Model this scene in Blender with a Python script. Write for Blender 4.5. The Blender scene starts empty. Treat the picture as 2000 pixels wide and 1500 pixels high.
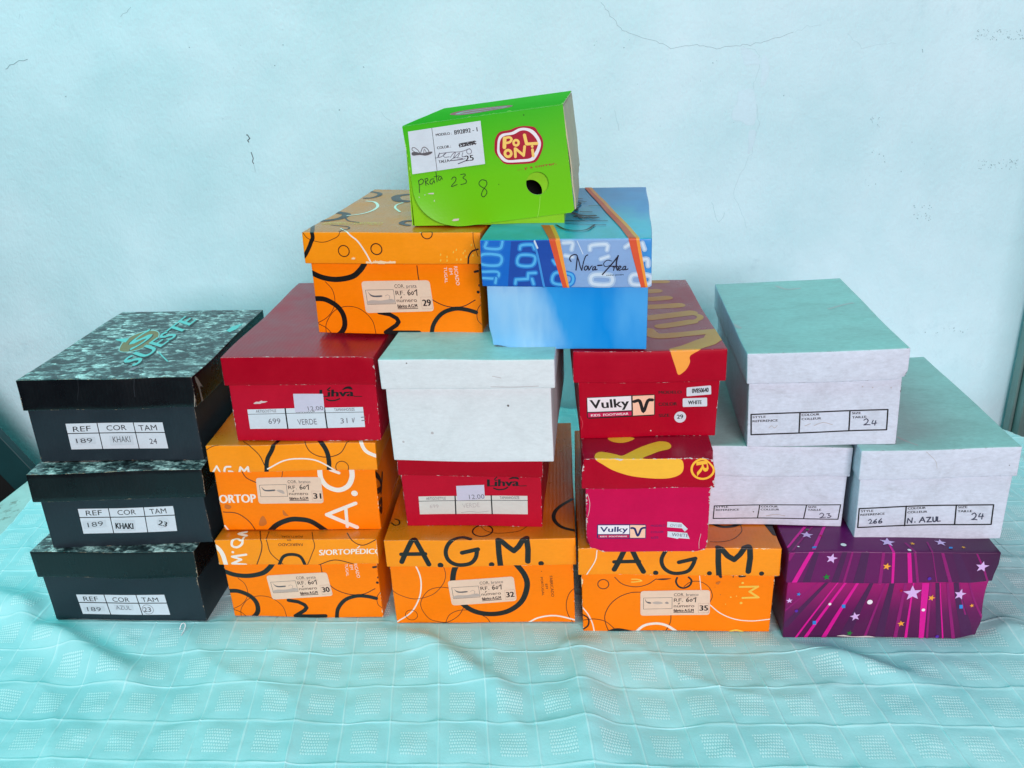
import bpy, math, random, bisect
from mathutils import Vector, Matrix, noise
from mathutils.geometry import tessellate_polygon

scene = bpy.context.scene
COL = scene.collection
CAM={'f': 1663.84648,'th': 0.38548,'rl': -0.04146,'h': 0.71034}


# ------------------------------------------------------------------ camera
cam_data = bpy.data.cameras.new('camera')
camera = bpy.data.objects.new('camera', cam_data)
COL.objects.link(camera)
th, rl = CAM['th'], CAM['rl']
fw = Vector((0, math.cos(th), -math.sin(th)))
up = Vector((0, math.sin(th), math.cos(th)))
rt = Vector((1, 0, 0))
r2 = math.cos(rl) * rt + math.sin(rl) * up
u2 = -math.sin(rl) * rt + math.cos(rl) * up
M = Matrix.Identity(4)
for i in range(3):
    M[i][0], M[i][1], M[i][2] = r2[i], u2[i], -fw[i]
M[2][3] = CAM['h']
camera.matrix_world = M
cam_data.sensor_width = 36
cam_data.lens = CAM['f'] / 2000 * 36
cam_data.clip_start = .02
cam_data.clip_end = 60
scene.camera = camera

# ------------------------------------------------------------------ world, lamps, exposure
world = bpy.data.worlds.new('World')
scene.world = world
world.use_nodes = True
bg = world.node_tree.nodes['Background']
bg.inputs['Color'].default_value = (.06, .34, .36, 1)
bg.inputs['Strength'].default_value = .07

def area(name, loc, aim, sx, sy, watt, color):
    d = bpy.data.lights.new(name, 'AREA')
    d.shape = 'RECTANGLE'; d.size = sx; d.size_y = sy; d.energy = watt; d.color = color
    o = bpy.data.objects.new(name, d)
    COL.objects.link(o)
    o.location = loc
    o.rotation_euler = (Vector(aim) - Vector(loc)).to_track_quat('-Z', 'Y').to_euler()
    return o

area('porch_daylight', (1.0, -5.0, 2.25), (.1, 1.2, .4), 3.0, 1.9, 400, (1, .825, .875))
area('teal_top_fill', (-1.3, .9, 2.6), (.1, .95, 0), 2.0, 2.0, 57, (.22, .93, .93))  # added teal overhead lamp that tints and lifts the upward faces
vs = scene.view_settings
scene.display_settings.display_device = 'sRGB'
vs.view_transform = 'Standard'
vs.look = 'None'
vs.exposure = 0
vs.gamma = 1
vs.use_curve_mapping = False
scene.cycles.diffuse_bounces = 3

GREEN_HOLE=((0.05438,-0.08415),0.01334)
BOX={'blackA': {'x': -0.50809,'y': 0.99131,'yaw': -0.04244,'W': 0.22353,'D': 0.29945,'Hb': 0.07408,'hl': 0.04101,'ov': 0.00387,'roll': 0.00782,'pitch': -0.0149,'tw': 0.00081,'sk': 9e-05,'z': 0.22317},'blackB': {'x': -0.50814,'y': 0.96704,'yaw': -0.01747,'W': 0.22277,'D': 0.29897,'Hb': 0.07179,'hl': 0.04001,'ov': 0.00501,'roll': -0.00234,'pitch': 0.00063,'tw': 5e-05,'sk': 0.00108,'z': 0.11106},'blackC': {'x': -0.53033,'y': 0.95624,'yaw': -0.08239,'W': 0.22158,'D': 0.29897,'Hb': 0.07072,'hl': 0.04006,'ov': 0.00375,'roll': 0.00295,'pitch': -0.00275,'tw': 0.0012,'sk': 0.00122,'z': 0.0},'lihvaA': {'x': -0.25778,'y': 0.96733,'yaw': -0.08433,'W': 0.18885,'D': 0.32302,'Hb': 0.07666,'hl': 0.03702,'ov': 0.00264,'roll': 0.00797,'pitch': 0.01069,'tw': 0.00033,'sk': 0.00082,'z': 0.25202},'agm31': {'x': -0.28129,'y': 0.9641,'yaw': -0.04456,'W': 0.21454,'D': 0.29578,'Hb': 0.0887,'hl': 0.03767,'ov': 0.00356,'roll': 0.0101,'pitch': -0.00111,'tw': 0.00017,'sk': 0.00037,'z': 0.12485},'agm30': {'x': -0.28722,'y': 0.94758,'yaw': -0.07308,'W': 0.21284,'D': 0.29578,'Hb': 0.08679,'hl': 0.03754,'ov': 0.00447,'roll': 0.00133,'pitch': 0.00085,'tw': -0.00022,'sk': 0.00062,'z': 0.0},'agm29': {'x': -0.13933,'y': 1.01675,'yaw': -0.16841,'W': 0.21973,'D': 0.29608,'Hb': 0.09107,'hl': 0.03883,'ov': 0.00436,'roll': 0.01398,'pitch': 0.00443,'tw': -0.00048,'sk': 0.0014,'z': 0.37109},'blue': {'x': 0.06601,'y': 0.933,'yaw': -0.14193,'W': 0.19089,'D': 0.32147,'Hb': 0.07664,'hl': 0.05358,'ov': 0.00357,'roll': -0.003,'pitch': 0.00883,'tw': 0.00088,'sk': -0.00015,'z': 0.37228},'wblank': {'x': -0.05096,'y': 0.91007,'yaw': -0.12033,'W': 0.20099,'D': 0.2865,'Hb': 0.09564,'hl': 0.03608,'ov': 0.00366,'roll': -0.00629,'pitch': 0.00139,'tw': 0.00062,'sk': 0.00072,'z': 0.24276},'lihvaB': {'x': -0.05694,'y': 0.94629,'yaw': -0.10379,'W': 0.18339,'D': 0.32189,'Hb': 0.07332,'hl': 0.03777,'ov': 0.00232,'roll': -0.00481,'pitch': 0.00218,'tw': 0.00166,'sk': 0.00143,'z': 0.13125},'agm32': {'x': -0.04881,'y': 0.91962,'yaw': -0.06384,'W': 0.24153,'D': 0.33761,'Hb': 0.09188,'hl': 0.03928,'ov': 0.00348,'roll': -0.00377,'pitch': 0.00831,'tw': 2e-05,'sk': 0.00082,'z': 0.0},'agm35': {'x': 0.19545,'y': 0.88718,'yaw': -0.07669,'W': 0.24662,'D': 0.33598,'Hb': 0.08809,'hl': 0.03917,'ov': 0.00426,'roll': -0.00529,'pitch': 0.00577,'tw': 0.00108,'sk': 0.0002,'z': 0.0},'purple': {'x': 0.44688,'y': 0.85823,'yaw': -0.07361,'W': 0.24679,'D': 0.29,'Hb': 0.08412,'hl': 0.04337,'ov': 0.00364,'roll': -0.0048,'pitch': -0.01023,'tw': 0.00064,'sk': -0.00213,'z': 0.0},'vpink': {'x': 0.15417,'y': 0.87722,'yaw': -0.07236,'W': 0.15479,'D': 0.29,'Hb': 0.09011,'hl': 0.03916,'ov': 0.00361,'roll': -0.00068,'pitch': 0.00033,'tw': 0.00187,'sk': 0.00046,'z': 0.12762},'vred': {'x': 0.16089,'y': 0.9285,'yaw': -0.04013,'W': 0.17721,'D': 0.29973,'Hb': 0.07394,'hl': 0.03897,'ov': 0.00518,'roll': 0.002,'pitch': 0.00108,'tw': 0.00187,'sk': 0.00057,'z': 0.25695},'wtop': {'x': 0.36621,'y': 0.91059,'yaw': -0.11824,'W': 0.17895,'D': 0.30743,'Hb': 0.08383,'hl': 0.03829,'ov': 0.00368,'roll': -0.03528,'pitch': -0.01075,'tw': -0.0001,'sk': -0.00083,'z': 0.24452},'w23': {'x': 0.32121,'y': 0.92396,'yaw': -0.08797,'W': 0.17298,'D': 0.3073,'Hb': 0.07207,'hl': 0.0405,'ov': 0.00307,'roll': 0.00856,'pitch': 0.00242,'tw': -0.00025,'sk': 0.00025,'z': 0.12814},'wnaz': {'x': 0.49922,'y': 0.88281,'yaw': -0.08875,'W': 0.18037,'D': 0.30809,'Hb': 0.08522,'hl': 0.03819,'ov': 0.00269,'roll': -0.02624,'pitch': -0.01126,'tw': 0.00147,'sk': -0.00289,'z': 0.12559}}
GREEN_LID={'x': -0.0221,'y': 1.0247,'z': 0.6297,'yaw': -0.1162,'roll': -0.0988,'pitch': -0.0057,'W': 0.1881,'D': 0.2722,'H': 0.1239}
GREEN_BODY={'x': -0.0216,'y': 1.0257,'z': 0.5029,'yaw': -0.1209,'W': 0.1855,'D': 0.262,'H': 0.113}
WALL_AT=[0.108,1.613,0.0]
WALL_YAW=-0.11
MISC={'frame': [(0.86537,0.17624),(0.85927,-0.03889),(0.88505,-0.04322),(0.89888,-0.04538),(0.87817,0.10403)],'board': [[-1.05473,1.6,0.00042],[-1.00926,1.6,-0.07852],[-1.07796,1.6,-0.08736],[-1.06245,1.6,-0.11847]]}
FOLDS=[([(-0.7772,1.03317),(-0.68357,0.97997),(-0.60713,0.9232),(-0.5398,0.87718),(-0.48903,0.84788)],0.012,0.028),([(-0.64372,1.00025),(-0.5762,0.92955),(-0.49984,0.87474)],-0.006,0.02),([(-0.1749,0.92261),(-0.11764,0.8782),(-0.07678,0.8322),(-0.02108,0.78195)],0.008,0.022),([(0.07654,0.8828),(0.07045,0.80382),(0.06929,0.73079),(0.07164,0.67344)],0.008,0.03),([(0.32261,0.8721),(0.35158,0.84305),(0.40004,0.80607),(0.45769,0.77239)],0.007,0.02),([(0.56836,0.95226),(0.58089,0.89628),(0.60278,0.86409),(0.63557,0.83285)],0.007,0.03),([(-0.48183,0.9132),(-0.4333,0.83371),(-0.39994,0.75676)],-0.005,0.05),([(0.17161,0.82443),(0.16209,0.74096),(0.15389,0.66914)],-0.003,0.05),([(-0.25529,0.91941),(-0.22478,0.82134),(-0.21916,0.72417)],-0.003,0.05)]
PRINTS={
('blackA','lid','F'):[
 ('ps',[(-0.03265,0.23099),(-0.04185,0.26338),(-0.04209,0.29384),(-0.03242,0.31286),(-0.01834,0.31545),(-0.00564,0.30022),(0.00289,0.27149),(0.00355,0.24164),(-0.00286,0.22167),(-0.01401,0.21389),(-0.02487,0.21791)],'logo_edge'),
 ('ps',[(-0.03135,0.23091),(-0.03969,0.26071),(-0.04014,0.2903),(-0.03084,0.30925),(-0.01743,0.31186),(-0.0065,0.29913),(0.00068,0.27421),(0.00171,0.24457),(-0.00425,0.22482),(-0.01543,0.21701),(-0.02523,0.22063)],'brown'),
 ('t','S',(-0.01038,0.21704),(-0.0062,0.28208),(-0.03545,0.26552),'grey_ink',1),
 ('t','S',(-0.01113,0.22047),(-0.00947,0.28529),(-0.03366,0.26468),'aqua',1),
 ('t','SUESTE',(0.02657,0.15108),(0.03073,0.35704),(-0.00336,0.17432),'dark_ink',1),
 ('t','SUESTE',(0.02307,0.15796),(0.02551,0.36161),(-0.00456,0.1788),'aqua',1),
 ('l',[(0.03032,0.2126),(0.05737,0.17529)],0.00203,'aqua'),
 ('p',[(0.02304,0.15492),(0.03098,0.15753),(0.02666,0.14327),(0.01965,0.14008)],'pinkish'),
 ('p',[(0.09115,0.30534),(0.09295,0.32489),(0.10473,0.34106),(0.10444,0.31224),(0.09901,0.29634)],'aqua'),
 ('p',[(-0.05862,0.27543),(-0.04053,0.27983),(-0.03593,0.25939),(-0.05144,0.26763)],'aqua'),
 ('l',[(0.11394,0.11521),(0.11318,0.10602),(0.11169,0.09071),(0.1095,0.0733)],0.00091,'torn'),
 ('s',[(0.04049,0.11507),(0.03791,0.10367),(0.03701,0.0906)],0.0009,'crease'),
 ('s',[(-0.03167,0.11459),(-0.03369,0.10122),(-0.03792,0.08776)],0.00055,'crease'),
],
('blackA','lid','R'):[
 ('ps',[(0.00387,0.11299),(0.01121,0.10789),(0.01961,0.09591),(0.02274,0.09174),(0.01515,0.09474),(0.01819,0.07583),(0.02112,0.06767),(0.01411,0.07001),(0.01076,0.09258),(0.00528,0.10536)],'torn'),
],
('lihvaA','body','F'):[
 ('p',[(-0.06322,0.05201),(-0.05964,0.05422),(-0.05579,0.05394),(-0.05269,0.0556),(-0.05074,0.05477),(-0.04469,0.05449),(-0.04817,0.05283),(-0.05279,0.05228),(-0.05488,0.05131),(-0.0627,0.05117)],'chip'),
 ('t','Lihva',(0.02166,0.05965),(0.06302,0.06097),(0.02288,0.06975),'ink',2),
 ('l',[(0.03186,0.06919),(0.03552,0.07217)],0.0015,'ink'),
 ('s',[(0.02936,0.05662),(0.03325,0.05483),(0.04035,0.05538),(0.04531,0.05743)],0.00178,'ink'),
 ('ps',[(0.04992,0.06916),(0.05417,0.07322),(0.06061,0.07415),(0.06292,0.06968),(0.05673,0.07104)],'ink'),
 ('l',[(0.06401,0.06069),(0.07319,0.06095)],0.00096,'ink'),
 ('s',[(0.07993,0.03645),(0.07806,0.0239)],0.00051,'crease_red'),
],
('lihvaB','body','F'):[
 ('t','Lihva',(0.02046,0.05758),(0.06031,0.05883),(0.02104,0.0682),'ink',2),
 ('l',[(0.0297,0.06783),(0.03292,0.0709)],0.00151,'ink'),
 ('s',[(0.02813,0.05516),(0.03384,0.05315),(0.04205,0.05422),(0.04596,0.0567)],0.00184,'ink'),
 ('ps',[(0.04756,0.06792),(0.05239,0.07139),(0.05906,0.07202),(0.06105,0.06799),(0.05535,0.06917)],'ink'),
 ('l',[(0.06158,0.05884),(0.07023,0.05929)],0.00102,'ink'),
],
('wblank','body','F'):[
 ('d',(0.04626,0.07361),0.00134,'stain_dark'),
 ('d',(-0.04666,0.03787),0.00173,'stain'),
 ('d',(-0.08258,0.02535),0.0014,'stain'),
],
('wblank','lid','F'):[
 ('d',(-0.06788,0.12726),0.00084,'stain_dark'),
 ('s',[(0.02747,0.09815),(0.05223,0.09757),(0.08183,0.09859)],0.00071,'stain'),
 ('s',[(0.02984,0.1114),(0.03961,0.10926)],0.00071,'stain'),
],
('agm29','body','F'):[
 ('s',[(-0.11224,0.08085),(-0.10588,0.07726),(-0.09222,0.07156),(-0.07438,0.06965),(-0.05451,0.07367),(-0.04329,0.08192),(-0.0366,0.09002)],0.00683,'ink_o'),
 ('s',[(-0.08979,0.06641),(-0.08189,0.05612),(-0.08022,0.04111),(-0.08492,0.02885),(-0.09363,0.01944),(-0.10515,0.01298)],0.00074,'ink_o'),
 ('s',[(-0.11073,0.04349),(-0.10453,0.04422),(-0.09242,0.04342),(-0.07882,0.03584),(-0.0712,0.02459),(-0.07051,0.01078),(-0.07565,0.00135),(-0.08405,-0.00512)],0.00649,'ink_o'),
 ('s',[(-0.09593,-0.00076),(-0.09451,0.01171),(-0.08696,0.02421),(-0.07855,0.03128),(-0.06445,0.0354),(-0.04816,0.03198),(-0.03439,0.01785),(-0.0309,-0.00207)],0.00074,'ink_o'),
 ('s',[(-0.10453,0.01176),(-0.09436,0.00629),(-0.08758,-0.00209)],0.00082,'ink_o'),
 ('s',[(0.0298,0.08953),(0.03072,0.07145),(0.03566,0.05837),(0.04587,0.04677),(0.06366,0.039),(0.08259,0.03942),(0.09887,0.04788)],0.00107,'ink_o'),
 ('t','RICADO',(0.07506,0.08947),(0.07671,0.06615),(0.07962,0.08954),'white_o',0),
 ('t','EM',(0.06891,0.0868),(0.06965,0.07934),(0.07293,0.08715),'white_o',0),
 ('t','TUGAL',(0.06285,0.08858),(0.06273,0.06881),(0.06672,0.08863),'white_o',0),
 ('l',[(0.10038,0.08299),(0.10895,0.08455)],0.00284,'ink_o'),
 ('d',(0.10317,0.05792),0.00186,'ink_o'),
 ('d',(0.10537,0.06624),0.00157,'ink_o'),
 ('l',[(-0.02438,0.02874),(-0.01108,0.02648),(-0.0025,0.02168),(-0.00046,0.01717),(-0.00398,0.01251),(-0.01836,0.00261)],0.00534,'ink_o'),
 ('l',[(-0.01836,0.00261),(0.02456,0.00378)],0.00525,'ink_o'),
 ('s',[(0.03951,-0.00239),(0.04389,0.01527),(0.05582,0.02987),(0.07225,0.03622),(0.08675,0.03551),(0.09892,0.03222)],0.00524,'ink_o'),
 ('s',[(0.10885,0.04589),(0.10126,0.03613),(0.10026,0.02271),(0.10761,0.0142)],0.00072,'ink_o'),
],
('agm30','body','F'):[
 ('s',[(-0.10846,0.07705),(-0.10232,0.07363),(-0.08912,0.06819),(-0.07188,0.06637),(-0.05268,0.0702),(-0.04183,0.07807),(-0.03537,0.08579)],0.00683,'ink_o'),
 ('s',[(-0.08677,0.06329),(-0.07914,0.05348),(-0.07752,0.03918),(-0.08206,0.02749),(-0.09048,0.01853),(-0.10161,0.01237)],0.00074,'ink_o'),
 ('s',[(-0.10701,0.04144),(-0.10101,0.04214),(-0.08931,0.04138),(-0.07617,0.03415),(-0.0688,0.02343),(-0.06814,0.01027),(-0.07311,0.00129),(-0.08122,-0.00488)],0.00649,'ink_o'),
 ('s',[(-0.0927,-0.00072),(-0.09133,0.01116),(-0.08403,0.02307),(-0.07591,0.02981),(-0.06228,0.03373),(-0.04654,0.03048),(-0.03323,0.01701),(-0.02986,-0.00197)],0.00074,'ink_o'),
 ('s',[(-0.10101,0.01121),(-0.09119,0.00599),(-0.08463,-0.00199)],0.00082,'ink_o'),
 ('s',[(0.0288,0.08532),(0.02969,0.06809),(0.03446,0.05562),(0.04433,0.04457),(0.06152,0.03717),(0.07981,0.03757),(0.09554,0.04563)],0.00107,'ink_o'),
 ('t','RICADO',(0.07254,0.08526),(0.07413,0.06304),(0.07694,0.08533),'white_o',0),
 ('t','EM',(0.06659,0.08272),(0.06731,0.07561),(0.07048,0.08305),'white_o',0),
 ('t','TUGAL',(0.06074,0.08441),(0.06062,0.06557),(0.06448,0.08446),'white_o',0),
 ('l',[(0.097,0.07909),(0.10529,0.08057)],0.00284,'ink_o'),
 ('d',(0.0997,0.0552),0.00186,'ink_o'),
 ('d',(0.10183,0.06312),0.00157,'ink_o'),
 ('l',[(-0.02356,0.02739),(-0.01071,0.02523),(-0.00242,0.02066),(-0.00044,0.01636),(-0.00385,0.01192),(-0.01774,0.00249)],0.00534,'ink_o'),
 ('l',[(-0.01774,0.00249),(0.02373,0.0036)],0.00525,'ink_o'),
 ('s',[(0.03818,-0.00228),(0.04241,0.01455),(0.05394,0.02846),(0.06982,0.03452),(0.08383,0.03384),(0.09559,0.0307)],0.00524,'ink_o'),
 ('s',[(0.10519,0.04373),(0.09785,0.03443),(0.09689,0.02164),(0.10399,0.01353)],0.00072,'ink_o'),
],
('agm29','lid','F'):[
 ('s',[(-0.11053,0.16885),(-0.09681,0.1298),(-0.0994,0.11697),(-0.10786,0.10249),(-0.11289,0.09808)],0.00498,'ink_o'),
 ('s',[(-0.1151,0.14177),(-0.10737,0.12801),(-0.10077,0.12153),(-0.08525,0.11783),(-0.07162,0.12124),(-0.06174,0.12869),(-0.06457,0.15019)],0.00074,'ink_o'),
 ('ring',(-0.05803,0.10698),0.00677,0.00118,'ink_o'),
 ('ring',(-0.01734,0.1096),0.00668,0.00131,'ink_o'),
 ('ring',(0.04544,0.12891),0.00651,0.00113,'ink_o'),
 ('s',[(-0.0675,0.15009),(-0.05039,0.1285),(-0.03971,0.119),(-0.03086,0.10488),(-0.02507,0.09175)],0.00181,'white_o'),
 ('s',[(0.09385,0.09202),(0.09496,0.10079),(0.09946,0.10717),(0.10657,0.10963)],0.00192,'ink_o'),
 ('s',[(0.10115,0.12981),(0.1016,0.11765),(0.10621,0.10094)],0.0007,'ink_o'),
 ('s',[(-0.10904,0.4046),(-0.0925,0.39194),(-0.08697,0.3709),(-0.09316,0.35405),(-0.10215,0.35209)],0.00761,'ink_o'),
 ('s',[(-0.1133,0.25768),(-0.09548,0.24628),(-0.0894,0.2333),(-0.08976,0.21375),(-0.09934,0.20101),(-0.10985,0.19563)],0.01169,'ink_o'),
 ('s',[(-0.04713,0.37605),(-0.05673,0.36654),(-0.05574,0.35086),(-0.04648,0.33034),(-0.03275,0.32353)],0.01286,'ink_o'),
 ('s',[(-0.09235,0.32963),(-0.07769,0.32105),(-0.06385,0.29138),(-0.06288,0.26284),(-0.07056,0.24147),(-0.08626,0.2311)],0.00403,'white_o'),
 ('s',[(-0.03538,0.31481),(-0.03961,0.30024),(-0.03569,0.27958),(-0.02155,0.25356)],0.00303,'white_o'),
 ('s',[(-0.08583,0.21831),(-0.07226,0.19463),(-0.05465,0.18317)],0.00239,'ink_o'),
 ('s',[(-0.08647,0.16965),(-0.06356,0.16024),(-0.05607,0.14917),(-0.06332,0.13394)],0.00229,'ink_o'),
 ('t','S/ORTOPEDICO  S/ORTOPEDICO',(-0.1005,0.17263),(-0.02216,0.16841),(-0.10031,0.18664),'yellow_o',0),
 ('s',[(0.00866,0.19711),(0.00176,0.19196),(0.00148,0.17943),(0.01235,0.16957)],0.00738,'ink_o'),
 ('p',[(-0.03207,0.09208),(-0.03124,0.09469),(-0.02097,0.09339),(-0.01348,0.09565),(-0.00633,0.09417),(0.00462,0.09504),(0.00443,0.0926)],'chip_o'),
 ('p',[(-0.02321,0.09293),(-0.02239,0.09553),(-0.02135,0.09411),(-0.01998,0.09628),(-0.01896,0.09471),(-0.01714,0.09546),(-0.01736,0.09301)],'chip_o'),
 ('p',[(-0.01751,0.09128),(-0.0167,0.09388),(-0.01478,0.09247),(-0.01284,0.09465),(-0.01123,0.0931),(-0.00854,0.09385),(-0.00875,0.09141)],'chip_o'),
 ('p',[(-0.00869,0.09213),(-0.00789,0.09472),(-0.00466,0.09333),(-0.00186,0.09552),(0.00062,0.09398),(0.0046,0.09475),(0.0044,0.09231)],'chip_o'),
 ('p',[(-0.04922,0.09689),(-0.04837,0.0995),(-0.04778,0.09807),(-0.04668,0.10024),(-0.04596,0.09867),(-0.04456,0.0994),(-0.0448,0.09695)],'chip_o'),
 ('p',[(0.06053,0.10486),(0.0616,0.10375),(0.06104,0.10148),(0.05951,0.10203)],'yellow_o'),
 ('p',[(0.06818,0.10214),(0.06925,0.10102),(0.0687,0.09875),(0.06717,0.0993)],'yellow_o'),
 ('p',[(0.07627,0.10787),(0.07735,0.10676),(0.0768,0.1045),(0.07528,0.10505)],'yellow_o'),
 ('p',[(0.07995,0.11072),(0.08102,0.10961),(0.08048,0.10736),(0.07896,0.1079)],'yellow_o'),
 ('p',[(0.08819,0.10661),(0.08927,0.1055),(0.08874,0.10324),(0.08721,0.10379)],'yellow_o'),
 ('p',[(0.09044,0.10944),(0.09151,0.10833),(0.09098,0.10608),(0.08946,0.10663)],'yellow_o'),
 ('p',[(0.09847,0.1165),(0.09954,0.1154),(0.09903,0.11317),(0.09751,0.11371)],'yellow_o'),
 ('p',[(0.06011,0.09779),(0.06119,0.09667),(0.06063,0.09439),(0.05909,0.09493)],'yellow_o'),
 ('p',[(0.06793,0.09761),(0.069,0.09649),(0.06845,0.09421),(0.06691,0.09476)],'yellow_o'),
 ('p',[(0.08004,0.09876),(0.08112,0.09765),(0.08058,0.09537),(0.07905,0.09592)],'yellow_o'),
 ('p',[(0.08499,0.09883),(0.08607,0.09771),(0.08553,0.09544),(0.084,0.09599)],'yellow_o'),
 ('p',[(0.09152,0.10244),(0.09259,0.10132),(0.09206,0.09906),(0.09054,0.09961)],'yellow_o'),
 ('p',[(0.10002,0.10395),(0.1011,0.10284),(0.10058,0.10058),(0.09906,0.10113)],'yellow_o'),
],
('agm31','lid','F'):[
 ('s',[(-0.03557,0.0854),(-0.03177,0.10618),(-0.02232,0.12351),(-0.01686,0.14773)],0.0054,'ink_o'),
 ('s',[(0.02491,0.14648),(0.03607,0.13134),(0.04436,0.11543),(0.04648,0.10099),(0.04502,0.08437)],0.00601,'ink_o'),
 ('s',[(-0.06299,0.13843),(-0.04998,0.12492),(-0.04059,0.11249),(-0.03544,0.09585)],0.00104,'ink_o'),
 ('s',[(-0.03298,0.09332),(-0.01191,0.10384),(0.00703,0.10607),(0.03079,0.10224),(0.05791,0.08587)],0.00185,'white_o'),
 ('d',(0.05847,0.08587),0.00336,'white_o'),
 ('s',[(0.01644,0.13191),(0.02388,0.11469),(0.04062,0.10685),(0.06155,0.11171),(0.07334,0.13026)],0.00105,'ink_o'),
 ('ring',(0.06294,0.0929),0.00819,0.00093,'ink_o'),
 ('s',[(0.08738,0.13403),(0.09432,0.11577),(0.10926,0.10737)],0.00467,'white_o'),
 ('l',[(-0.10467,0.08629),(-0.09679,0.0977),(-0.09298,0.08614)],0.00217,'white_o'),
 ('s',[(-0.07943,0.09684),(-0.08575,0.09609),(-0.08815,0.08922),(-0.0852,0.08393),(-0.0778,0.08909),(-0.08234,0.0902)],0.00254,'white_o'),
 ('l',[(-0.07037,0.08585),(-0.06692,0.09626),(-0.0631,0.09036),(-0.05748,0.09656),(-0.05757,0.08568)],0.00253,'white_o'),
 ('s',[(-0.10823,0.11958),(-0.1003,0.1246),(-0.0911,0.1275)],0.00075,'ink_o'),
],
('agm31','body','F'):[
 ('t','ORTOP',(-0.10329,0.0411),(-0.05659,0.041),(-0.10256,0.05408),'white_o',1),
 ('l',[(0.07453,0.03949),(0.03511,0.02253)],0.005,'white_o'),
 ('l',[(0.03511,0.02253),(0.07255,0.0034)],0.00536,'white_o'),
 ('l',[(0.06112,0.03314),(0.06014,0.00464)],0.00425,'white_o'),
 ('d',(0.07467,0.05454),0.00416,'white_o'),
 ('s',[(0.03331,0.091),(0.03352,0.07629),(0.0407,0.06455),(0.05435,0.05948),(0.06723,0.06529),(0.07377,0.07789),(0.07445,0.09046)],0.00651,'white_o'),
 ('s',[(0.05791,0.0844),(0.04712,0.08873)],0.00384,'white_o'),
 ('s',[(-0.06874,0.08813),(-0.06369,0.07752),(-0.0515,0.06994)],0.00105,'ink_o'),
 ('s',[(-0.01557,0.08639),(-0.01832,0.07695),(-0.0254,0.06643)],0.00074,'ink_o'),
 ('s',[(-0.10097,0.02776),(-0.08304,0.02493),(-0.06937,0.01265),(-0.06191,-0.003)],0.00113,'ink_o'),
 ('s',[(-0.10232,0.00679),(-0.09777,-0.00151)],0.00222,'white_o'),
 ('s',[(-0.04651,-0.00427),(-0.03321,0.00784),(-0.01681,0.01496),(-0.00318,0.01592),(0.01373,0.01221),(0.03411,-0.00398)],0.00704,'ink_o'),
 ('ps',[(-0.05296,0.0191),(-0.04895,0.02015),(-0.04646,0.01019),(-0.05288,0.00582),(-0.05742,0.00809)],'stain_o'),
 ('ps',[(-0.0226,0.02973),(-0.01851,0.02421),(-0.01605,0.02089),(-0.02264,0.02207)],'stain_o'),
 ('ps',[(-0.09626,0.03928),(-0.08908,0.03593),(-0.09264,0.03161),(-0.09807,0.03385)],'stain_o'),
],
('agm31','body','R'):[
 ('s',[(-0.00062,0.08204),(0.01976,0.06471),(0.026,0.04829),(-0.00224,0.05759)],0.00779,'ink_o'),
 ('s',[(0.0382,0.06129),(0.0208,0.04465)],0.00807,'ink_o'),
 ('s',[(0.00538,0.03603),(0.01829,0.03295),(0.01231,0.02104),(0.00456,0.0278)],0.00806,'ink_o'),
],
('agm30','lid','F'):[
 ('s',[(-0.11159,0.11823),(-0.10455,0.11377),(-0.09942,0.1037),(-0.09717,0.08562)],0.00585,'white_o'),
 ('s',[(-0.06967,0.1297),(-0.07088,0.11933),(-0.0782,0.11378),(-0.08466,0.116),(-0.08298,0.12377),(-0.07743,0.12692),(-0.07269,0.12377)],0.00301,'white_o'),
 ('d',(-0.08527,0.1064),0.00176,'white_o'),
 ('l',[(-0.0683,0.1026),(-0.08736,0.09966),(-0.07594,0.09517),(-0.08868,0.08927),(-0.0707,0.08749)],0.00305,'white_o'),
 ('s',[(-0.07139,0.14275),(-0.07897,0.13921),(-0.06824,0.1339)],0.00463,'white_o'),
 ('s',[(-0.05329,0.1445),(-0.04522,0.11711),(-0.05665,0.0857)],0.00128,'ink_o'),
 ('s',[(-0.0409,0.1427),(-0.03775,0.12044),(-0.03499,0.10375),(-0.0207,0.08803)],0.00104,'ink_o'),
 ('s',[(0.01778,0.14259),(0.02556,0.11822),(0.02011,0.10268),(0.01227,0.08696)],0.00094,'ink_o'),
 ('t','FABRICADO',(0.00971,0.1191),(-0.02313,0.11866),(0.00916,0.1149),'ink_o',0),
 ('t','EM',(-0.00522,0.12513),(-0.01003,0.12513),(-0.0053,0.12197),'ink_o',0),
 ('t','PORTUGAL',(0.00786,0.1331),(-0.02101,0.13244),(0.00917,0.12857),'ink_o',0),
 ('s',[(-0.02705,0.08462),(-0.01917,0.09884),(-0.00796,0.10265),(0.00419,0.09931),(0.01003,0.0847)],0.00431,'ink_o'),
 ('s',[(0.06565,0.13897),(0.07609,0.12151),(0.08879,0.11535),(0.10581,0.12369)],0.00112,'ink_o'),
 ('t','S/ORTOPEDICO',(0.03018,0.10135),(0.11137,0.10254),(0.03104,0.10981),'white_o',1),
 ('l',[(0.08111,0.11138),(0.08406,0.11403)],0.00119,'white_o'),
 ('s',[(0.02681,0.08676),(0.04993,0.09377),(0.07424,0.08685)],0.00109,'ink_o'),
],
('agm32','lid','F'):[
 ('s',[(-0.10036,0.09957),(-0.09386,0.11323),(-0.08558,0.12912),(-0.08176,0.13406),(-0.07761,0.12665),(-0.07192,0.113),(-0.06503,0.09647)],0.00667,'ink_o'),
 ('l',[(-0.10001,0.11072),(-0.0686,0.11168)],0.00547,'ink_o'),
 ('d',(-0.04997,0.09535),0.00385,'ink_o'),
 ('d',(0.01444,0.09473),0.00355,'ink_o'),
 ('d',(0.0764,0.0951),0.00353,'ink_o'),
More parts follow.
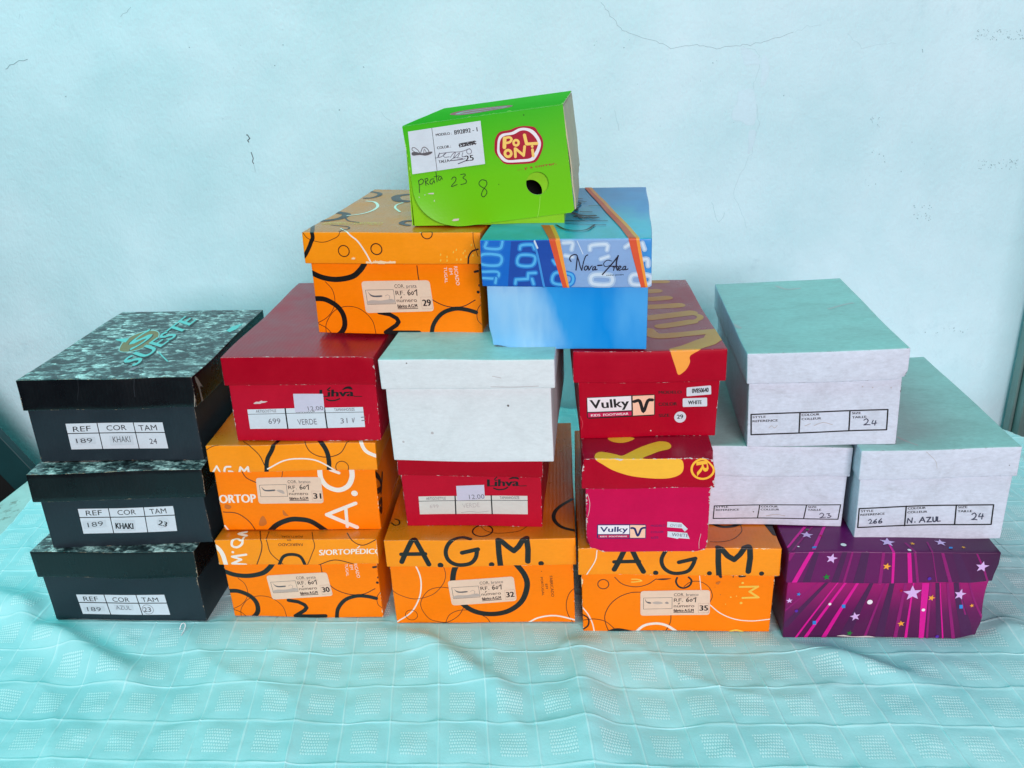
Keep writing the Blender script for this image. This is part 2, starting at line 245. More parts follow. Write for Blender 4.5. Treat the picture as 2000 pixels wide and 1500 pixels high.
 ('s',[(-0.01023,0.13352),(-0.01946,0.1376),(-0.02869,0.13483),(-0.03819,0.12541),(-0.04199,0.11429),(-0.03974,0.10382),(-0.03197,0.09728),(-0.02248,0.09557),(-0.01137,0.09789),(-0.00474,0.10588),(-0.00232,0.11706)],0.00541,'ink_o'),
 ('l',[(-0.00132,0.11784),(-0.02133,0.11327)],0.00567,'ink_o'),
 ('l',[(0.02546,0.09106),(0.02448,0.11039),(0.02467,0.13102),(0.02964,0.12781),(0.03606,0.12062),(0.04322,0.11418),(0.04955,0.12047),(0.0553,0.12988),(0.06032,0.13517),(0.06127,0.11637),(0.05995,0.09848)],0.00705,'ink_o'),
 ('ring',(0.00391,0.1516),0.01266,0.00193,'ink_o'),
 ('s',[(0.11855,0.22599),(0.10257,0.20821),(0.09476,0.19073),(0.09549,0.17225),(0.10506,0.15668),(0.12392,0.14679)],0.00504,'ink_o'),
 ('s',[(0.00106,0.16129),(0.00949,0.15048),(0.02489,0.14519),(0.04922,0.14972),(0.06114,0.16137)],0.00074,'ink_o'),
 ('s',[(-0.11818,0.17278),(-0.11215,0.16666),(-0.10707,0.16993),(-0.10928,0.17864),(-0.11484,0.18194)],0.00185,'ink_o'),
],
('agm32','body','F'):[
 ('s',[(-0.02833,0.09567),(-0.03485,0.08103),(-0.0375,0.06288),(-0.03446,0.04613),(-0.02575,0.02915),(-0.01093,0.01796),(0.01,0.0139),(0.03133,0.01858),(0.04876,0.03376),(0.05685,0.05714),(0.05449,0.07532),(0.04294,0.09497)],0.00723,'ink_o'),
 ('s',[(-0.08504,0.09459),(-0.07965,0.07649),(-0.0791,0.05988),(-0.08348,0.03972),(-0.09604,0.01759),(-0.11673,0.00246)],0.00181,'white_o'),
 ('s',[(-0.04797,0.09098),(-0.04601,0.0762),(-0.05086,0.06132),(-0.06539,0.04551),(-0.08851,0.03874),(-0.10773,0.04497),(-0.11954,0.05432)],0.00075,'ink_o'),
 ('s',[(-0.04218,0.05575),(-0.05609,0.05686),(-0.07053,0.05144),(-0.08094,0.03631),(-0.08138,0.02266),(-0.07269,0.0071),(-0.06024,0.00218),(-0.04887,0.00178),(-0.03394,0.01208),(-0.02597,0.02575)],0.0008,'ink_o'),
 ('s',[(-0.05213,6e-05),(-0.04593,0.01301),(-0.03338,0.02032),(-0.01922,0.02092)],0.00081,'ink_o'),
 ('s',[(-0.00281,0.01191),(0.0026,0.00758),(0.0071,-0.00109)],0.00084,'ink_o'),
 ('ring',(-0.09613,0.01328),0.00799,0.00071,'ink_o'),
 ('s',[(0.11991,0.05533),(0.1108,0.04508),(0.10635,0.02832),(0.10842,0.01216),(0.11629,-0.00333)],0.00084,'ink_o'),
 ('s',[(0.05374,-0.00183),(0.07023,0.00723),(0.09273,0.01003),(0.12058,0.00302)],0.00222,'white_o'),
 ('t','FABRICADO',(0.08623,0.07258),(0.08732,0.03989),(0.09007,0.07288),'ink_o',0),
 ('t','EM',(0.08013,0.06028),(0.08061,0.05281),(0.08316,0.06042),'ink_o',0),
 ('t','PORTUGAL',(0.07467,0.07104),(0.07546,0.04199),(0.0777,0.07134),'ink_o',0),
 ('d',(0.07631,0.08003),0.00055,'ink_o'),
],
('agm35','lid','F'):[
 ('s',[(-0.07887,0.09568),(-0.07213,0.11052),(-0.06519,0.12717),(-0.0613,0.13341),(-0.05677,0.12382),(-0.04958,0.1071),(-0.04264,0.09324)],0.00658,'ink_o'),
 ('l',[(-0.07917,0.10684),(-0.04819,0.1081)],0.00504,'ink_o'),
 ('d',(-0.02738,0.09186),0.00338,'ink_o'),
 ('d',(0.03858,0.09177),0.00307,'ink_o'),
 ('d',(0.10128,0.09201),0.00305,'ink_o'),
 ('s',[(0.00426,0.13173),(-0.00435,0.13558),(-0.01496,0.12532),(-0.02051,0.11205),(-0.01785,0.1003),(-0.00995,0.09319),(-7e-05,0.09148),(0.01243,0.09518),(0.01836,0.10525),(0.02017,0.11276)],0.00503,'ink_o'),
 ('l',[(0.02044,0.11309),(0.00084,0.10781)],0.00534,'ink_o'),
 ('l',[(0.0505,0.08752),(0.04839,0.10852),(0.0473,0.12946),(0.05142,0.1259),(0.0595,0.11596),(0.06736,0.11096),(0.07384,0.1184),(0.0791,0.12876),(0.08447,0.13173),(0.08625,0.1134),(0.08517,0.09472)],0.0069,'ink_o'),
 ('s',[(-0.10027,0.12398),(-0.10249,0.10892),(-0.11262,0.08943)],0.00128,'white_o'),
 ('s',[(0.04389,0.18816),(0.05792,0.17624),(0.07233,0.17664),(0.08836,0.18576)],0.00548,'ink_o'),
 ('s',[(0.08361,0.17951),(0.08231,0.16474),(0.07011,0.14784),(0.05499,0.14102),(0.03968,0.14113)],0.00079,'ink_o'),
 ('l',[(0.11733,0.18327),(0.12275,0.15912)],0.00895,'ink_o'),
],
('agm35','body','F'):[
 ('ring',(-0.09185,0.07262),0.0069,0.00115,'ink_o'),
 ('s',[(-0.07751,0.08295),(-0.06745,0.07261),(-0.05166,0.06828),(-0.03741,0.07139),(-0.02617,0.07982)],0.00103,'ink_o'),
 ('ps',[(-0.02687,0.0793),(-0.01766,0.08032),(-0.00773,0.07997),(-0.01761,0.07792)],'ink_o'),
 ('s',[(-0.05607,0.07984),(-0.04893,0.07949),(-0.04392,0.07725),(-0.05032,0.07605),(-0.05631,0.07554)],0.00168,'yellow_o'),
 ('s',[(-0.00068,0.08116),(-0.00192,0.07516),(0.00184,0.06793),(0.00831,0.06568),(0.01527,0.06965),(0.01714,0.07687),(0.01344,0.08166)],0.00237,'ink_o'),
 ('s',[(0.00823,0.06793),(0.01651,0.07481),(0.02781,0.07515),(0.03873,0.06741),(0.04397,0.05443),(0.04116,0.04396)],0.00081,'ink_o'),
 ('s',[(0.02676,0.08369),(0.02948,0.06136)],0.00099,'white_o'),
 ('s',[(0.0413,0.0408),(0.05546,0.02815),(0.07453,0.01933),(0.09615,0.01674),(0.11876,0.01983)],0.00137,'white_o'),
 ('s',[(-0.04512,0.06029),(-0.05732,0.05959),(-0.07168,0.05346),(-0.08324,0.04199),(-0.09011,0.02597),(-0.08912,0.01158),(-0.08472,-0.00111)],0.00099,'ink_o'),
 ('s',[(-0.00628,0.02567),(-0.00668,0.01369),(-0.01213,-0.00077)],0.00087,'ink_o'),
 ('s',[(-0.05016,-0.00186),(-0.04077,0.00779),(-0.03062,0.01126),(-0.02043,0.01148),(-0.01016,0.00792),(0.00247,-0.00161)],0.0036,'white_o'),
 ('s',[(-0.08694,-0.00203),(-0.07442,0.00221),(-0.0553,-0.00188)],0.00539,'ink_o'),
 ('s',[(-0.12038,0.03927),(-0.11247,0.02769),(-0.10674,0.01332),(-0.1042,-0.0012)],0.00155,'white_o'),
 ('s',[(-0.12054,0.02678),(-0.11326,0.02231),(-0.11113,0.01601),(-0.11267,0.00877),(-0.1179,0.00384)],0.00199,'ink_o'),
 ('s',[(-0.12067,0.01725),(-0.10375,0.01964),(-0.08911,0.01555),(-0.07663,0.00293)],0.00089,'ink_o'),
 ('l',[(0.07747,0.06827),(0.09989,0.06912),(0.08984,0.06139),(0.10166,0.05275),(0.08195,0.05169)],0.00286,'yellow_o'),
 ('d',(0.08064,0.07426),0.00168,'yellow_o'),
 ('d',(0.08056,0.04402),0.00184,'yellow_o'),
 ('s',[(0.06908,0.00051),(0.07688,0.00288),(0.08565,0.00058)],0.00252,'yellow_o'),
 ('l',[(0.05099,0.08571),(0.05282,0.08281)],0.00353,'ink_o'),
 ('l',[(0.07656,0.08432),(0.08211,0.08499)],0.00375,'ink_o'),
 ('l',[(0.06837,0.08568),(0.06825,0.08263)],0.00099,'ink_o'),
 ('ps',[(0.04826,0.07514),(0.05287,0.07599),(0.05055,0.07136),(0.04697,0.07257)],'stain_o'),
 ('d',(0.05382,0.05618),0.00071,'stain_o'),
 ('d',(0.0465,0.06741),0.00057,'stain_o'),
 ('d',(0.06704,0.05272),0.00113,'yellow_o'),
 ('d',(0.06119,0.04224),0.00071,'yellow_o'),
 ('d',(0.07402,0.05446),0.00085,'yellow_o'),
],
('blue','lid','F'):[
 ('p',[(-0.09688,0.12837),(-0.02788,0.129),(-0.01695,0.12955),(-0.00276,0.07635),(-0.09988,0.07693)],'navy_b'),
 ('p',[(-0.09688,0.12837),(-0.05945,0.12872),(-0.06591,0.07673),(-0.09988,0.07693)],'mid_b'),
 ('p',[(-0.01034,0.13284),(0.07179,0.134),(0.08592,0.07583),(0.00111,0.07633)],'lav_b'),
 ('s',[(-0.08787,0.1277),(-0.08919,0.12144),(-0.07295,0.12082),(-0.06941,0.12816)],0.00637,'glyph_dim'),
 ('s',[(-0.08787,0.1277),(-0.08919,0.12144),(-0.07295,0.12082),(-0.06941,0.12816)],0.00291,'glyph'),
 ('s',[(-0.09381,0.11377),(-0.07265,0.1127),(-0.07484,0.10199),(-0.09526,0.10303),(-0.09381,0.11377)],0.00631,'glyph_dim'),
 ('s',[(-0.09381,0.11377),(-0.07265,0.1127),(-0.07484,0.10199),(-0.09526,0.10303),(-0.09381,0.11377)],0.00288,'glyph'),
 ('s',[(-0.09466,0.0939),(-0.07665,0.09375),(-0.07841,0.08661),(-0.0948,0.08644)],0.00586,'glyph_dim'),
 ('s',[(-0.09466,0.0939),(-0.07665,0.09375),(-0.07841,0.08661),(-0.0948,0.08644)],0.00268,'glyph'),
 ('l',[(-0.07883,0.08661),(-0.08011,0.08086)],0.00588,'glyph_dim'),
 ('l',[(-0.07883,0.08661),(-0.08011,0.08086)],0.00269,'glyph'),
 ('s',[(-0.04987,0.12027),(-0.04792,0.12442),(-0.03622,0.12496),(-0.03336,0.12008)],0.00581,'glyph_dim'),
 ('s',[(-0.04987,0.12027),(-0.04792,0.12442),(-0.03622,0.12496),(-0.03336,0.12008)],0.00266,'glyph'),
 ('s',[(-0.05015,0.11301),(-0.0339,0.112),(-0.03672,0.10163),(-0.0525,0.10263),(-0.05015,0.11301)],0.00577,'glyph_dim'),
 ('s',[(-0.05015,0.11301),(-0.0339,0.112),(-0.03672,0.10163),(-0.0525,0.10263),(-0.05015,0.11301)],0.00264,'glyph'),
 ('l',[(-0.03312,0.09311),(-0.04147,0.09261),(-0.0424,0.08606),(-0.05599,0.0853),(-0.05703,0.08042)],0.00583,'glyph_dim'),
 ('l',[(-0.03312,0.09311),(-0.04147,0.09261),(-0.0424,0.08606),(-0.05599,0.0853),(-0.05703,0.08042)],0.00267,'glyph'),
 ('l',[(-0.03752,0.08603),(-0.03604,0.08029)],0.00591,'glyph_dim'),
 ('l',[(-0.03752,0.08603),(-0.03604,0.08029)],0.0027,'glyph'),
 ('s',[(-0.01098,0.09321),(0.00715,0.09137),(0.00561,0.08059),(-0.01373,0.08186),(-0.01098,0.09321)],0.00578,'glyph_dim'),
 ('s',[(-0.01098,0.09321),(0.00715,0.09137),(0.00561,0.08059),(-0.01373,0.08186),(-0.01098,0.09321)],0.00264,'glyph'),
 ('s',[(-0.0134,0.10731),(-0.01075,0.10308)],0.00487,'glyph_dim'),
 ('s',[(-0.0134,0.10731),(-0.01075,0.10308)],0.00222,'glyph'),
 ('s',[(-0.00139,0.1266),(0.00851,0.12647),(0.00758,0.11932)],0.00577,'glow_dim'),
 ('s',[(-0.00139,0.1266),(0.00851,0.12647),(0.00758,0.11932)],0.00264,'glow'),
 ('s',[(0.02789,0.11908),(0.02968,0.12373),(0.0462,0.12462),(0.04674,0.11886)],0.00576,'glow_dim'),
 ('s',[(0.02789,0.11908),(0.02968,0.12373),(0.0462,0.12462),(0.04674,0.11886)],0.00263,'glow'),
 ('s',[(0.03083,0.09118),(0.05056,0.09018),(0.04949,0.08087),(0.03009,0.08157),(0.03083,0.09118)],0.00715,'glow_dim'),
 ('s',[(0.03083,0.09118),(0.05056,0.09018),(0.04949,0.08087),(0.03009,0.08157),(0.03083,0.09118)],0.00327,'glow'),
 ('s',[(0.03973,0.10899),(0.0481,0.11167)],0.00533,'glow_dim'),
 ('s',[(0.03973,0.10899),(0.0481,0.11167)],0.00244,'glow'),
 ('s',[(0.0004,0.11274),(0.00855,0.11127)],0.00536,'glow_dim'),
 ('s',[(0.0004,0.11274),(0.00855,0.11127)],0.00245,'glow'),
 ('s',[(0.06681,0.12163),(0.07316,0.12565)],0.00575,'glow_dim'),
 ('s',[(0.06681,0.12163),(0.07316,0.12565)],0.00263,'glow'),
 ('s',[(0.07464,0.09083),(0.09376,0.08928),(0.09232,0.08031),(0.07394,0.08099),(0.07464,0.09083)],0.00616,'glow_dim'),
 ('s',[(0.07464,0.09083),(0.09376,0.08928),(0.09232,0.08031),(0.07394,0.08099),(0.07464,0.09083)],0.00282,'glow'),
 ('s',[(0.08511,0.12549),(0.08761,0.11865)],0.00554,'glow_dim'),
 ('s',[(0.08511,0.12549),(0.08761,0.11865)],0.00253,'glow'),
 ('s',[(0.08473,0.1077),(0.09074,0.10763),(0.09153,0.10072)],0.00579,'glow_dim'),
 ('s',[(0.08473,0.1077),(0.09074,0.10763),(0.09153,0.10072)],0.00265,'glow'),
 ('s',[(-0.03341,0.127),(-0.02921,0.10747),(-0.02415,0.07691)],0.00249,'streak_b'),
 ('l',[(-0.03308,0.12866),(-0.03016,0.12143)],0.00193,'glow'),
 ('l',[(0.01394,0.12846),(0.02014,0.11461)],0.00095,'glow'),
 ('p',[(-0.01696,0.12941),(-0.00812,0.12929),(0.0025,0.07675),(-0.00303,0.07679)],'rust'),
 ('p',[(-0.01016,0.12932),(-0.005,0.12925),(0.00416,0.07674),(0.00181,0.07676)],'amber'),
 ('p',[(0.06952,0.13296),(0.07818,0.13362),(0.08929,0.07666),(0.08388,0.07669)],'rust'),
 ('p',[(0.07778,0.13365),(0.08136,0.13344),(0.09131,0.07664),(0.08861,0.07666)],'amber'),
 ('p',[(-0.03341,0.2003),(-0.02285,0.19956),(-0.0088,0.1293),(-0.01696,0.12941)],'rust'),
 ('p',[(-0.02344,0.19961),(-0.01876,0.19928),(-0.005,0.12925),(-0.00948,0.12931)],'amber'),
 ('p',[(0.00745,0.44843),(0.0142,0.44763),(0.07778,0.13365),(0.06952,0.13296)],'rust'),
 ('p',[(0.01313,0.44776),(0.01774,0.44721),(0.08136,0.13344),(0.07711,0.13369)],'amber'),
 ('s',[(0.00684,0.10641),(0.00525,0.10921),(0.00693,0.1124),(0.01104,0.11402),(0.01374,0.11288),(0.01368,0.10843),(0.01217,0.09697)],0.00124,'ink_n'),
 ('s',[(0.01374,0.1126),(0.01557,0.10702),(0.017,0.10071),(0.01859,0.09663)],0.00109,'ink_n'),
 ('s',[(0.01859,0.09663),(0.02073,0.10557),(0.02324,0.11222),(0.02555,0.11358)],0.00109,'ink_n'),
 ('s',[(0.02341,0.10163),(0.02148,0.09927),(0.02228,0.09688),(0.02447,0.09798),(0.02504,0.10078),(0.02341,0.10163)],0.00112,'ink_n'),
 ('s',[(0.02586,0.10133),(0.02664,0.09684),(0.02885,0.1006),(0.03021,0.10157)],0.0011,'ink_n'),
 ('s',[(0.03374,0.10098),(0.03129,0.10016),(0.03073,0.09709),(0.03291,0.09791),(0.03429,0.10125),(0.03345,0.09734),(0.03563,0.09788)],0.00112,'ink_n'),
 ('l',[(0.03646,0.10207),(0.04107,0.10244)],0.00153,'ink_n'),
 ('s',[(0.05188,0.10693),(0.04675,0.10781),(0.04297,0.10424),(0.04459,0.10088),(0.05054,0.10249),(0.05565,0.1073),(0.05938,0.11293)],0.00081,'ink_n'),
 ('l',[(0.05911,0.11266),(0.05727,0.10659),(0.05676,0.10035),(0.05812,0.09684)],0.00148,'ink_n'),
 ('s',[(0.05925,0.11238),(0.05323,0.10497),(0.04649,0.09765),(0.04132,0.09208)],0.00138,'ink_n'),
 ('s',[(0.04919,0.10083),(0.05324,0.10135),(0.05729,0.10076)],0.00098,'ink_n'),
 ('s',[(0.05325,0.10038),(0.05486,0.10106),(0.0538,0.0966)],0.00111,'ink_n'),
 ('s',[(0.05433,0.09967),(0.05675,0.10132),(0.05864,0.10075)],0.00111,'ink_n'),
 ('s',[(0.05974,0.09823),(0.06215,0.1003),(0.0608,0.10142),(0.05919,0.09935),(0.06002,0.09655),(0.06271,0.09764)],0.0011,'ink_n'),
 ('s',[(0.06699,0.10095),(0.06458,0.10013),(0.06406,0.09707),(0.06621,0.09761),(0.06753,0.10094),(0.06676,0.09705),(0.06971,0.09786)],0.00112,'ink_n'),
 ('t','LINHA JOVEM',(0.04567,0.0905),(0.06465,0.09091),(0.04554,0.09205),'ink_n',0),
 ('l',[(0.0198,0.31333),(0.03357,0.31368)],0.00248,'ink_n'),
 ('l',[(-0.01069,0.22188),(0.04412,0.21987)],0.00229,'ink_n'),
 ('l',[(-0.00441,0.20566),(0.04234,0.19832)],0.00223,'ink_n'),
 ('s',[(-0.01555,0.19905),(-0.00386,0.17668),(0.01076,0.16811),(0.02169,0.17373),(0.0292,0.19792)],0.00263,'ink_n'),
 ('s',[(0.00215,0.30768),(0.00637,0.31785),(0.00622,0.33616),(0.00061,0.34351)],0.00313,'ink_n'),
 ('l',[(0.00046,0.35213),(0.01315,0.34398)],0.00307,'ink_n'),
 ('l',[(-0.00038,0.36712),(0.00714,0.36635)],0.00313,'ink_n'),
 ('s',[(0.00228,0.26491),(0.00902,0.25323),(0.01985,0.24725),(0.02882,0.24798)],0.00657,'ink_n'),
 ('s',[(0.00517,0.24118),(0.01005,0.24803),(0.0129,0.23628)],0.00468,'ink_n'),
 ('s',[(0.01603,0.2332),(0.02167,0.23989),(0.02785,0.2337),(0.03367,0.23681)],0.00369,'ink_n'),
 ('s',[(0.0025,0.28783),(0.00498,0.29942),(0.00528,0.27985)],0.0049,'ink_n'),
 ('l',[(0.01111,0.27171),(0.025,0.26903)],0.00288,'ink_n'),
],
('purple','body','F'):[
 ('p',[(-0.02121,0.08156),(-0.01667,0.08155),(-0.03713,-0.00128),(-0.0512,-0.00133)],'plum_dk'),
 ('p',[(0.00221,0.08151),(0.00825,0.0815),(0.00489,-0.00114),(-0.00598,-0.00117)],'plum_dk'),
 ('p',[(-0.07588,0.08168),(-0.07131,0.08167),(-0.11454,0.01601),(-0.12395,0.01599)],'plum_dk'),
 ('p',[(0.05558,0.0814),(0.06007,0.08139),(0.07519,-0.0009),(0.06903,-0.00092)],'plum_dk'),
 ('p',[(0.07651,0.08135),(0.08398,0.08133),(0.11582,-0.00076),(0.09898,-0.00082)],'plum_dk'),
 ('p',[(-0.08519,0.0817),(-0.08336,0.0817),(-0.11969,0.03909),(-0.12218,0.03909)],'magenta_dim'),
 ('p',[(-0.06111,0.08165),(-0.05929,0.08165),(-0.10314,-0.0015),(-0.10598,-0.00151)],'magenta_hi'),
 ('p',[(-0.05244,0.08163),(-0.0491,0.08162),(-0.0904,-0.00146),(-0.09511,-0.00147)],'magenta_hi'),
 ('p',[(-0.03772,0.0816),(-0.03408,0.08159),(-0.06701,-0.00138),(-0.07297,-0.0014)],'magenta_hi'),
 ('p',[(-0.00337,0.08152),(-0.00126,0.08152),(-0.01671,-0.00121),(-0.02014,-0.00122)],'magenta_dim'),
 ('p',[(0.01939,0.08147),(0.0227,0.08147),(0.02117,-0.00108),(0.01653,-0.0011)],'magenta_dim'),
 ('p',[(0.02947,0.08145),(0.03097,0.08145),(0.0334,-0.00104),(0.03,-0.00105)],'magenta_hi'),
 ('p',[(0.04013,0.08143),(0.04853,0.08141),(0.05363,-0.00097),(0.04746,-0.00099)],'magenta_hi'),
 ('p',[(0.04898,0.08141),(0.05168,0.0814),(0.05887,-0.00095),(0.0561,-0.00096)],'magenta_dim'),
 ('p',[(0.06029,0.08139),(0.06134,0.08138),(0.07765,-0.00089),(0.0758,-0.0009)],'magenta_hi'),
 ('p',[(0.068,0.08137),(0.07099,0.08136),(0.09147,-0.00084),(0.08717,-0.00086)],'magenta_dim'),
 ('p',[(0.09471,0.08131),(0.0971,0.08131),(0.12282,0.02794),(0.11979,0.02794)],'magenta_dim'),
 ('p',[(0.08264,0.08134),(0.08383,0.08134),(0.10003,0.03547),(0.09791,0.03547)],'magenta_dim'),
 ('star',(0.03086,0.06689),0.01118,'lilac'),
 ('star',(0.08794,0.06442),0.0081,'lilac'),
 ('star',(-0.03344,0.03116),0.00663,'lilac'),
 ('star',(-0.11565,0.05579),0.00402,'lilac'),
 ('star',(0.05422,0.06018),0.00453,'orange_s'),
 ('star',(0.02338,0.0215),0.00461,'orange_s'),
 ('star',(0.10582,0.04824),0.00286,'orange_s'),
 ('star',(-0.03745,0.00651),0.0042,'green_s'),
 ('star',(0.01717,0.07005),0.00242,'red_s'),
 ('d',(-0.01807,0.05274),0.00336,'white_s'),
 ('d',(-0.06658,0.05011),0.00185,'white_s'),
 ('d',(0.04716,0.0426),0.00213,'white_s'),
 ('p',[(-0.05188,0.04917),(-0.04757,0.04917),(-0.04707,0.04407),(-0.05138,0.04407)],'blue_s'),
 ('p',[(-0.08499,0.02553),(-0.08063,0.02554),(-0.08017,0.02015),(-0.08453,0.02014)],'blue_s'),
 ('p',[(0.08932,0.04973),(0.09385,0.04973),(0.09462,0.04449),(0.09009,0.04449)],'blue_s'),
 ('star',(-0.10561,0.06555),0.00292,'blue_s'),
 ('d',(-0.10597,0.04062),0.00202,'violet_s'),
 ('d',(0.06922,0.00334),0.00215,'violet_s'),
 ('ps',[(-0.05317,0.00296),(-0.0447,0.00415),(-0.0415,0.00339),(-0.03199,0.00186),(-0.01336,0.00231),(-0.00533,-0.0),(-0.02875,0.0007),(-0.04447,0.00182)],'chip'),
],
('purple','lid','F'):[
 ('p',[(-0.09367,0.12687),(-0.08768,0.12684),(-0.09464,0.0848),(-0.10377,0.08482)],'plum_dk'),
 ('p',[(-0.03843,0.12659),(-0.02951,0.12655),(-0.03252,0.08466),(-0.0446,0.08469)],'plum_dk'),
 ('p',[(0.06791,0.12606),(0.0767,0.12601),(0.09686,0.08437),(0.0835,0.0844)],'plum_dk'),
 ('p',[(-0.06077,0.1267),(-0.05481,0.12667),(-0.062,0.08472),(-0.06958,0.08474)],'plum_dk'),
 ('p',[(-0.09922,0.12767),(-0.09414,0.12763),(-0.11063,0.08483),(-0.11673,0.08484)],'magenta_hi'),
 ('p',[(-0.05007,0.12701),(-0.04769,0.12699),(-0.05367,0.08471),(-0.0567,0.08471)],'magenta_dim'),
 ('p',[(-0.003,0.12677),(0.00026,0.12675),(0.00285,0.08458),(-0.00015,0.08459)],'magenta_hi'),
 ('p',[(0.01459,0.12668),(0.01902,0.12666),(0.02534,0.08453),(0.01995,0.08454)],'magenta_hi'),
 ('p',[(0.02242,0.12664),(0.02507,0.12663),(0.03342,0.08451),(0.03013,0.08452)],'magenta_dim'),
 ('p',[(0.04392,0.12653),(0.04481,0.12653),(0.05538,0.08447),(0.05418,0.08447)],'magenta_dim'),
 ('p',[(0.05436,0.12648),(0.05788,0.12646),(0.0734,0.08443),(0.06893,0.08444)],'magenta_dim'),
 ('p',[(-0.015,0.12683),(-0.01144,0.12681),(-0.01158,0.08461),(-0.01579,0.08462)],'magenta_dim'),
 ('p',[(0.09464,0.12628),(0.09669,0.12627),(0.11907,0.08433),(0.11611,0.08433)],'magenta_dim'),
 ('p',[(-0.1222,0.12701),(-0.11618,0.12698),(-0.12136,0.11587),(-0.1274,0.11589)],'magenta_dim'),
 ('p',[(-0.09193,0.18487),(-0.088,0.18482),(-0.12138,0.13739),(-0.12441,0.13742)],'magenta_hi'),
 ('p',[(-0.0825,0.18475),(-0.07983,0.18472),(-0.11704,0.13032),(-0.12035,0.13035)],'magenta_dim'),
 ('p',[(-0.06839,0.18458),(-0.06478,0.18453),(-0.09086,0.13151),(-0.09536,0.13155)],'magenta_hi'),
 ('p',[(-0.00224,0.14914),(1e-05,0.14912),(4e-05,0.12729),(-0.00321,0.1273)],'magenta_hi'),
 ('p',[(0.01752,0.14752),(0.02051,0.14749),(0.02587,0.12733),(0.02218,0.12735)],'magenta_dim'),
 ('p',[(0.04496,0.14869),(0.0472,0.14866),(0.04501,0.12724),(0.0428,0.12725)],'magenta_dim'),
 ('star',(-0.09264,0.16553),0.00804,'lilac'),
 ('star',(-0.07237,0.11817),0.00705,'lilac'),
 ('star',(0.1043,0.10813),0.00808,'lilac'),
 ('star',(-0.00786,0.10856),0.00507,'orange_s'),
 ('star',(-0.07591,0.09264),0.00454,'green_s'),
 ('star',(-0.00178,0.14827),0.00932,'lilac'),
 ('star',(0.06178,0.14767),0.00714,'lilac'),
 ('star',(0.02716,0.14514),0.00328,'orange_s'),
 ('star',(0.08473,0.13841),0.00265,'orange_s'),
 ('d',(0.01844,0.13145),0.00221,'white_s'),
 ('d',(-0.05549,0.14163),0.00331,'white_s'),
 ('p',[(-0.09261,0.13856),(-0.08748,0.13851),(-0.09011,0.1343),(-0.09462,0.13434)],'blue_s'),
 ('p',[(0.06809,0.13856),(0.07221,0.13852),(0.07044,0.13491),(0.06632,0.13494)],'blue_s'),
 ('d',(0.04503,0.09049),0.00223,'violet_s'),
 ('star',(-0.0766,0.16299),0.00246,'red_s'),
 ('star',(-0.08862,0.1775),0.0025,'green_s'),
 ('d',(-0.10969,0.13871),0.00136,'white_s'),
],
('purple','body','R'):[
 ('p',[(0.86656,-0.54173),(0.84541,-0.5268),(0.84262,-0.53573),(0.86374,-0.55077)],'blue_s'),
 ('star',(0.86161,-0.50364),0.01796,'white_s'),
],
('vpink','lid','F'):[
 ('ps',[(-0.04437,0.18296),(-0.04073,0.17377),(-0.0305,0.17009),(-0.02045,0.17329),(-0.01247,0.18219),(-0.02828,0.18744)],'yolk'),
 ('ps',[(-0.06222,0.12906),(-0.06139,0.14071),(-0.05574,0.14663),(-0.04674,0.14468),(-0.0379,0.14073),(-0.03077,0.1376),(-0.02059,0.14665),(-0.01082,0.15586),(-0.00228,0.16238),(0.00866,0.16919),(0.01825,0.17292),(0.02709,0.16955),(0.02967,0.16011),(0.02574,0.15251),(0.0145,0.14768),(0.00367,0.14038),(-0.00724,0.13071),(0.01261,0.12935),(0.03309,0.12873),(0.03814,0.12655),(0.04028,0.11925),(0.03923,0.11168),(0.03439,0.10665),(0.02557,0.10354),(0.01441,0.10299),(-0.00242,0.10466),(-0.02267,0.10841),(-0.04068,0.11468),(-0.05304,0.12202)],'yolk'),
 ('ring',(0.0627,0.11526),0.01306,0.00266,'yolk'),
 ('t','R',(0.05459,0.12389),(0.05644,0.1062),(0.06989,0.12674),'yolk',1),
],
('vpink','body','F'):[
 ('pr',[(-0.06059,0.0394),(-0.00101,0.03874),(-0.00096,0.01882),(-0.06098,0.01954)],'navy'),
 ('p',[(-0.05943,0.03804),(-0.02154,0.03761),(-0.02139,0.02556),(-0.05957,0.02583)],'white_p'),
 ('p',[(-0.05957,0.02474),(-0.02138,0.02461),(-0.02144,0.02024),(-0.0597,0.02064)],'magenta_l'),
 ('p',[(-0.02062,0.03788),(-0.00214,0.03753),(-0.00203,0.02005),(-0.02051,0.02024)],'peach'),
 ('t','Vulky',(-0.05688,0.02881),(-0.02352,0.02869),(-0.05653,0.03627),'navy',1),
 ('s',[(-0.01918,0.03369),(-0.01512,0.03299),(-0.01114,0.02321),(-0.00702,0.03269),(-0.003,0.03403)],0.00261,'navy'),
 ('t','KIDS  FOOTWEAR',(-0.05689,0.02145),(-0.02401,0.02148),(-0.05677,0.02336),'white_p',1),
 ('t','MODELO',(0.00448,0.03535),(0.02208,0.03581),(0.00429,0.03831),'navy',0),
 ('t','COLOR',(0.00467,0.02655),(0.02002,0.02718),(0.00449,0.02927),'navy',0),
 ('t','SIZE',(0.00484,0.0188),(0.0141,0.01932),(0.00466,0.02152),'navy',0),
 ('s',[(-0.07173,0.08095),(-0.06915,0.06909),(-0.07014,0.05715),(-0.07191,0.05048)],0.00058,'chip'),
 ('s',[(0.06519,0.02567),(0.06343,0.01344),(0.06442,0.00386)],0.00047,'chip'),
],
('vred','lid','F'):[
 ('l',[(0.03843,0.40279),(0.05596,0.4009)],0.01562,'tan'),
 ('l',[(0.02922,0.35588),(0.03833,0.35673)],0.01814,'tan'),
 ('l',[(0.02464,0.31893),(0.04784,0.32338)],0.0186,'tan'),
 ('l',[(0.0203,0.28401),(0.05945,0.28933)],0.01903,'tan'),
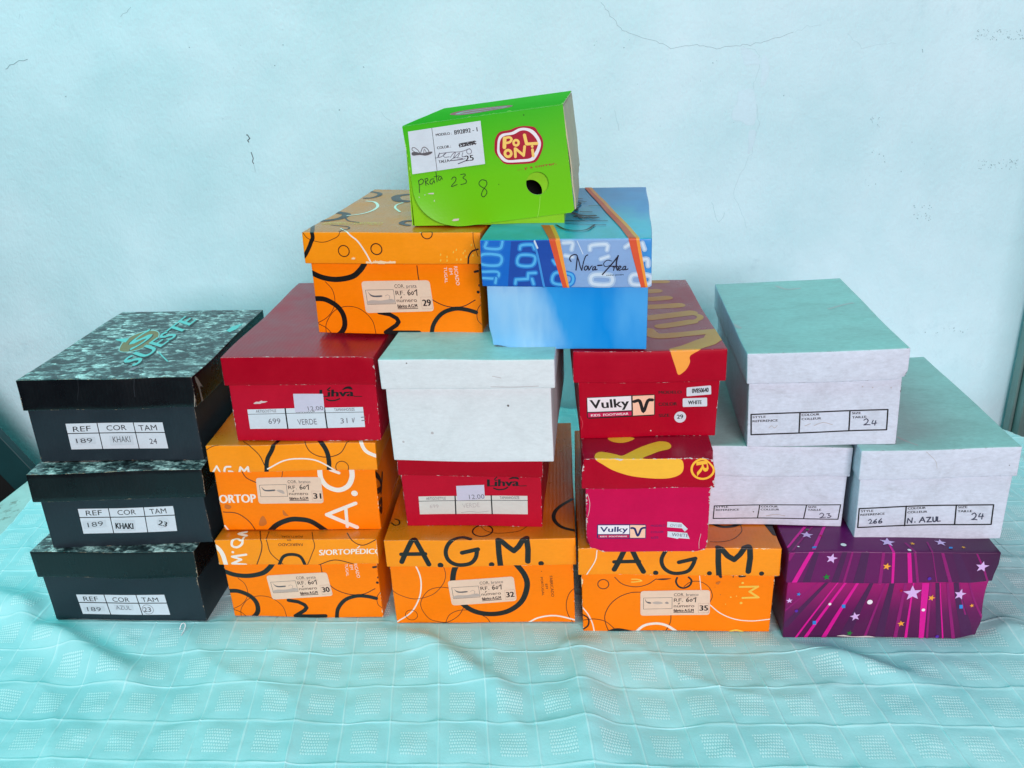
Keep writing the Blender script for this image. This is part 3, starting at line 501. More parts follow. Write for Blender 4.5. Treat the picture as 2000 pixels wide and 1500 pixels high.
 ('l',[(0.01303,0.23739),(0.04109,0.2462),(0.06952,0.25514)],0.02021,'tan'),
 ('s',[(0.06952,0.25514),(0.07922,0.24028),(0.07565,0.22599),(0.0645,0.21647)],0.00862,'tan'),
 ('l',[(0.0645,0.21647),(0.04436,0.20883),(0.02388,0.20224)],0.01786,'tan'),
 ('s',[(0.00411,0.188),(0.00741,0.1744),(0.01533,0.16505),(0.03648,0.16635)],0.01842,'tan'),
 ('l',[(0.03648,0.16635),(0.08687,0.17441)],0.01717,'tan'),
 ('p',[(0.07981,0.18164),(0.08971,0.1817),(0.08945,0.14423),(0.07796,0.12871),(0.05801,0.11508),(0.02045,0.11795),(0.03739,0.12783),(0.05784,0.14467),(0.06878,0.15218)],'tan'),
 ('ps',[(0.02221,0.11623),(0.03036,0.11719),(0.05801,0.11508),(0.04595,0.10633),(0.046,0.09873),(0.04257,0.09089),(0.03742,0.08552),(0.03277,0.0839),(0.02936,0.09269)],'yolk2'),
],
('vred','body','F'):[
 ('pr',[(-0.0747,0.05356),(0.00769,0.05516),(0.00802,0.02721),(-0.07481,0.02595)],'ink'),
 ('p',[(-0.0736,0.05278),(-0.02121,0.05367),(-0.02091,0.03526),(-0.07367,0.03478)],'white_p'),
 ('p',[(-0.07367,0.03356),(-0.02089,0.03374),(-0.02081,0.02855),(-0.07355,0.0276)],'magenta_l'),
 ('p',[(-0.01942,0.05362),(0.00635,0.054),(0.00673,0.02877),(-0.019,0.0282)],'peach'),
 ('t','Vulky',(-0.06964,0.03909),(-0.02361,0.03988),(-0.07058,0.05075),'ink',1),
 ('s',[(-0.01765,0.04637),(-0.01106,0.0468),(-0.00637,0.03337),(-0.00116,0.04684),(0.00431,0.04775)],0.00398,'ink'),
 ('t','KIDS  FOOTWEAR',(-0.06966,0.02888),(-0.02456,0.02957),(-0.06979,0.03194),'white_p',1),
 ('t','MODELO',(0.01179,0.05535),(0.03913,0.05539),(0.0114,0.05939),'ink',1),
 ('t','COLOR',(0.01223,0.03956),(0.0345,0.03989),(0.01183,0.0441),'ink',1),
 ('t','SIZE',(0.01264,0.02511),(0.02605,0.02538),(0.01225,0.02924),'ink',1),
 ('s',[(-0.08286,0.02952),(-0.08014,0.02024),(-0.08186,0.01256)],0.00056,'crease_red'),
 ('d',(0.00296,0.00766),0.00084,'chip'),
],
('wtop','body','F'):[
 ('l',[(-0.08208,0.04234),(0.07324,0.0449),(0.07374,0.01914),(-0.08133,0.01623),(-0.08208,0.04234)],0.00167,'ink'),
 ('l',[(-0.02631,0.04296),(-0.02614,0.01754)],0.0017,'ink'),
 ('l',[(0.03076,0.04374),(0.03122,0.01877)],0.00168,'ink'),
 ('t','STYLE',(-0.08023,0.03749),(-0.0653,0.03781),(-0.08031,0.04014),'ink',1),
 ('t','REFERENCE',(-0.08008,0.0322),(-0.05126,0.03264),(-0.08016,0.03509),'ink',1),
 ('t','COLOUR',(-0.02421,0.03885),(-0.00403,0.03926),(-0.02435,0.04171),'ink',1),
 ('t','COLLEUR',(-0.02395,0.0336),(-0.00165,0.0342),(-0.02409,0.03647),'ink',1),
 ('t','SIZE',(0.03354,0.03965),(0.04329,0.03986),(0.03334,0.04249),'ink',1),
 ('t','TAILLE',(0.03392,0.0342),(0.04989,0.03472),(0.03372,0.03705),'ink',1),
 ('s',[(0.04742,0.03171),(0.04998,0.03353),(0.05224,0.0311),(0.05043,0.02759),(0.04746,0.02553),(0.05055,0.02592),(0.05472,0.02581)],0.00114,'pen'),
 ('s',[(0.05781,0.03143),(0.05669,0.02719),(0.06182,0.02801)],0.0011,'pen'),
 ('s',[(0.06076,0.03088),(0.05996,0.0252)],0.00108,'pen'),
 ('s',[(-0.0612,0.02447),(-0.05809,0.02729),(-0.05478,0.0243),(-0.0517,0.0276)],0.00067,'faint'),
 ('s',[(-0.01978,0.0263),(-0.01358,0.02902)],0.00073,'faint'),
 ('s',[(-0.00922,0.02651),(0.00111,0.03007),(0.01181,0.02692)],0.00073,'faint'),
 ('d',(0.0428,0.07458),0.00082,'stain'),
 ('d',(0.05416,0.07307),0.00082,'stain'),
 ('d',(0.07459,0.07243),0.00082,'stain'),
],
('w23','body','F'):[
 ('l',[(-0.07419,0.02681),(0.07979,0.03136),(0.07853,0.01072),(-0.07473,0.00886),(-0.07419,0.02681)],0.00138,'ink'),
 ('l',[(-0.01797,0.02831),(-0.01948,0.0099)],0.00139,'ink'),
 ('l',[(0.03885,0.0298),(0.03693,0.01041)],0.00139,'ink'),
 ('t','STYLE',(-0.07219,0.0239),(-0.05694,0.02436),(-0.07235,0.02657),'ink',1),
 ('t','REFERENCE',(-0.07193,0.01964),(-0.04301,0.02028),(-0.07209,0.02231),'ink',1),
 ('t','COLOUR',(-0.01611,0.02488),(0.00418,0.02541),(-0.01632,0.02753),'ink',1),
 ('t','COLLEUR',(-0.01623,0.02063),(0.00635,0.02119),(-0.01644,0.02329),'ink',1),
 ('t','SIZE',(0.04101,0.02614),(0.05128,0.02653),(0.04075,0.02877),'ink',1),
 ('t','TAILLE',(0.04098,0.0219),(0.05706,0.02264),(0.04072,0.02455),'ink',1),
 ('s',[(0.05582,0.01732),(0.05832,0.01922),(0.06078,0.01713),(0.05932,0.01392),(0.05635,0.01228),(0.05943,0.01285),(0.06342,0.01344)],0.00099,'pen'),
 ('s',[(0.06425,0.01823),(0.06777,0.01881),(0.06649,0.01614),(0.06997,0.01512),(0.06751,0.01296),(0.06521,0.01346)],0.00104,'pen'),
 ('s',[(-0.00881,0.01299),(0.00234,0.01528),(0.01378,0.01383)],0.00081,'faint'),
 ('d',(-0.02515,0.01865),0.00091,'stain_dark'),
],
('wnaz','body','F'):[
 ('l',[(-0.08484,0.04557),(0.07215,0.04619),(0.07341,0.01992),(-0.08417,0.0189),(-0.08484,0.04557)],0.00173,'ink'),
 ('l',[(-0.02869,0.04613),(-0.02744,0.01883)],0.00174,'ink'),
 ('l',[(0.02925,0.04613),(0.03097,0.01974)],0.00172,'ink'),
 ('t','STYLE',(-0.08225,0.04043),(-0.0674,0.04062),(-0.08251,0.04349),'ink',1),
 ('t','REFERENCE',(-0.08227,0.03533),(-0.05318,0.03574),(-0.08252,0.0384),'ink',1),
 ('t','COLOUR',(-0.02628,0.04127),(-0.00563,0.04159),(-0.02659,0.04432),'ink',1),
 ('t','COLLEUR',(-0.02616,0.03594),(-0.00312,0.03622),(-0.02647,0.039),'ink',1),
 ('t','SIZE',(0.03189,0.04179),(0.04242,0.04207),(0.03152,0.04482),'ink',1),
 ('t','TAILLE',(0.03212,0.03649),(0.04859,0.03665),(0.03175,0.03953),'ink',1),
 ('s',[(-0.07195,0.02845),(-0.06992,0.02995),(-0.06818,0.02735),(-0.07049,0.02405),(-0.06622,0.02474)],0.00109,'pen'),
 ('s',[(-0.06234,0.0298),(-0.06532,0.02678),(-0.06465,0.02419),(-0.0621,0.02466),(-0.06272,0.02673),(-0.06479,0.02574)],0.00131,'pen'),
 ('s',[(-0.05655,0.03019),(-0.05925,0.02666),(-0.05859,0.02407),(-0.05562,0.02479),(-0.05625,0.02685),(-0.05875,0.02588)],0.00131,'pen'),
 ('l',[(-0.02478,0.02238),(-0.0246,0.02903),(-0.01966,0.02279),(-0.0195,0.02944)],0.00131,'pen'),
 ('d',(-0.0159,0.02374),0.00086,'pen'),
 ('l',[(-0.01068,0.02312),(-0.00759,0.03021),(-0.0043,0.02351)],0.00145,'pen'),
 ('l',[(-0.00967,0.02566),(-0.00543,0.02609)],0.0013,'pen'),
 ('l',[(-0.00282,0.02961),(0.00183,0.03002),(-0.00172,0.02346),(0.00337,0.02387)],0.00147,'pen'),
 ('s',[(0.0044,0.02997),(0.00546,0.02434),(0.0084,0.02479),(0.00819,0.0304)],0.00156,'pen'),
 ('l',[(0.0099,0.03036),(0.01017,0.02424),(0.01353,0.02468)],0.0013,'pen'),
 ('s',[(0.04898,0.03361),(0.05169,0.03558),(0.0542,0.03249),(0.0526,0.02847),(0.04946,0.02651),(0.05322,0.02694),(0.05584,0.02638)],0.0012,'pen'),
 ('s',[(0.05852,0.03493),(0.05743,0.0304),(0.0628,0.0313)],0.00116,'pen'),
 ('s',[(0.06155,0.03436),(0.06122,0.02728)],0.00111,'pen'),
],
('wnaz','lid','F'):[
 ('s',[(-0.01637,0.12157),(-0.00467,0.10929),(-0.0015,0.09957)],0.00063,'stain'),
 ('d',(0.07945,0.09985),0.00062,'stain_dark'),
 ('s',[(-0.03687,0.15869),(-0.03091,0.14796),(-0.02199,0.13727)],0.00311,'stain'),
],
('wtop','lid','F'):[
 ('ps',[(0.08634,0.08716),(0.08985,0.09268),(0.09156,0.0915),(0.09094,0.08521)],'stain_dark'),
 ('s',[(-0.00597,0.40152),(0.00379,0.38488),(0.02197,0.38687)],0.00549,'stain'),
 ('s',[(-0.09398,0.24436),(-0.08357,0.21986)],0.00625,'stain'),
 ('s',[(0.03756,0.2796),(0.06052,0.29759),(0.07394,0.30431)],0.00425,'stain'),
],
('green','flap','F'):[
 ('ps',[(0.00981,-0.03742),(0.01217,-0.02788),(0.01843,-0.0212),(0.03055,-0.02023),(0.03919,-0.01814),(0.04871,-0.01822),(0.05904,-0.02091),(0.06245,-0.02682),(0.06607,-0.033),(0.0668,-0.04057),(0.06386,-0.04887),(0.05796,-0.05768),(0.0516,-0.0604),(0.03719,-0.05978),(0.02049,-0.05771),(0.01415,-0.05105),(0.00973,-0.04382)],'crimson'),
 ('ps',[(0.01314,-0.03784),(0.01543,-0.02864),(0.02046,-0.02375),(0.03197,-0.02293),(0.04072,-0.02005),(0.04844,-0.02024),(0.05634,-0.02353),(0.06144,-0.03012),(0.0642,-0.03851),(0.06203,-0.04632),(0.05612,-0.05511),(0.05071,-0.05795),(0.03748,-0.05759),(0.02196,-0.05589),(0.01558,-0.05123),(0.01252,-0.04382)],'white_p'),
 ('ps',[(0.01575,-0.03817),(0.01799,-0.03012),(0.02312,-0.02616),(0.03398,-0.02571),(0.04275,-0.0227),(0.0501,-0.02387),(0.05652,-0.0295),(0.06068,-0.03806),(0.05864,-0.04473),(0.0529,-0.05214),(0.04846,-0.05486),(0.03669,-0.05444),(0.02353,-0.05339),(0.01798,-0.04801),(0.01556,-0.04374)],'crimson'),
 ('l',[(0.0231,-0.02892),(0.02148,-0.03866)],0.00429,'cream'),
 ('s',[(0.0234,-0.0285),(0.02883,-0.02827),(0.031,-0.03084),(0.02843,-0.03375),(0.02283,-0.0342)],0.00269,'cream'),
 ('ring',(0.03566,-0.03536),0.00297,0.00274,'cream'),
 ('l',[(0.04643,-0.02821),(0.04756,-0.03779)],0.00367,'cream'),
 ('l',[(0.04798,-0.0383),(0.05971,-0.03909)],0.00332,'cream'),
 ('ring',(0.02479,-0.04606),0.00371,0.00311,'cream'),
 ('l',[(0.03284,-0.0508),(0.03358,-0.04181)],0.00311,'cream'),
 ('l',[(0.03429,-0.0419),(0.04189,-0.04984)],0.00282,'cream'),
 ('l',[(0.04251,-0.05061),(0.04502,-0.0407)],0.00309,'cream'),
 ('l',[(0.05351,-0.04548),(0.05358,-0.05246)],0.00309,'cream'),
 ('d',(0.05375,-0.0418),0.00154,'cream'),
 ('t','... y a correr.',(0.03327,-0.06637),(0.07933,-0.06548),(0.03308,-0.06328),'crimson',1),
 ('s',[(-0.08544,-0.06373),(-0.0857,-0.07071),(-0.08669,-0.07764)],0.00087,'pen_g'),
 ('s',[(-0.08582,-0.06441),(-0.08167,-0.06226),(-0.07955,-0.06445),(-0.08112,-0.06764),(-0.08507,-0.06861)],0.00087,'pen_g'),
 ('l',[(-0.07748,-0.06265),(-0.07757,-0.07024)],0.00087,'pen_g'),
 ('s',[(-0.07754,-0.06301),(-0.07456,-0.06241),(-0.07436,-0.06484),(-0.07737,-0.06628),(-0.07397,-0.06972)],0.00087,'pen_g'),
 ('s',[(-0.06671,-0.06397),(-0.07048,-0.06411),(-0.07243,-0.06809),(-0.07018,-0.06957),(-0.06702,-0.06574),(-0.06691,-0.06876)],0.00086,'pen_g'),
 ('l',[(-0.06319,-0.05661),(-0.06365,-0.06796)],0.00087,'pen_g'),
 ('l',[(-0.0663,-0.06162),(-0.06,-0.0612)],0.00071,'pen_g'),
 ('s',[(-0.05766,-0.06208),(-0.0605,-0.06269),(-0.06178,-0.06578),(-0.05964,-0.0664),(-0.05761,-0.06329),(-0.05704,-0.06576)],0.00084,'pen_g'),
 ('s',[(-0.04582,-0.06713),(-0.04385,-0.06497),(-0.04085,-0.06558),(-0.04148,-0.06946),(-0.04767,-0.07533),(-0.04037,-0.07405)],0.00086,'pen_g'),
 ('s',[(-0.03451,-0.06313),(-0.02989,-0.06286),(-0.02894,-0.06465),(-0.0324,-0.06698),(-0.02895,-0.07015),(-0.02975,-0.07366),(-0.0361,-0.07457)],0.00083,'pen_g'),
 ('s',[(-0.00564,-0.07348),(-0.01035,-0.07207),(-0.01416,-0.0752),(-0.01324,-0.07891),(-0.00719,-0.08386),(-0.0066,-0.08816),(-0.01091,-0.09212),(-0.0134,-0.08976),(-0.01101,-0.08461),(-0.0051,-0.0781),(-0.00528,-0.07353)],0.00086,'pen_g'),
 ('p',[(-0.08161,-0.08093),(-0.07965,-0.08056),(-0.0805,-0.0818)],'chip'),
 ('p',[(-0.07732,-0.08023),(-0.07444,-0.0796),(-0.06948,-0.07996),(-0.07001,-0.0816),(-0.07465,-0.0808)],'chip'),
 ('p',[(-0.07114,-0.08953),(-0.06984,-0.08785),(-0.07,-0.09027)],'chip'),
 ('p',[(-0.0534,-0.11532),(-0.05058,-0.11354),(-0.04433,-0.11391),(-0.0453,-0.11603),(-0.05038,-0.11618)],'chip'),
 ('p',[(-0.088,-0.08138),(-0.08708,-0.08333),(-0.08781,-0.08385)],'chip'),
 ('s',[(0.05576,-0.0993),(0.05335,-0.11172),(0.04965,-0.1235)],0.00049,'green_lt'),
 ('d',(0.04854,-0.00597),0.0007,'pen_g'),
 ('d',(0.00904,-0.07982),0.00049,'pen_g'),
],
('green','top','F'):[
 ('ps',[(-0.05044,0.08036),(-0.05259,0.12447),(-0.03372,0.14329),(-0.00558,0.13691),(0.01564,0.12808),(0.02651,0.09997),(0.02215,0.06799),(-0.00127,0.05242),(-0.02683,0.04603)],'crimson'),
 ('ps',[(-0.04394,0.0806),(-0.03952,0.11042),(-0.0162,0.11536),(0.00824,0.11112),(0.02026,0.09751),(0.01261,0.0736),(-0.00896,0.06256),(-0.02908,0.06052)],'dull_white'),
 ('ps',[(-0.03889,0.08166),(-0.0326,0.10016),(-0.01207,0.10449),(0.00956,0.09982),(0.01566,0.09201),(0.0071,0.07684),(-0.01292,0.07264),(-0.02931,0.0703)],'crimson'),
],
}
STICKERS={
('blackA','body'):[
 ('size_label',('p',[(-0.06213,0.05267),(0.06372,0.05318),(0.06407,0.01698),(-0.06258,0.01711)],'paper'),[('l',[(-0.06295,0.03904),(0.06434,0.0392)],0.00122,'ink'),('l',[(-0.0212,0.05273),(-0.02157,0.01702)],0.00117,'ink'),('l',[(0.02557,0.05287),(0.02568,0.01682)],0.00116,'ink'),('t','REF',(-0.0544,0.0413),(-0.03127,0.0421),(-0.05365,0.04892),'ink',0),('t','COR',(-0.01071,0.04234),(0.01508,0.04288),(-0.0103,0.04974),'ink',0),('t','TAM',(0.0314,0.04179),(0.05508,0.04237),(0.03109,0.04979),'ink',0),('p',[(-0.05496,0.03284),(-0.02795,0.03398),(-0.02869,0.02427),(-0.05547,0.02372)],'paper2'),('t','189',(-0.05353,0.02572),(-0.03241,0.02617),(-0.0536,0.03221),'ink2',0),('p',[(-0.0096,0.03507),(0.02097,0.03595),(0.02017,0.02221),(-0.0105,0.02152)],'paper2'),('t','KHAKI',(-0.00586,0.02591),(0.01663,0.02613),(-0.00544,0.0344),'ink2',0),('t','24',(0.04149,0.02326),(0.05124,0.0235),(0.04148,0.03115),'ink2',0)]),
],
('blackB','body'):[
 ('size_label',('p',[(-0.06005,0.05676),(0.0644,0.05628),(0.06456,0.05032),(0.06293,0.01915),(-0.06122,0.02036)],'paper'),[('l',[(-0.06038,0.04415),(0.065,0.04282)],0.0013,'ink'),('l',[(-0.01946,0.05685),(-0.02092,0.02029)],0.00117,'ink'),('l',[(0.02622,0.05652),(0.0243,0.01959)],0.00116,'ink'),('t','REF',(-0.05113,0.04679),(-0.02965,0.04722),(-0.05048,0.05446),'ink',0),('t','COR',(-0.00911,0.04683),(0.01489,0.04695),(-0.00881,0.0543),'ink',0),('t','TAM',(0.03309,0.04623),(0.05461,0.04623),(0.03282,0.05413),'ink',0),('p',[(-0.0588,0.03806),(-0.02694,0.04003),(-0.02801,0.02927),(-0.05915,0.02681)],'paper2'),('t','189',(-0.05284,0.0296),(-0.03165,0.03158),(-0.05252,0.03673),'ink2',0),('p',[(-0.01669,0.03962),(0.01125,0.03851),(0.00891,0.02281),(-0.01881,0.02304)],'paper2'),('t','KHAKI',(-0.01614,0.02663),(0.0066,0.02529),(-0.01488,0.03589),'ink',1),('ps',[(0.03935,0.03632),(0.04541,0.04038),(0.05357,0.03898),(0.05471,0.03032),(0.04806,0.02517),(0.03986,0.02658)],'paper2'),('t','23',(0.03994,0.02982),(0.05014,0.02617),(0.04287,0.03704),'ink',1)]),
],
('blackC','body'):[
 ('size_label',('p',[(-0.06817,0.041),(0.05653,0.04264),(0.05813,0.00986),(-0.06661,0.00911)],'paper'),[('l',[(-0.06721,0.02805),(0.05727,0.0291)],0.00143,'ink'),('l',[(-0.02803,0.04153),(-0.02616,0.00927)],0.00132,'ink'),('l',[(0.01746,0.04212),(0.01955,0.00974)],0.0013,'ink'),('t','REF',(-0.0596,0.03048),(-0.03845,0.03077),(-0.05957,0.03835),'ink',0),('t','COR',(-0.01746,0.0306),(0.00652,0.0307),(-0.01759,0.03822),'ink',0),('t','TAM',(0.02414,0.03118),(0.04679,0.03126),(0.02346,0.03853),'ink',0),('p',[(-0.06325,0.02089),(-0.03228,0.0225),(-0.03249,0.01433),(-0.06274,0.0127)],'paper2'),('t','189',(-0.0584,0.01394),(-0.03815,0.01424),(-0.05839,0.02096),'ink2',0),('p',[(-0.01758,0.0255),(0.0094,0.02542),(0.0091,0.01728),(-0.01745,0.01689)],'paper2'),('t','AZUL',(-0.01558,0.01808),(0.00583,0.01793),(-0.01607,0.02506),'ink3',0),('ring',(0.02898,0.01874),0.0076,0.0006,'ink3'),('t','23',(0.02276,0.01469),(0.03318,0.01485),(0.02298,0.0226),'ink2',0)]),
],
('lihvaA','body'):[
 ('size_label',('p',[(-0.07232,0.04366),(0.07325,0.04642),(0.07333,0.01898),(-0.07257,0.01659)],'paper'),[('l',[(-0.07242,0.03708),(0.07332,0.0395)],0.0007,'ink2'),('l',[(-0.0237,0.04449),(-0.02386,0.01753)],0.00173,'ink'),('l',[(0.02549,0.0456),(0.02577,0.01833)],0.00171,'ink'),('t','ARTIGO/STYLE',(-0.06165,0.03919),(-0.03578,0.03976),(-0.06158,0.0431),'ink2',0),('t','TAMANHO/SIZE',(0.03742,0.04088),(0.06278,0.04158),(0.03724,0.0449),'ink2',0),('t','COR/COLOR',(-0.01127,0.03865),(0.01338,0.03921),(-0.01118,0.04227),'ink2',0),('t','699',(-0.04747,0.02373),(-0.03212,0.02403),(-0.04713,0.03148),'ink3',0),('t','VERDE',(-0.01016,0.02237),(0.01402,0.02325),(-0.01067,0.03039),'ink3',0),('t','31',(0.04327,0.02413),(0.05199,0.02471),(0.04344,0.03142),'ink3',0),('s',[(0.05822,0.03115),(0.05902,0.02528),(0.06096,0.03157)],0.0008,'ink3'),('l',[(0.0699,0.03228),(0.07445,0.03284)],0.00111,'ink3'),('l',[(0.07009,0.02781),(0.07426,0.02837)],0.00111,'ink3')]),
 ('price_label',('p',[(-0.01112,0.06408),(0.02602,0.06402),(0.02529,0.04172),(0.01359,0.04088),(0.00989,0.04227),(0.00319,0.04032),(-0.01177,0.03976)],'paper_lav'),[('t','12.00',(0.00532,0.04185),(0.02436,0.04255),(0.00462,0.04754),'ink3',0)]),
],
('lihvaB','body'):[
 ('size_label',('p',[(-0.06952,0.04398),(0.07115,0.04496),(0.07091,0.01857),(-0.07049,0.01766)],'paper_aged'),[('l',[(-0.06974,0.03708),(0.07127,0.03836)],0.00083,'ink2'),('l',[(-0.02203,0.04431),(-0.02295,0.0179)],0.00167,'ink'),('l',[(0.0243,0.04464),(0.02419,0.01834)],0.00166,'ink'),('t','ARTIGO/STYLE',(-0.05994,0.03883),(-0.03437,0.03923),(-0.05979,0.0428),'ink2',0),('t','TAMANHO/SIZE',(0.03518,0.03995),(0.06047,0.04035),(0.03519,0.04388),'ink2',0),('t','699',(-0.05611,0.02668),(-0.04456,0.02699),(-0.05622,0.03215),'faint',0),('t','VERDE',(-0.01347,0.02663),(0.00873,0.02807),(-0.01395,0.03333),'faint',0),('s',[(-0.01577,0.01987),(-0.00457,0.02145),(0.00644,0.02049),(0.01944,0.0223)],0.00085,'faint')]),
 ('price_label',('p',[(-0.01956,0.05879),(0.01605,0.06001),(0.01603,0.04023),(0.00384,0.03847),(-0.01973,0.03767)],'paper_lav'),[('t','12.00',(-0.00397,0.03966),(0.01567,0.04043),(-0.00447,0.0463),'ink3',0)]),
],
('agm29','body'):[
 ('size_label',('pr',[(-0.04346,0.06797),(0.04383,0.07197),(0.04601,0.03263),(-0.04137,0.02728)],'beige'),[('l',[(-0.03895,0.05677),(-0.00315,0.05857),(-0.00219,0.04053),(-0.038,0.03849),(-0.03895,0.05677)],0.00052,'ink2'),('ps',[(-0.03672,0.05607),(-0.03389,0.05215),(-0.02854,0.05019),(-0.01893,0.0507),(-0.01883,0.04889),(-0.02667,0.04806),(-0.03287,0.04936)],'sole'),('ps',[(-0.03776,0.04217),(-0.03172,0.04413),(-0.02033,0.04395),(-0.00556,0.04638),(-0.00356,0.04166),(-0.03673,0.03938)],'photo_grey'),('s',[(-0.01451,0.04993),(-0.0111,0.05172),(-0.00835,0.04945),(-0.00993,0.04614),(-0.00639,0.04553)],0.00052,'photo_grey2'),('t','COR.',(-0.00108,0.06088),(0.01158,0.0615),(-0.00133,0.06549),'ink',0),('t','prata',(0.0142,0.06163),(0.02703,0.06227),(0.01395,0.06621),'ink2',0),('t','RF.',(-0.00059,0.05167),(0.01076,0.05227),(-0.00089,0.05728),'ink',0),('s',[(0.01739,0.0592),(0.01497,0.05549),(0.01601,0.05235),(0.01813,0.05366),(0.01759,0.05562),(0.01571,0.05473)],0.00105,'ink'),('s',[(0.02102,0.05699),(0.01957,0.05453),(0.0208,0.053),(0.02243,0.05508),(0.02102,0.05699)],0.00096,'ink'),('l',[(0.02364,0.05713),(0.02656,0.05966),(0.02634,0.0525)],0.00114,'ink'),('t','numero',(-0.00011,0.04266),(0.02566,0.04411),(-0.00038,0.04767),'ink',0),('l',[(0.00529,0.04818),(0.00651,0.04984)],0.00105,'ink'),('t','fabrico A.G.M',(0.00027,0.03545),(0.02517,0.03692),(3e-05,0.04006),'ink',1),('l',[(0.00034,0.03425),(0.02568,0.03576)],0.00079,'ink'),('l',[(0.03057,0.05034),(0.04368,0.05105),(0.0445,0.03609),(0.0314,0.03531),(0.03057,0.05034)],0.00035,'faint2'),('l',[(-0.00092,0.05788),(0.02964,0.05942)],0.00026,'faint2'),('l',[(-0.00103,0.05988),(0.02691,0.06127)],0.00026,'faint2'),('t','29',(0.03295,0.03897),(0.043,0.03956),(0.03247,0.04767),'ink',1)]),
],
('agm30','body'):[
 ('size_label',('pr',[(-0.04785,0.06665),(0.03549,0.07192),(0.03902,0.03566),(-0.04557,0.02818)],'beige'),[('l',[(-0.04345,0.05614),(-0.00913,0.05856),(-0.00785,0.0417),(-0.04239,0.03888),(-0.04345,0.05614)],0.0005,'ink2'),('ps',[(-0.04131,0.05552),(-0.03855,0.05188),(-0.03339,0.05015),(-0.02416,0.05084),(-0.02404,0.04914),(-0.03157,0.04818),(-0.03755,0.04926)],'sole'),('ps',[(-0.04218,0.04236),(-0.03639,0.04436),(-0.02541,0.04446),(-0.01122,0.04709),(-0.0092,0.04272),(-0.04118,0.03975)],'photo_grey'),('s',[(-0.01989,0.05021),(-0.01665,0.05197),(-0.01396,0.0499),(-0.01542,0.04676),(-0.01201,0.04627)],0.0005,'photo_grey2'),('t','COR.',(-0.0072,0.06076),(0.00493,0.0616),(-0.00753,0.06506),'ink',0),('t','prata',(0.00743,0.06177),(0.01973,0.06262),(0.00708,0.06603),'ink2',0),('t','RF.',(-0.00654,0.05216),(0.00437,0.05297),(-0.00694,0.0574),'ink',0),('s',[(0.01057,0.05957),(0.00833,0.05606),(0.00942,0.05317),(0.01143,0.05443),(0.01085,0.05625),(0.00907,0.05537)],0.001,'ink'),('s',[(0.01411,0.0576),(0.01279,0.05527),(0.01401,0.05388),(0.01552,0.05585),(0.01411,0.0576)],0.00092,'ink'),('l',[(0.01662,0.05778),(0.01935,0.06019),(0.01936,0.05354)],0.00109,'ink'),('t','numero',(-0.00589,0.04374),(0.01895,0.04574),(-0.00625,0.04842),'ink',0),('l',[(-0.0008,0.04903),(0.00034,0.05061)],0.001,'ink'),('t','fabrico A.G.M',(-0.00537,0.03701),(0.01869,0.03905),(-0.0057,0.04131),'ink',1),('l',[(-0.00528,0.03589),(0.01921,0.03798)],0.00075,'ink'),('l',[(0.0235,0.05164),(0.0361,0.05261),(0.03744,0.03881),(0.02476,0.03772),(0.0235,0.05164)],0.00033,'faint2'),('l',[(-0.00698,0.05796),(0.02232,0.06003)],0.00025,'faint2'),('l',[(-0.00713,0.05983),(0.01964,0.06169)],0.00025,'faint2'),('t','30',(0.02615,0.04116),(0.03585,0.04197),(0.02541,0.04921),'ink',1)]),
],
('agm31','body'):[
 ('size_label',('pr',[(-0.05196,0.07737),(0.03319,0.07841),(0.03322,0.03996),(-0.05301,0.03922)],'beige'),[('l',[(-0.04841,0.06673),(-0.01337,0.06712),(-0.01362,0.04989),(-0.04886,0.04956),(-0.04841,0.06673)],0.00051,'ink2'),('ps',[(-0.04633,0.06446),(-0.04301,0.0603),(-0.03789,0.05959),(-0.02932,0.06006),(-0.02936,0.05815),(-0.03794,0.0573),(-0.04391,0.05877)],'sole'),('ps',[(-0.02763,0.05855),(-0.02333,0.05975),(-0.01822,0.05789),(-0.01743,0.05368),(-0.0217,0.05479)],'photo_grey'),('t','COR.',(-0.01121,0.06925),(0.00117,0.06939),(-0.01115,0.07366),'ink',0),('t','branco',(0.00374,0.06942),(0.0188,0.06959),(0.00378,0.07383),'ink2',0),('t','RF.',(-0.01133,0.06045),(-0.0002,0.06056),(-0.01126,0.06581),'ink',0),('s',[(0.00671,0.06696),(0.00411,0.06348),(0.00494,0.06043),(0.00709,0.0616),(0.00668,0.06351),(0.00479,0.06272)],0.00102,'ink'),('s',[(0.01011,0.0647),(0.00855,0.06238),(0.00965,0.06086),(0.01138,0.0628),(0.01011,0.0647)],0.00094,'ink'),('l',[(0.01267,0.06473),(0.01568,0.06706),(0.01504,0.06015)],0.00111,'ink'),('t','numero',(-0.01145,0.05183),(0.01389,0.05208),(-0.01138,0.05662),'ink',0),('l',[(-0.00581,0.05686),(-0.0045,0.05841)],0.00102,'ink'),('t','fabrico A.G.M',(-0.01155,0.04494),(0.01299,0.04516),(-0.01148,0.04934),'ink',1),('l',[(-0.01156,0.04379),(0.01341,0.04401)],0.00077,'ink'),('l',[(0.01906,0.05789),(0.03192,0.05802),(0.03193,0.04341),(0.01901,0.04329),(0.01906,0.05789)],0.00034,'faint2'),('l',[(-0.01125,0.06638),(0.01867,0.06671)],0.00026,'faint2'),('l',[(-0.01122,0.0683),(0.01611,0.0686)],0.00026,'faint2'),('t','31',(0.02074,0.04677),(0.03063,0.04686),(0.02077,0.05522),'ink',1)]),
],
('agm32','body'):[
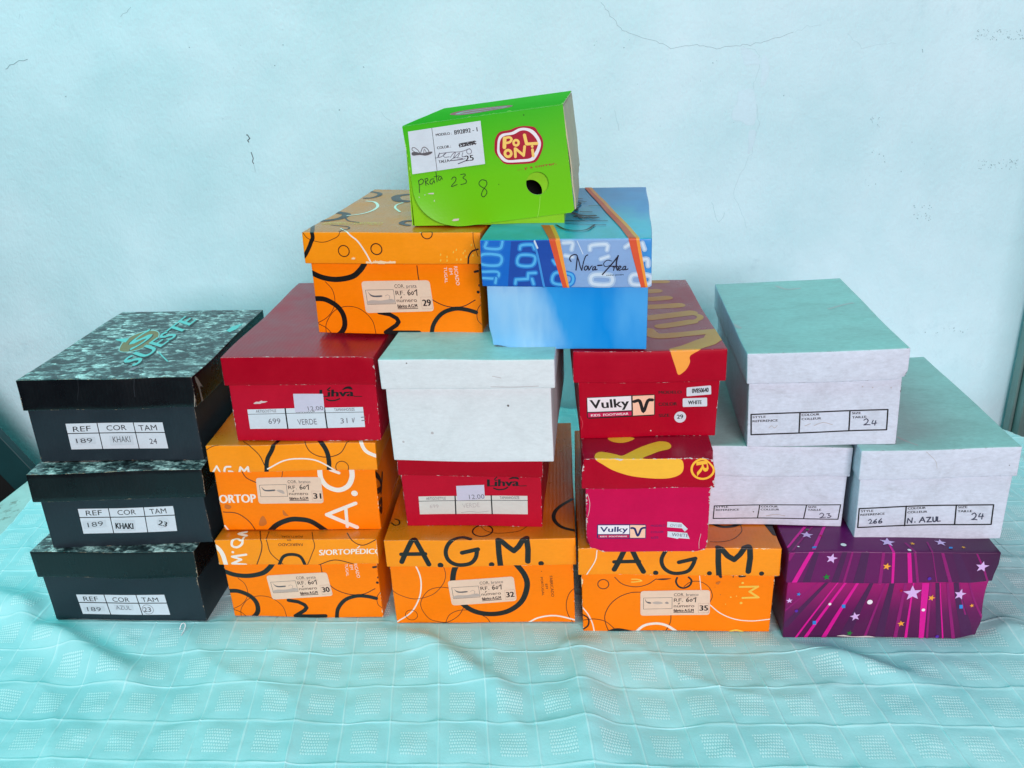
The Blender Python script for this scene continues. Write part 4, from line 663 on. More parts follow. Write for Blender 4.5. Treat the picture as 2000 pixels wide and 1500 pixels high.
 ('size_label',('pr',[(-0.04416,0.06709),(0.04066,0.07347),(0.04252,0.03464),(-0.0413,0.0284)],'beige'),[('l',[(-0.03955,0.05654),(-0.00489,0.05914),(-0.00381,0.0417),(-0.03829,0.03913),(-0.03955,0.05654)],0.00051,'ink2'),('ps',[(-0.03739,0.05593),(-0.03457,0.05225),(-0.02936,0.0505),(-0.02008,0.05119),(-0.01996,0.04945),(-0.02753,0.04849),(-0.03354,0.0496)],'sole'),('ps',[(-0.03812,0.04264),(-0.03234,0.04463),(-0.02134,0.04468),(-0.00712,0.0473),(-0.00515,0.04277),(-0.03708,0.04)],'photo_grey'),('s',[(-0.0158,0.05054),(-0.01252,0.05234),(-0.00985,0.05021),(-0.01133,0.04698),(-0.00791,0.04646)],0.00051,'photo_grey2'),('t','COR.',(-0.00291,0.06143),(0.00936,0.06235),(-0.00318,0.06589),'ink',0),('t','branco',(0.01189,0.06254),(0.02682,0.06366),(0.01164,0.067),'ink2',0),('t','RF.',(-0.00236,0.05252),(0.0086,0.05334),(-0.0027,0.05794),'ink',0),('s',[(0.015,0.06024),(0.01266,0.05656),(0.01368,0.05352),(0.01572,0.05485),(0.01519,0.05675),(0.01338,0.05584)],0.00102,'ink'),('s',[(0.0185,0.05817),(0.01711,0.05573),(0.0183,0.05426),(0.01988,0.05633),(0.0185,0.05817)],0.00094,'ink'),('l',[(0.02104,0.05836),(0.02387,0.06091),(0.02365,0.05388)],0.00111,'ink'),('t','numero',(-0.00183,0.0438),(0.02299,0.04565),(-0.00213,0.04864),'ink',0),('l',[(0.00334,0.04925),(0.00451,0.05089)],0.00102,'ink'),('t','fabrico A.G.M',(-0.0014,0.03682),(0.02253,0.03861),(-0.00167,0.04128),'ink',1),('l',[(-0.00133,0.03566),(0.02301,0.03747)],0.00077,'ink'),('l',[(0.02774,0.05185),(0.04038,0.0528),(0.04109,0.03804),(0.02851,0.0371),(0.02774,0.05185)],0.00034,'faint2'),('l',[(-0.00273,0.05853),(0.02685,0.06074)],0.00026,'faint2'),('l',[(-0.00285,0.06046),(0.02421,0.06249)],0.00026,'faint2'),('t','32',(0.03001,0.04072),(0.03967,0.04144),(0.02956,0.04926),'ink',1)]),
],
('agm35','body'):[
 ('size_label',('pr',[(-0.04514,0.0622),(0.04075,0.0631),(0.04196,0.0258),(-0.04464,0.02431)],'beige'),[('l',[(-0.04113,0.05164),(-0.00583,0.05208),(-0.00546,0.03515),(-0.04089,0.0346),(-0.04113,0.05164)],0.00052,'ink2'),('ps',[(-0.03939,0.0509),(-0.03717,0.04639),(-0.03285,0.04531),(-0.03109,0.04345),(-0.03453,0.04302),(-0.03802,0.04562)],'sole'),('ps',[(-0.03024,0.04421),(-0.02596,0.04616),(-0.01905,0.0455),(-0.01728,0.04288),(-0.02589,0.04201)],'photo_grey'),('ps',[(-0.0147,0.04367),(-0.01216,0.04597),(-0.00953,0.04374),(-0.01122,0.04221)],'photo_grey2'),('t','COR.',(-0.00372,0.05417),(0.00875,0.05432),(-0.00382,0.0585),'ink',0),('t','branco',(0.01134,0.05435),(0.02651,0.05453),(0.01122,0.05866),'ink2',0),('t','RF.',(-0.00353,0.04552),(0.00768,0.04567),(-0.00365,0.05079),'ink',0),('s',[(0.01441,0.05195),(0.01192,0.04854),(0.01286,0.04556),(0.01498,0.04671),(0.0145,0.04858),(0.01262,0.0478)],0.00103,'ink'),('s',[(0.01792,0.04975),(0.01643,0.04748),(0.01759,0.04599),(0.01926,0.04789),(0.01792,0.04975)],0.00094,'ink'),('l',[(0.0205,0.04978),(0.02345,0.05206),(0.02304,0.04532)],0.00112,'ink'),('t','numero',(-0.00334,0.03706),(0.02214,0.03744),(-0.00345,0.04176),'ink',0),('l',[(0.00216,0.04203),(0.00342,0.04355)],0.00103,'ink'),('t','fabrico A.G.M',(-0.00319,0.03029),(0.02146,0.03069),(-0.00329,0.03461),'ink',1),('l',[(-0.00316,0.02916),(0.02193,0.02958)],0.00077,'ink'),('l',[(0.02716,0.04313),(0.0401,0.04331),(0.04055,0.02914),(0.02757,0.02892),(0.02716,0.04313)],0.00034,'faint2'),('l',[(-0.00366,0.05135),(0.02648,0.05173)],0.00026,'faint2'),('l',[(-0.0037,0.05323),(0.02384,0.05357)],0.00026,'faint2'),('t','35',(0.0292,0.03231),(0.03915,0.03247),(0.02896,0.04054),'ink',1)]),
],
('vpink','body'):[
 ('model_label',('p',[(0.02418,0.04265),(0.04107,0.04124),(0.04906,0.03274),(0.04553,0.02898),(0.04192,0.03358),(0.02406,0.035)],'paper'),[('t','OV100',(0.02749,0.03579),(0.04163,0.03519),(0.02771,0.03982),'ink3',0),('p',[(0.04249,0.03358),(0.04906,0.03274),(0.04553,0.02898)],'paper2')]),
 ('colour_label',('p',[(0.02481,0.02919),(0.04848,0.02708),(0.05191,0.01866),(0.03895,0.01965),(0.03725,0.0187),(0.0248,0.02146)],'paper'),[('t','WHITE',(0.02985,0.02253),(0.04986,0.02097),(0.03016,0.02741),'ink2',0)]),
],
('vred','body'):[
 ('model_label',('pr',[(0.04455,0.06313),(0.07326,0.06533),(0.07453,0.05386),(0.04529,0.05164)],'paper'),[('t','0V850640',(0.05167,0.0558),(0.07097,0.05694),(0.05114,0.06177),'ink',1)]),
 ('colour_label',('pr',[(0.04074,0.04906),(0.06996,0.0498),(0.07094,0.0385),(0.04145,0.0379)],'paper'),[('t','WHITE',(0.04791,0.04121),(0.06407,0.04155),(0.04742,0.04634),'ink',1)]),
 ('size_label',('d',(0.03892,0.02475),0.00733,'paper'),[('t','29',(0.03541,0.02255),(0.04272,0.02297),(0.03479,0.02806),'ink',1)]),
],
('green','flap'):[
 ('size_label',('p',[(-0.08813,-0.007),(-0.00176,-0.00581),(-0.00366,-0.05448),(-0.09148,-0.05553)],'paper'),[('l',[(-0.0595,-0.00686),(-0.06151,-0.05551)],0.00061,'ink2'),('t','MODELO :',(-0.056,-0.01632),(-0.03748,-0.01659),(-0.05609,-0.0133),'ink',1),('t','B92892 - 1',(-0.03394,-0.01728),(-0.00697,-0.01703),(-0.03384,-0.01222),'ink',1),('t','COLOR :',(-0.05705,-0.03099),(-0.04072,-0.03106),(-0.05712,-0.02782),'ink',1),('t','PLATA',(-0.03073,-0.03208),(-0.01114,-0.03153),(-0.03075,-0.02765),'ink',1),('t','TALLA',(-0.05783,-0.04704),(-0.04516,-0.04672),(-0.05788,-0.04372),'ink',1),('t','25',(-0.02641,-0.0487),(-0.01623,-0.04867),(-0.0262,-0.04202),'ink',1),('l',[(-0.03136,-0.0299),(-0.01034,-0.02791),(-0.03045,-0.03188),(-0.01045,-0.03022),(-0.02859,-0.02792),(-0.01144,-0.02719)],0.00069,'ink'),('s',[(-0.0614,-0.04044),(-0.05763,-0.04009),(-0.05493,-0.03513),(-0.05787,-0.04006),(-0.0526,-0.03954),(-0.04709,-0.03611),(-0.05119,-0.03854),(-0.04977,-0.04107),(-0.04424,-0.04117)],0.00058,'pen'),('s',[(-0.04313,-0.0419),(-0.03945,-0.03824),(-0.03626,-0.03747),(-0.03961,-0.04293),(-0.03145,-0.03807),(-0.0347,-0.04295)],0.0006,'pen'),('s',[(-0.05573,-0.0362),(-0.04218,-0.03614),(-0.03007,-0.03708),(-0.01874,-0.03499)],0.00058,'pen'),('s',[(-0.02785,-0.03852),(-0.02919,-0.04305),(-0.0236,-0.04258)],0.0006,'pen'),('ring',(-0.0202,-0.03808),0.0029,0.0006,'pen'),('s',[(-0.04371,-0.04537),(-0.0384,-0.04308),(-0.02896,-0.04544),(-0.04501,-0.04579),(-0.03151,-0.04606),(-0.02591,-0.04558)],0.00058,'pen'),('s',[(-0.03528,-0.05032),(-0.03081,-0.04933),(-0.02568,-0.04797)],0.00093,'pen'),('ps',[(-0.08798,-0.03098),(-0.0832,-0.03064),(-0.07617,-0.03293),(-0.0662,-0.03254),(-0.06322,-0.03315),(-0.06544,-0.03522),(-0.07182,-0.03631),(-0.07897,-0.03471),(-0.08735,-0.03437)],'sole'),('s',[(-0.0863,-0.0259),(-0.08353,-0.02566),(-0.07987,-0.02941),(-0.07851,-0.03217)],0.00073,'sole'),('s',[(-0.08571,-0.02539),(-0.08698,-0.02758),(-0.08312,-0.03159)],0.00072,'sole'),('s',[(-0.0773,-0.03232),(-0.07385,-0.02688),(-0.07023,-0.02734),(-0.06771,-0.03059),(-0.06749,-0.03285)],0.00082,'sole'),('s',[(-0.07367,-0.03278),(-0.07234,-0.02883),(-0.07028,-0.0332)],0.00061,'sole')]),
],
}
WALL_MARKS=[('j',[(0.07397,0.76099),(0.08942,0.7401),(0.10499,0.71903),(0.1272,0.70787),(0.15825,0.69842),(0.18047,0.69054),(0.19389,0.6834),(0.21138,0.68607),(0.23762,0.68715),(0.27289,0.67963),(0.29886,0.68196),(0.32907,0.68371),(0.35889,0.68873),(0.38405,0.69593),(0.40067,0.70137)],0.0006,'crack'),('j',[(0.40067,0.70137),(0.42129,0.70865),(0.44649,0.71047)],0.00045,'crack_l'),('j',[(0.49034,0.69386),(0.5181,0.67131),(0.53865,0.67582),(0.57212,0.67659)],0.0004,'crack_l'),('j',[(0.31619,0.68214),(0.34276,0.6729),(0.34854,0.65194),(0.33798,0.61439),(0.35316,0.55347),(0.34327,0.50047),(0.32107,0.4555),(0.3158,0.4278),(0.33692,0.38492),(0.34279,0.36568)],0.00045,'crack_l'),('j',[(0.09707,0.58325),(0.1027,0.5654),(0.10561,0.54749)],0.0007,'crack_l'),('j',[(0.27711,0.41457),(0.28529,0.39071),(0.29306,0.37622),(0.3014,0.39514)],0.0008,'crack_l'),('j',[(-1.04564,0.69185),(-1.02732,0.70206),(-1.013,0.7074),(-0.99576,0.70857)],0.0012,'crack'),('j',[(-0.59312,0.56131),(-0.59131,0.55377),(-0.59101,0.54625)],0.0016,'crack_d'),('j',[(-0.58863,0.52633),(-0.58827,0.51585),(-0.58775,0.50628)],0.0014,'crack_d'),('j',[(-0.58775,0.50628),(-0.58697,0.49184)],0.0007,'crack'),('j',[(-0.79802,0.77381),(-0.78444,0.77968),(-0.77416,0.78863)],0.0006,'crack'),('j',[(-0.99577,0.77961),(-0.99152,0.78593),(-0.98604,0.77835)],0.00045,'crack_l'),('j',[(-0.33005,0.59206),(-0.3191,0.5804),(-0.31326,0.57568)],0.0007,'crack_l'),('j',[(0.61433,0.66691),(0.61768,0.66069)],0.0012,'crack'),('j',[(0.54595,0.5585),(0.54851,0.54763)],0.0006,'crack'),('flake',[(0.31415,0.68015),(0.32961,0.67545),(0.34333,0.6646),(0.34745,0.65198),(0.33331,0.65207),(0.3225,0.65078),(0.3187,0.65927)]),('flake',[(0.31425,0.60665),(0.32396,0.61017),(0.33709,0.61123),(0.34354,0.59712),(0.34721,0.57544),(0.34617,0.55806),(0.34333,0.55047),(0.33103,0.55084),(0.32166,0.5577),(0.3058,0.56146),(0.30702,0.57887),(0.31306,0.5895)]),('flake',[(0.33629,0.53857),(0.34735,0.54045),(0.34742,0.52273),(0.34283,0.50722),(0.33648,0.50065),(0.33713,0.51856)]),('flake',[(0.3562,0.6662),(0.36423,0.64512),(0.35936,0.62216),(0.35118,0.61395),(0.35175,0.63717),(0.34919,0.65816)]),('d',(0.71753,0.69203),0.00068,'crack'),('d',(0.71076,0.69293),0.00068,'crack'),('d',(0.77553,0.6776),0.00094,'crack'),('d',(0.71761,0.68444),0.00059,'crack'),('d',(0.71232,0.69218),0.00055,'crack'),('d',(0.7764,0.67707),0.00096,'crack'),('d',(0.76405,0.68864),0.00062,'crack'),('d',(0.75148,0.67972),0.001,'crack'),('d',(0.77022,0.69026),0.00082,'crack'),('d',(0.75446,0.68356),0.00052,'crack'),('d',(0.73698,0.69151),0.00105,'crack'),('d',(0.77046,0.68221),0.00061,'crack'),('d',(0.77408,0.68164),0.00102,'crack'),('d',(0.76891,0.68296),0.00069,'crack'),('d',(0.74827,0.68511),0.00051,'crack'),('d',(0.72525,0.67931),0.00043,'crack'),('d',(0.70339,0.68342),0.0006,'crack'),('d',(0.74312,0.68461),0.00064,'crack'),('d',(0.78013,0.68798),0.00069,'crack'),('d',(0.7163,0.68281),0.00059,'crack'),('d',(0.72924,0.68031),0.00062,'crack'),('d',(0.74637,0.67689),0.00047,'crack'),('d',(0.70353,0.69038),0.00094,'crack'),('d',(0.74904,0.68846),0.00063,'crack'),('d',(0.71373,0.68595),0.00043,'crack'),('d',(0.75774,0.67661),0.00107,'crack'),('d',(0.76102,0.67536),0.00041,'crack'),('d',(0.72437,0.67665),0.00094,'crack'),('d',(0.73431,0.67667),0.00083,'crack'),('d',(0.76578,0.68683),0.00053,'crack'),('d',(0.7347,0.69078),0.00067,'crack'),('d',(0.77766,0.68571),0.00041,'crack'),('d',(0.70198,0.69148),0.00095,'crack'),('d',(0.72847,0.68833),0.00047,'crack'),('d',(0.77957,0.68402),0.00055,'crack'),('d',(0.70286,0.69344),0.00052,'crack'),('d',(0.7538,0.6898),0.00043,'crack'),('d',(0.73885,0.68865),0.0011,'crack'),('d',(0.70938,0.68489),0.00094,'crack'),('d',(0.73435,0.67589),0.00073,'crack'),('d',(0.71889,0.6866),0.00043,'crack'),('d',(0.73315,0.68888),0.00102,'crack'),('d',(0.76749,0.68319),0.00042,'crack'),('d',(0.71943,0.68952),0.00055,'crack'),('d',(0.71935,0.67853),0.0005,'crack'),('d',(0.70465,0.67807),0.0008,'crack'),('d',(0.78023,0.68436),0.00103,'crack'),('d',(0.75387,0.6786),0.00092,'crack'),('d',(0.73869,0.69138),0.00055,'crack'),('d',(0.77223,0.67599),0.00105,'crack'),('d',(0.72739,0.68196),0.00096,'crack'),('d',(0.753,0.67821),0.00077,'crack'),('d',(0.75361,0.68044),0.00059,'crack'),('d',(0.77642,0.67483),0.00045,'crack'),('d',(0.78039,0.67459),0.00087,'crack'),('d',(0.70401,0.6786),0.00049,'crack'),('d',(0.77926,0.67979),0.00044,'crack'),('d',(0.71339,0.68288),0.0008,'crack'),('d',(0.76188,0.67589),0.00055,'crack'),('d',(0.70066,0.67832),0.00041,'crack'),('d',(0.77002,0.68976),0.00097,'crack'),('d',(0.76472,0.67666),0.00079,'crack'),('d',(0.77047,0.68825),0.00087,'crack'),('d',(0.72759,0.67783),0.00094,'crack'),('d',(0.7381,0.68383),0.00042,'crack'),('d',(0.7023,0.68402),0.00074,'crack'),('d',(0.77058,0.68115),0.0005,'crack'),('d',(0.72985,0.67992),0.00077,'crack'),('d',(0.70103,0.6798),0.00098,'crack'),('d',(0.70636,0.68476),0.00067,'crack'),('d',(0.79116,0.47423),0.00056,'crack'),('d',(0.77238,0.46311),0.00047,'crack'),('d',(0.74559,0.46992),0.00102,'crack'),('d',(0.77258,0.47254),0.001,'crack'),('d',(0.78967,0.47858),0.00102,'crack'),('d',(0.75031,0.47545),0.00099,'crack'),('d',(0.76744,0.46622),0.00052,'crack'),('d',(0.79673,0.47646),0.0005,'crack'),('d',(0.77104,0.47427),0.00078,'crack'),('d',(0.80042,0.46694),0.0004,'crack'),('d',(0.75904,0.47093),0.00074,'crack'),('d',(0.78674,0.47129),0.00045,'crack'),('d',(0.75532,0.46565),0.00065,'crack'),('d',(0.79179,0.46228),0.00084,'crack'),('d',(0.78444,0.46913),0.00062,'crack'),('d',(0.80027,0.47125),0.00104,'crack'),('d',(0.75955,0.46519),0.00095,'crack'),('d',(0.77954,0.47222),0.0005,'crack'),('d',(0.79019,0.47336),0.00086,'crack'),('d',(0.74535,0.47946),0.0005,'crack'),('d',(0.79224,0.47656),0.00103,'crack'),('d',(0.76329,0.47027),0.00065,'crack'),('d',(0.77903,0.47839),0.00068,'crack'),('d',(0.80099,0.4763),0.00086,'crack'),('d',(0.75935,0.47524),0.00042,'crack'),('d',(0.73998,0.46423),0.00098,'crack'),('d',(0.79362,0.4654),0.00107,'crack'),('d',(0.74853,0.4705),0.00075,'crack'),('d',(0.77833,0.46347),0.00093,'crack'),('d',(0.80302,0.47735),0.00086,'crack'),('d',(0.78476,0.46672),0.00083,'crack'),('d',(0.79415,0.4743),0.00105,'crack'),('d',(0.76572,0.4698),0.00103,'crack'),('d',(0.78538,0.47441),0.00056,'crack'),('d',(0.7603,0.46944),0.0011,'crack'),('d',(0.79912,0.47245),0.00068,'crack'),('d',(0.79315,0.47466),0.00069,'crack'),('d',(0.73732,0.47788),0.00078,'crack'),('d',(0.7856,0.46901),0.00066,'crack'),('d',(0.80339,0.46841),0.00051,'crack'),('d',(0.74335,0.46371),0.00109,'crack'),('d',(0.80119,0.46881),0.00062,'crack'),('d',(0.74295,0.47642),0.00056,'crack'),('d',(0.80265,0.46366),0.00094,'crack'),('d',(0.74686,0.47667),0.00061,'crack'),('d',(0.66791,0.39702),0.00095,'crack'),('d',(0.65986,0.38651),0.00107,'crack'),('d',(0.6448,0.38745),0.00051,'crack'),('d',(0.63703,0.40132),0.00062,'crack'),('d',(0.63803,0.40048),0.00109,'crack'),('d',(0.64714,0.37717),0.00089,'crack'),('d',(0.66209,0.38345),0.00107,'crack'),('d',(0.66761,0.38154),0.00079,'crack'),('d',(0.66101,0.38155),0.00079,'crack'),('d',(0.65199,0.39761),0.00099,'crack'),('d',(0.65101,0.40003),0.00052,'crack'),('d',(0.66567,0.39449),0.00067,'crack'),('d',(0.66113,0.37769),0.00063,'crack'),('d',(0.64887,0.39019),0.00042,'crack'),('d',(0.66481,0.40109),0.00107,'crack'),('d',(0.63949,0.3978),0.00099,'crack'),('d',(0.66374,0.3952),0.00079,'crack'),('d',(0.65321,0.38185),0.00053,'crack'),('d',(0.66679,0.3738),0.00089,'crack'),('d',(0.66999,0.3754),0.00067,'crack'),('d',(0.66694,0.37836),0.00081,'crack'),('d',(0.63959,0.38491),0.00104,'crack'),('d',(0.64679,0.38399),0.00103,'crack'),('d',(0.65502,0.40079),0.00084,'crack'),('d',(0.64581,0.3781),0.00086,'crack'),('d',(0.71068,0.15711),0.00084,'crack'),('d',(0.71325,0.15786),0.00102,'crack'),('d',(0.75997,0.15695),0.00086,'crack'),('d',(0.74312,0.1605),0.00077,'crack'),('d',(0.76686,0.16345),0.00046,'crack'),('d',(0.74416,0.16181),0.00078,'crack'),('d',(0.73399,0.16494),0.00054,'crack'),('d',(0.69053,0.15866),0.00104,'crack'),('d',(0.74204,0.16653),0.00108,'crack'),('d',(0.75368,0.16161),0.0004,'crack'),('d',(0.75534,0.16019),0.00084,'crack'),('d',(0.68595,0.15929),0.00042,'crack'),('d',(0.72373,0.16631),0.00065,'crack'),('d',(0.75946,0.15862),0.00097,'crack'),('d',(0.54938,0.55481),0.00082,'crack'),('d',(0.54485,0.55433),0.00108,'crack'),('d',(0.55877,0.54222),0.00061,'crack'),('d',(0.55744,0.54418),0.00089,'crack'),('d',(0.55115,0.56028),0.00041,'crack'),('d',(0.5613,0.54035),0.00059,'crack'),('d',(0.55739,0.55409),0.00084,'crack'),('d',(0.55863,0.55627),0.00083,'crack'),('d',(0.56733,0.47574),0.00042,'crack'),('d',(0.56612,0.49376),0.00104,'crack'),('d',(0.55431,0.45603),0.00046,'crack'),('d',(0.65348,0.50104),0.00046,'crack'),('d',(0.56587,0.44146),0.00087,'crack'),('d',(0.64547,0.4747),0.00048,'crack'),('d',(0.57725,0.47996),0.00109,'crack'),('d',(0.55373,0.49753),0.00099,'crack'),('d',(0.55402,0.43859),0.00061,'crack'),('d',(0.60736,0.46265),0.00103,'crack'),('d',(0.54806,0.44895),0.00053,'crack'),('d',(0.61931,0.51295),0.00094,'crack'),('d',(0.55518,0.50052),0.00042,'crack'),('d',(0.57402,0.49027),0.00109,'crack'),('d',(0.26768,0.65663),0.00109,'crack'),('d',(0.11307,0.68726),0.00107,'crack'),('d',(0.39229,0.59825),0.00109,'crack'),('d',(0.07234,0.57013),0.00089,'crack'),('d',(0.29369,0.57396),0.00047,'crack'),('d',(0.12275,0.69973),0.00074,'crack'),('d',(0.24764,0.62755),0.00065,'crack'),('d',(0.32065,0.57394),0.00093,'crack'),('d',(0.06526,0.6994),0.00055,'crack'),('d',(0.13769,0.62561),0.00054,'crack'),('d',(0.27379,0.65979),0.00065,'crack'),('d',(0.30902,0.55578),0.00053,'crack'),('d',(0.17911,0.55308),0.00055,'crack'),('d',(0.06134,0.69317),0.00098,'crack'),('d',(-0.53155,0.25816),0.0007,'crack_l'),('d',(-1.03743,0.63491),0.00083,'crack_l'),('d',(-0.733,0.71187),0.00063,'crack_l'),('d',(-0.69866,0.59752),0.00067,'crack_l'),('d',(-0.92273,0.77472),0.00087,'crack_l'),('d',(-0.48995,0.55771),0.00047,'crack_l'),('d',(-0.85977,0.48997),0.00094,'crack_l'),('d',(-0.75071,0.23848),0.00072,'crack_l'),('d',(-0.9644,0.45971),0.00076,'crack_l'),('d',(-0.62375,0.38854),0.00041,'crack_l'),('d',(-0.76918,0.346),0.00048,'crack_l'),('d',(-1.01852,0.69983),0.00057,'crack_l'),('d',(-0.71739,0.62031),0.00078,'crack_l'),('d',(-0.93649,0.61045),0.00081,'crack_l'),('d',(-0.69429,0.24736),0.00096,'crack_l'),('d',(-0.86302,0.61382),0.00072,'crack_l'),('d',(-0.63523,0.59028),0.00092,'crack_l'),('d',(-0.93107,0.54103),0.00047,'crack_l'),('d',(-0.38176,0.45747),0.00099,'crack_l'),('d',(-1.01115,0.404),0.00076,'crack_l'),('d',(-1.10952,0.33942),0.00092,'crack_l'),('d',(-1.10388,0.26276),0.00087,'crack_l'),('d',(-0.60265,0.49183),0.00056,'crack_l'),('d',(-1.04937,0.54182),0.00092,'crack_l'),('d',(-0.92105,0.54003),0.00057,'crack_l'),('d',(-0.56785,0.24539),0.00093,'crack_l'),('d',(-0.8486,0.56881),0.0004,'crack_l'),('d',(-0.69589,0.31251),0.00091,'crack_l'),('d',(-1.03057,0.56491),0.00045,'crack_l'),('d',(-0.79346,0.27724),0.00057,'crack_l'),('d',(-0.43588,0.24663),0.00089,'crack_l'),('d',(-0.99077,0.27633),0.00095,'crack_l'),('d',(-0.2641,0.75758),0.0004,'crack_l'),('d',(-0.85809,0.51297),0.00065,'crack_l'),('d',(-1.04448,0.44659),0.0008,'crack_l'),('d',(-0.5788,0.50972),0.00073,'crack_l'),('d',(-0.49733,0.74061),0.00066,'crack_l'),('d',(-0.93287,0.73751),0.00086,'crack_l'),('d',(-0.80952,0.60984),0.00057,'crack_l'),('d',(-0.5798,0.71699),0.00078,'crack_l'),('d',(-1.1154,0.25424),0.00049,'crack_l'),('d',(-0.4709,0.48776),0.00065,'crack_l'),('d',(-0.82822,0.59967),0.00086,'crack_l'),('d',(-0.66715,0.4976),0.00055,'crack_l'),('d',(-0.55502,0.68958),0.00069,'crack_l'),('d',(-0.56458,0.49066),0.00075,'crack_l'),('d',(-0.59937,0.67927),0.00097,'crack_l'),('d',(-0.5534,0.38663),0.00097,'crack_l'),('d',(-0.70601,0.61018),0.00058,'crack_l'),('d',(-0.81151,0.6309),0.00059,'crack_l'),('d',(-0.92261,0.53362),0.00058,'crack_l'),('d',(-0.81129,0.42806),0.00059,'crack_l'),('d',(-0.41042,0.34177),0.0006,'crack_l'),('d',(-0.39484,0.68083),0.00046,'crack_l'),('d',(-0.26777,0.74695),0.0004,'crack_l'),('d',(-0.36064,0.76536),0.00079,'crack_l'),('d',(-0.61308,0.66483),0.00055,'crack_l'),('d',(-0.30476,0.56566),0.00055,'crack_l'),('d',(-0.75745,0.38661),0.00057,'crack_l'),('d',(-1.07123,0.35687),0.00046,'crack_l'),('d',(-0.5004,0.71492),0.0012,'crack'),('d',(-0.52094,0.67997),0.0012,'crack'),('d',(-0.67704,0.7172),0.0012,'crack'),('d',(-0.40927,0.59905),0.0012,'crack'),('d',(-0.35541,0.6719),0.0012,'crack'),('d',(-0.93643,0.6401),0.0012,'crack')]


# ------------------------------------------------------------------ materials
def lin(c):
    return tuple(((v / 255 + .055) / 1.055) ** 2.4 if v > 10 else v / 255 / 12.92 for v in c) + (1,)

MATS = {}
def node(nt, kind, **kw):
    n = nt.nodes.new(kind)
    for k, v in kw.items():
        setattr(n, k, v)
    return n

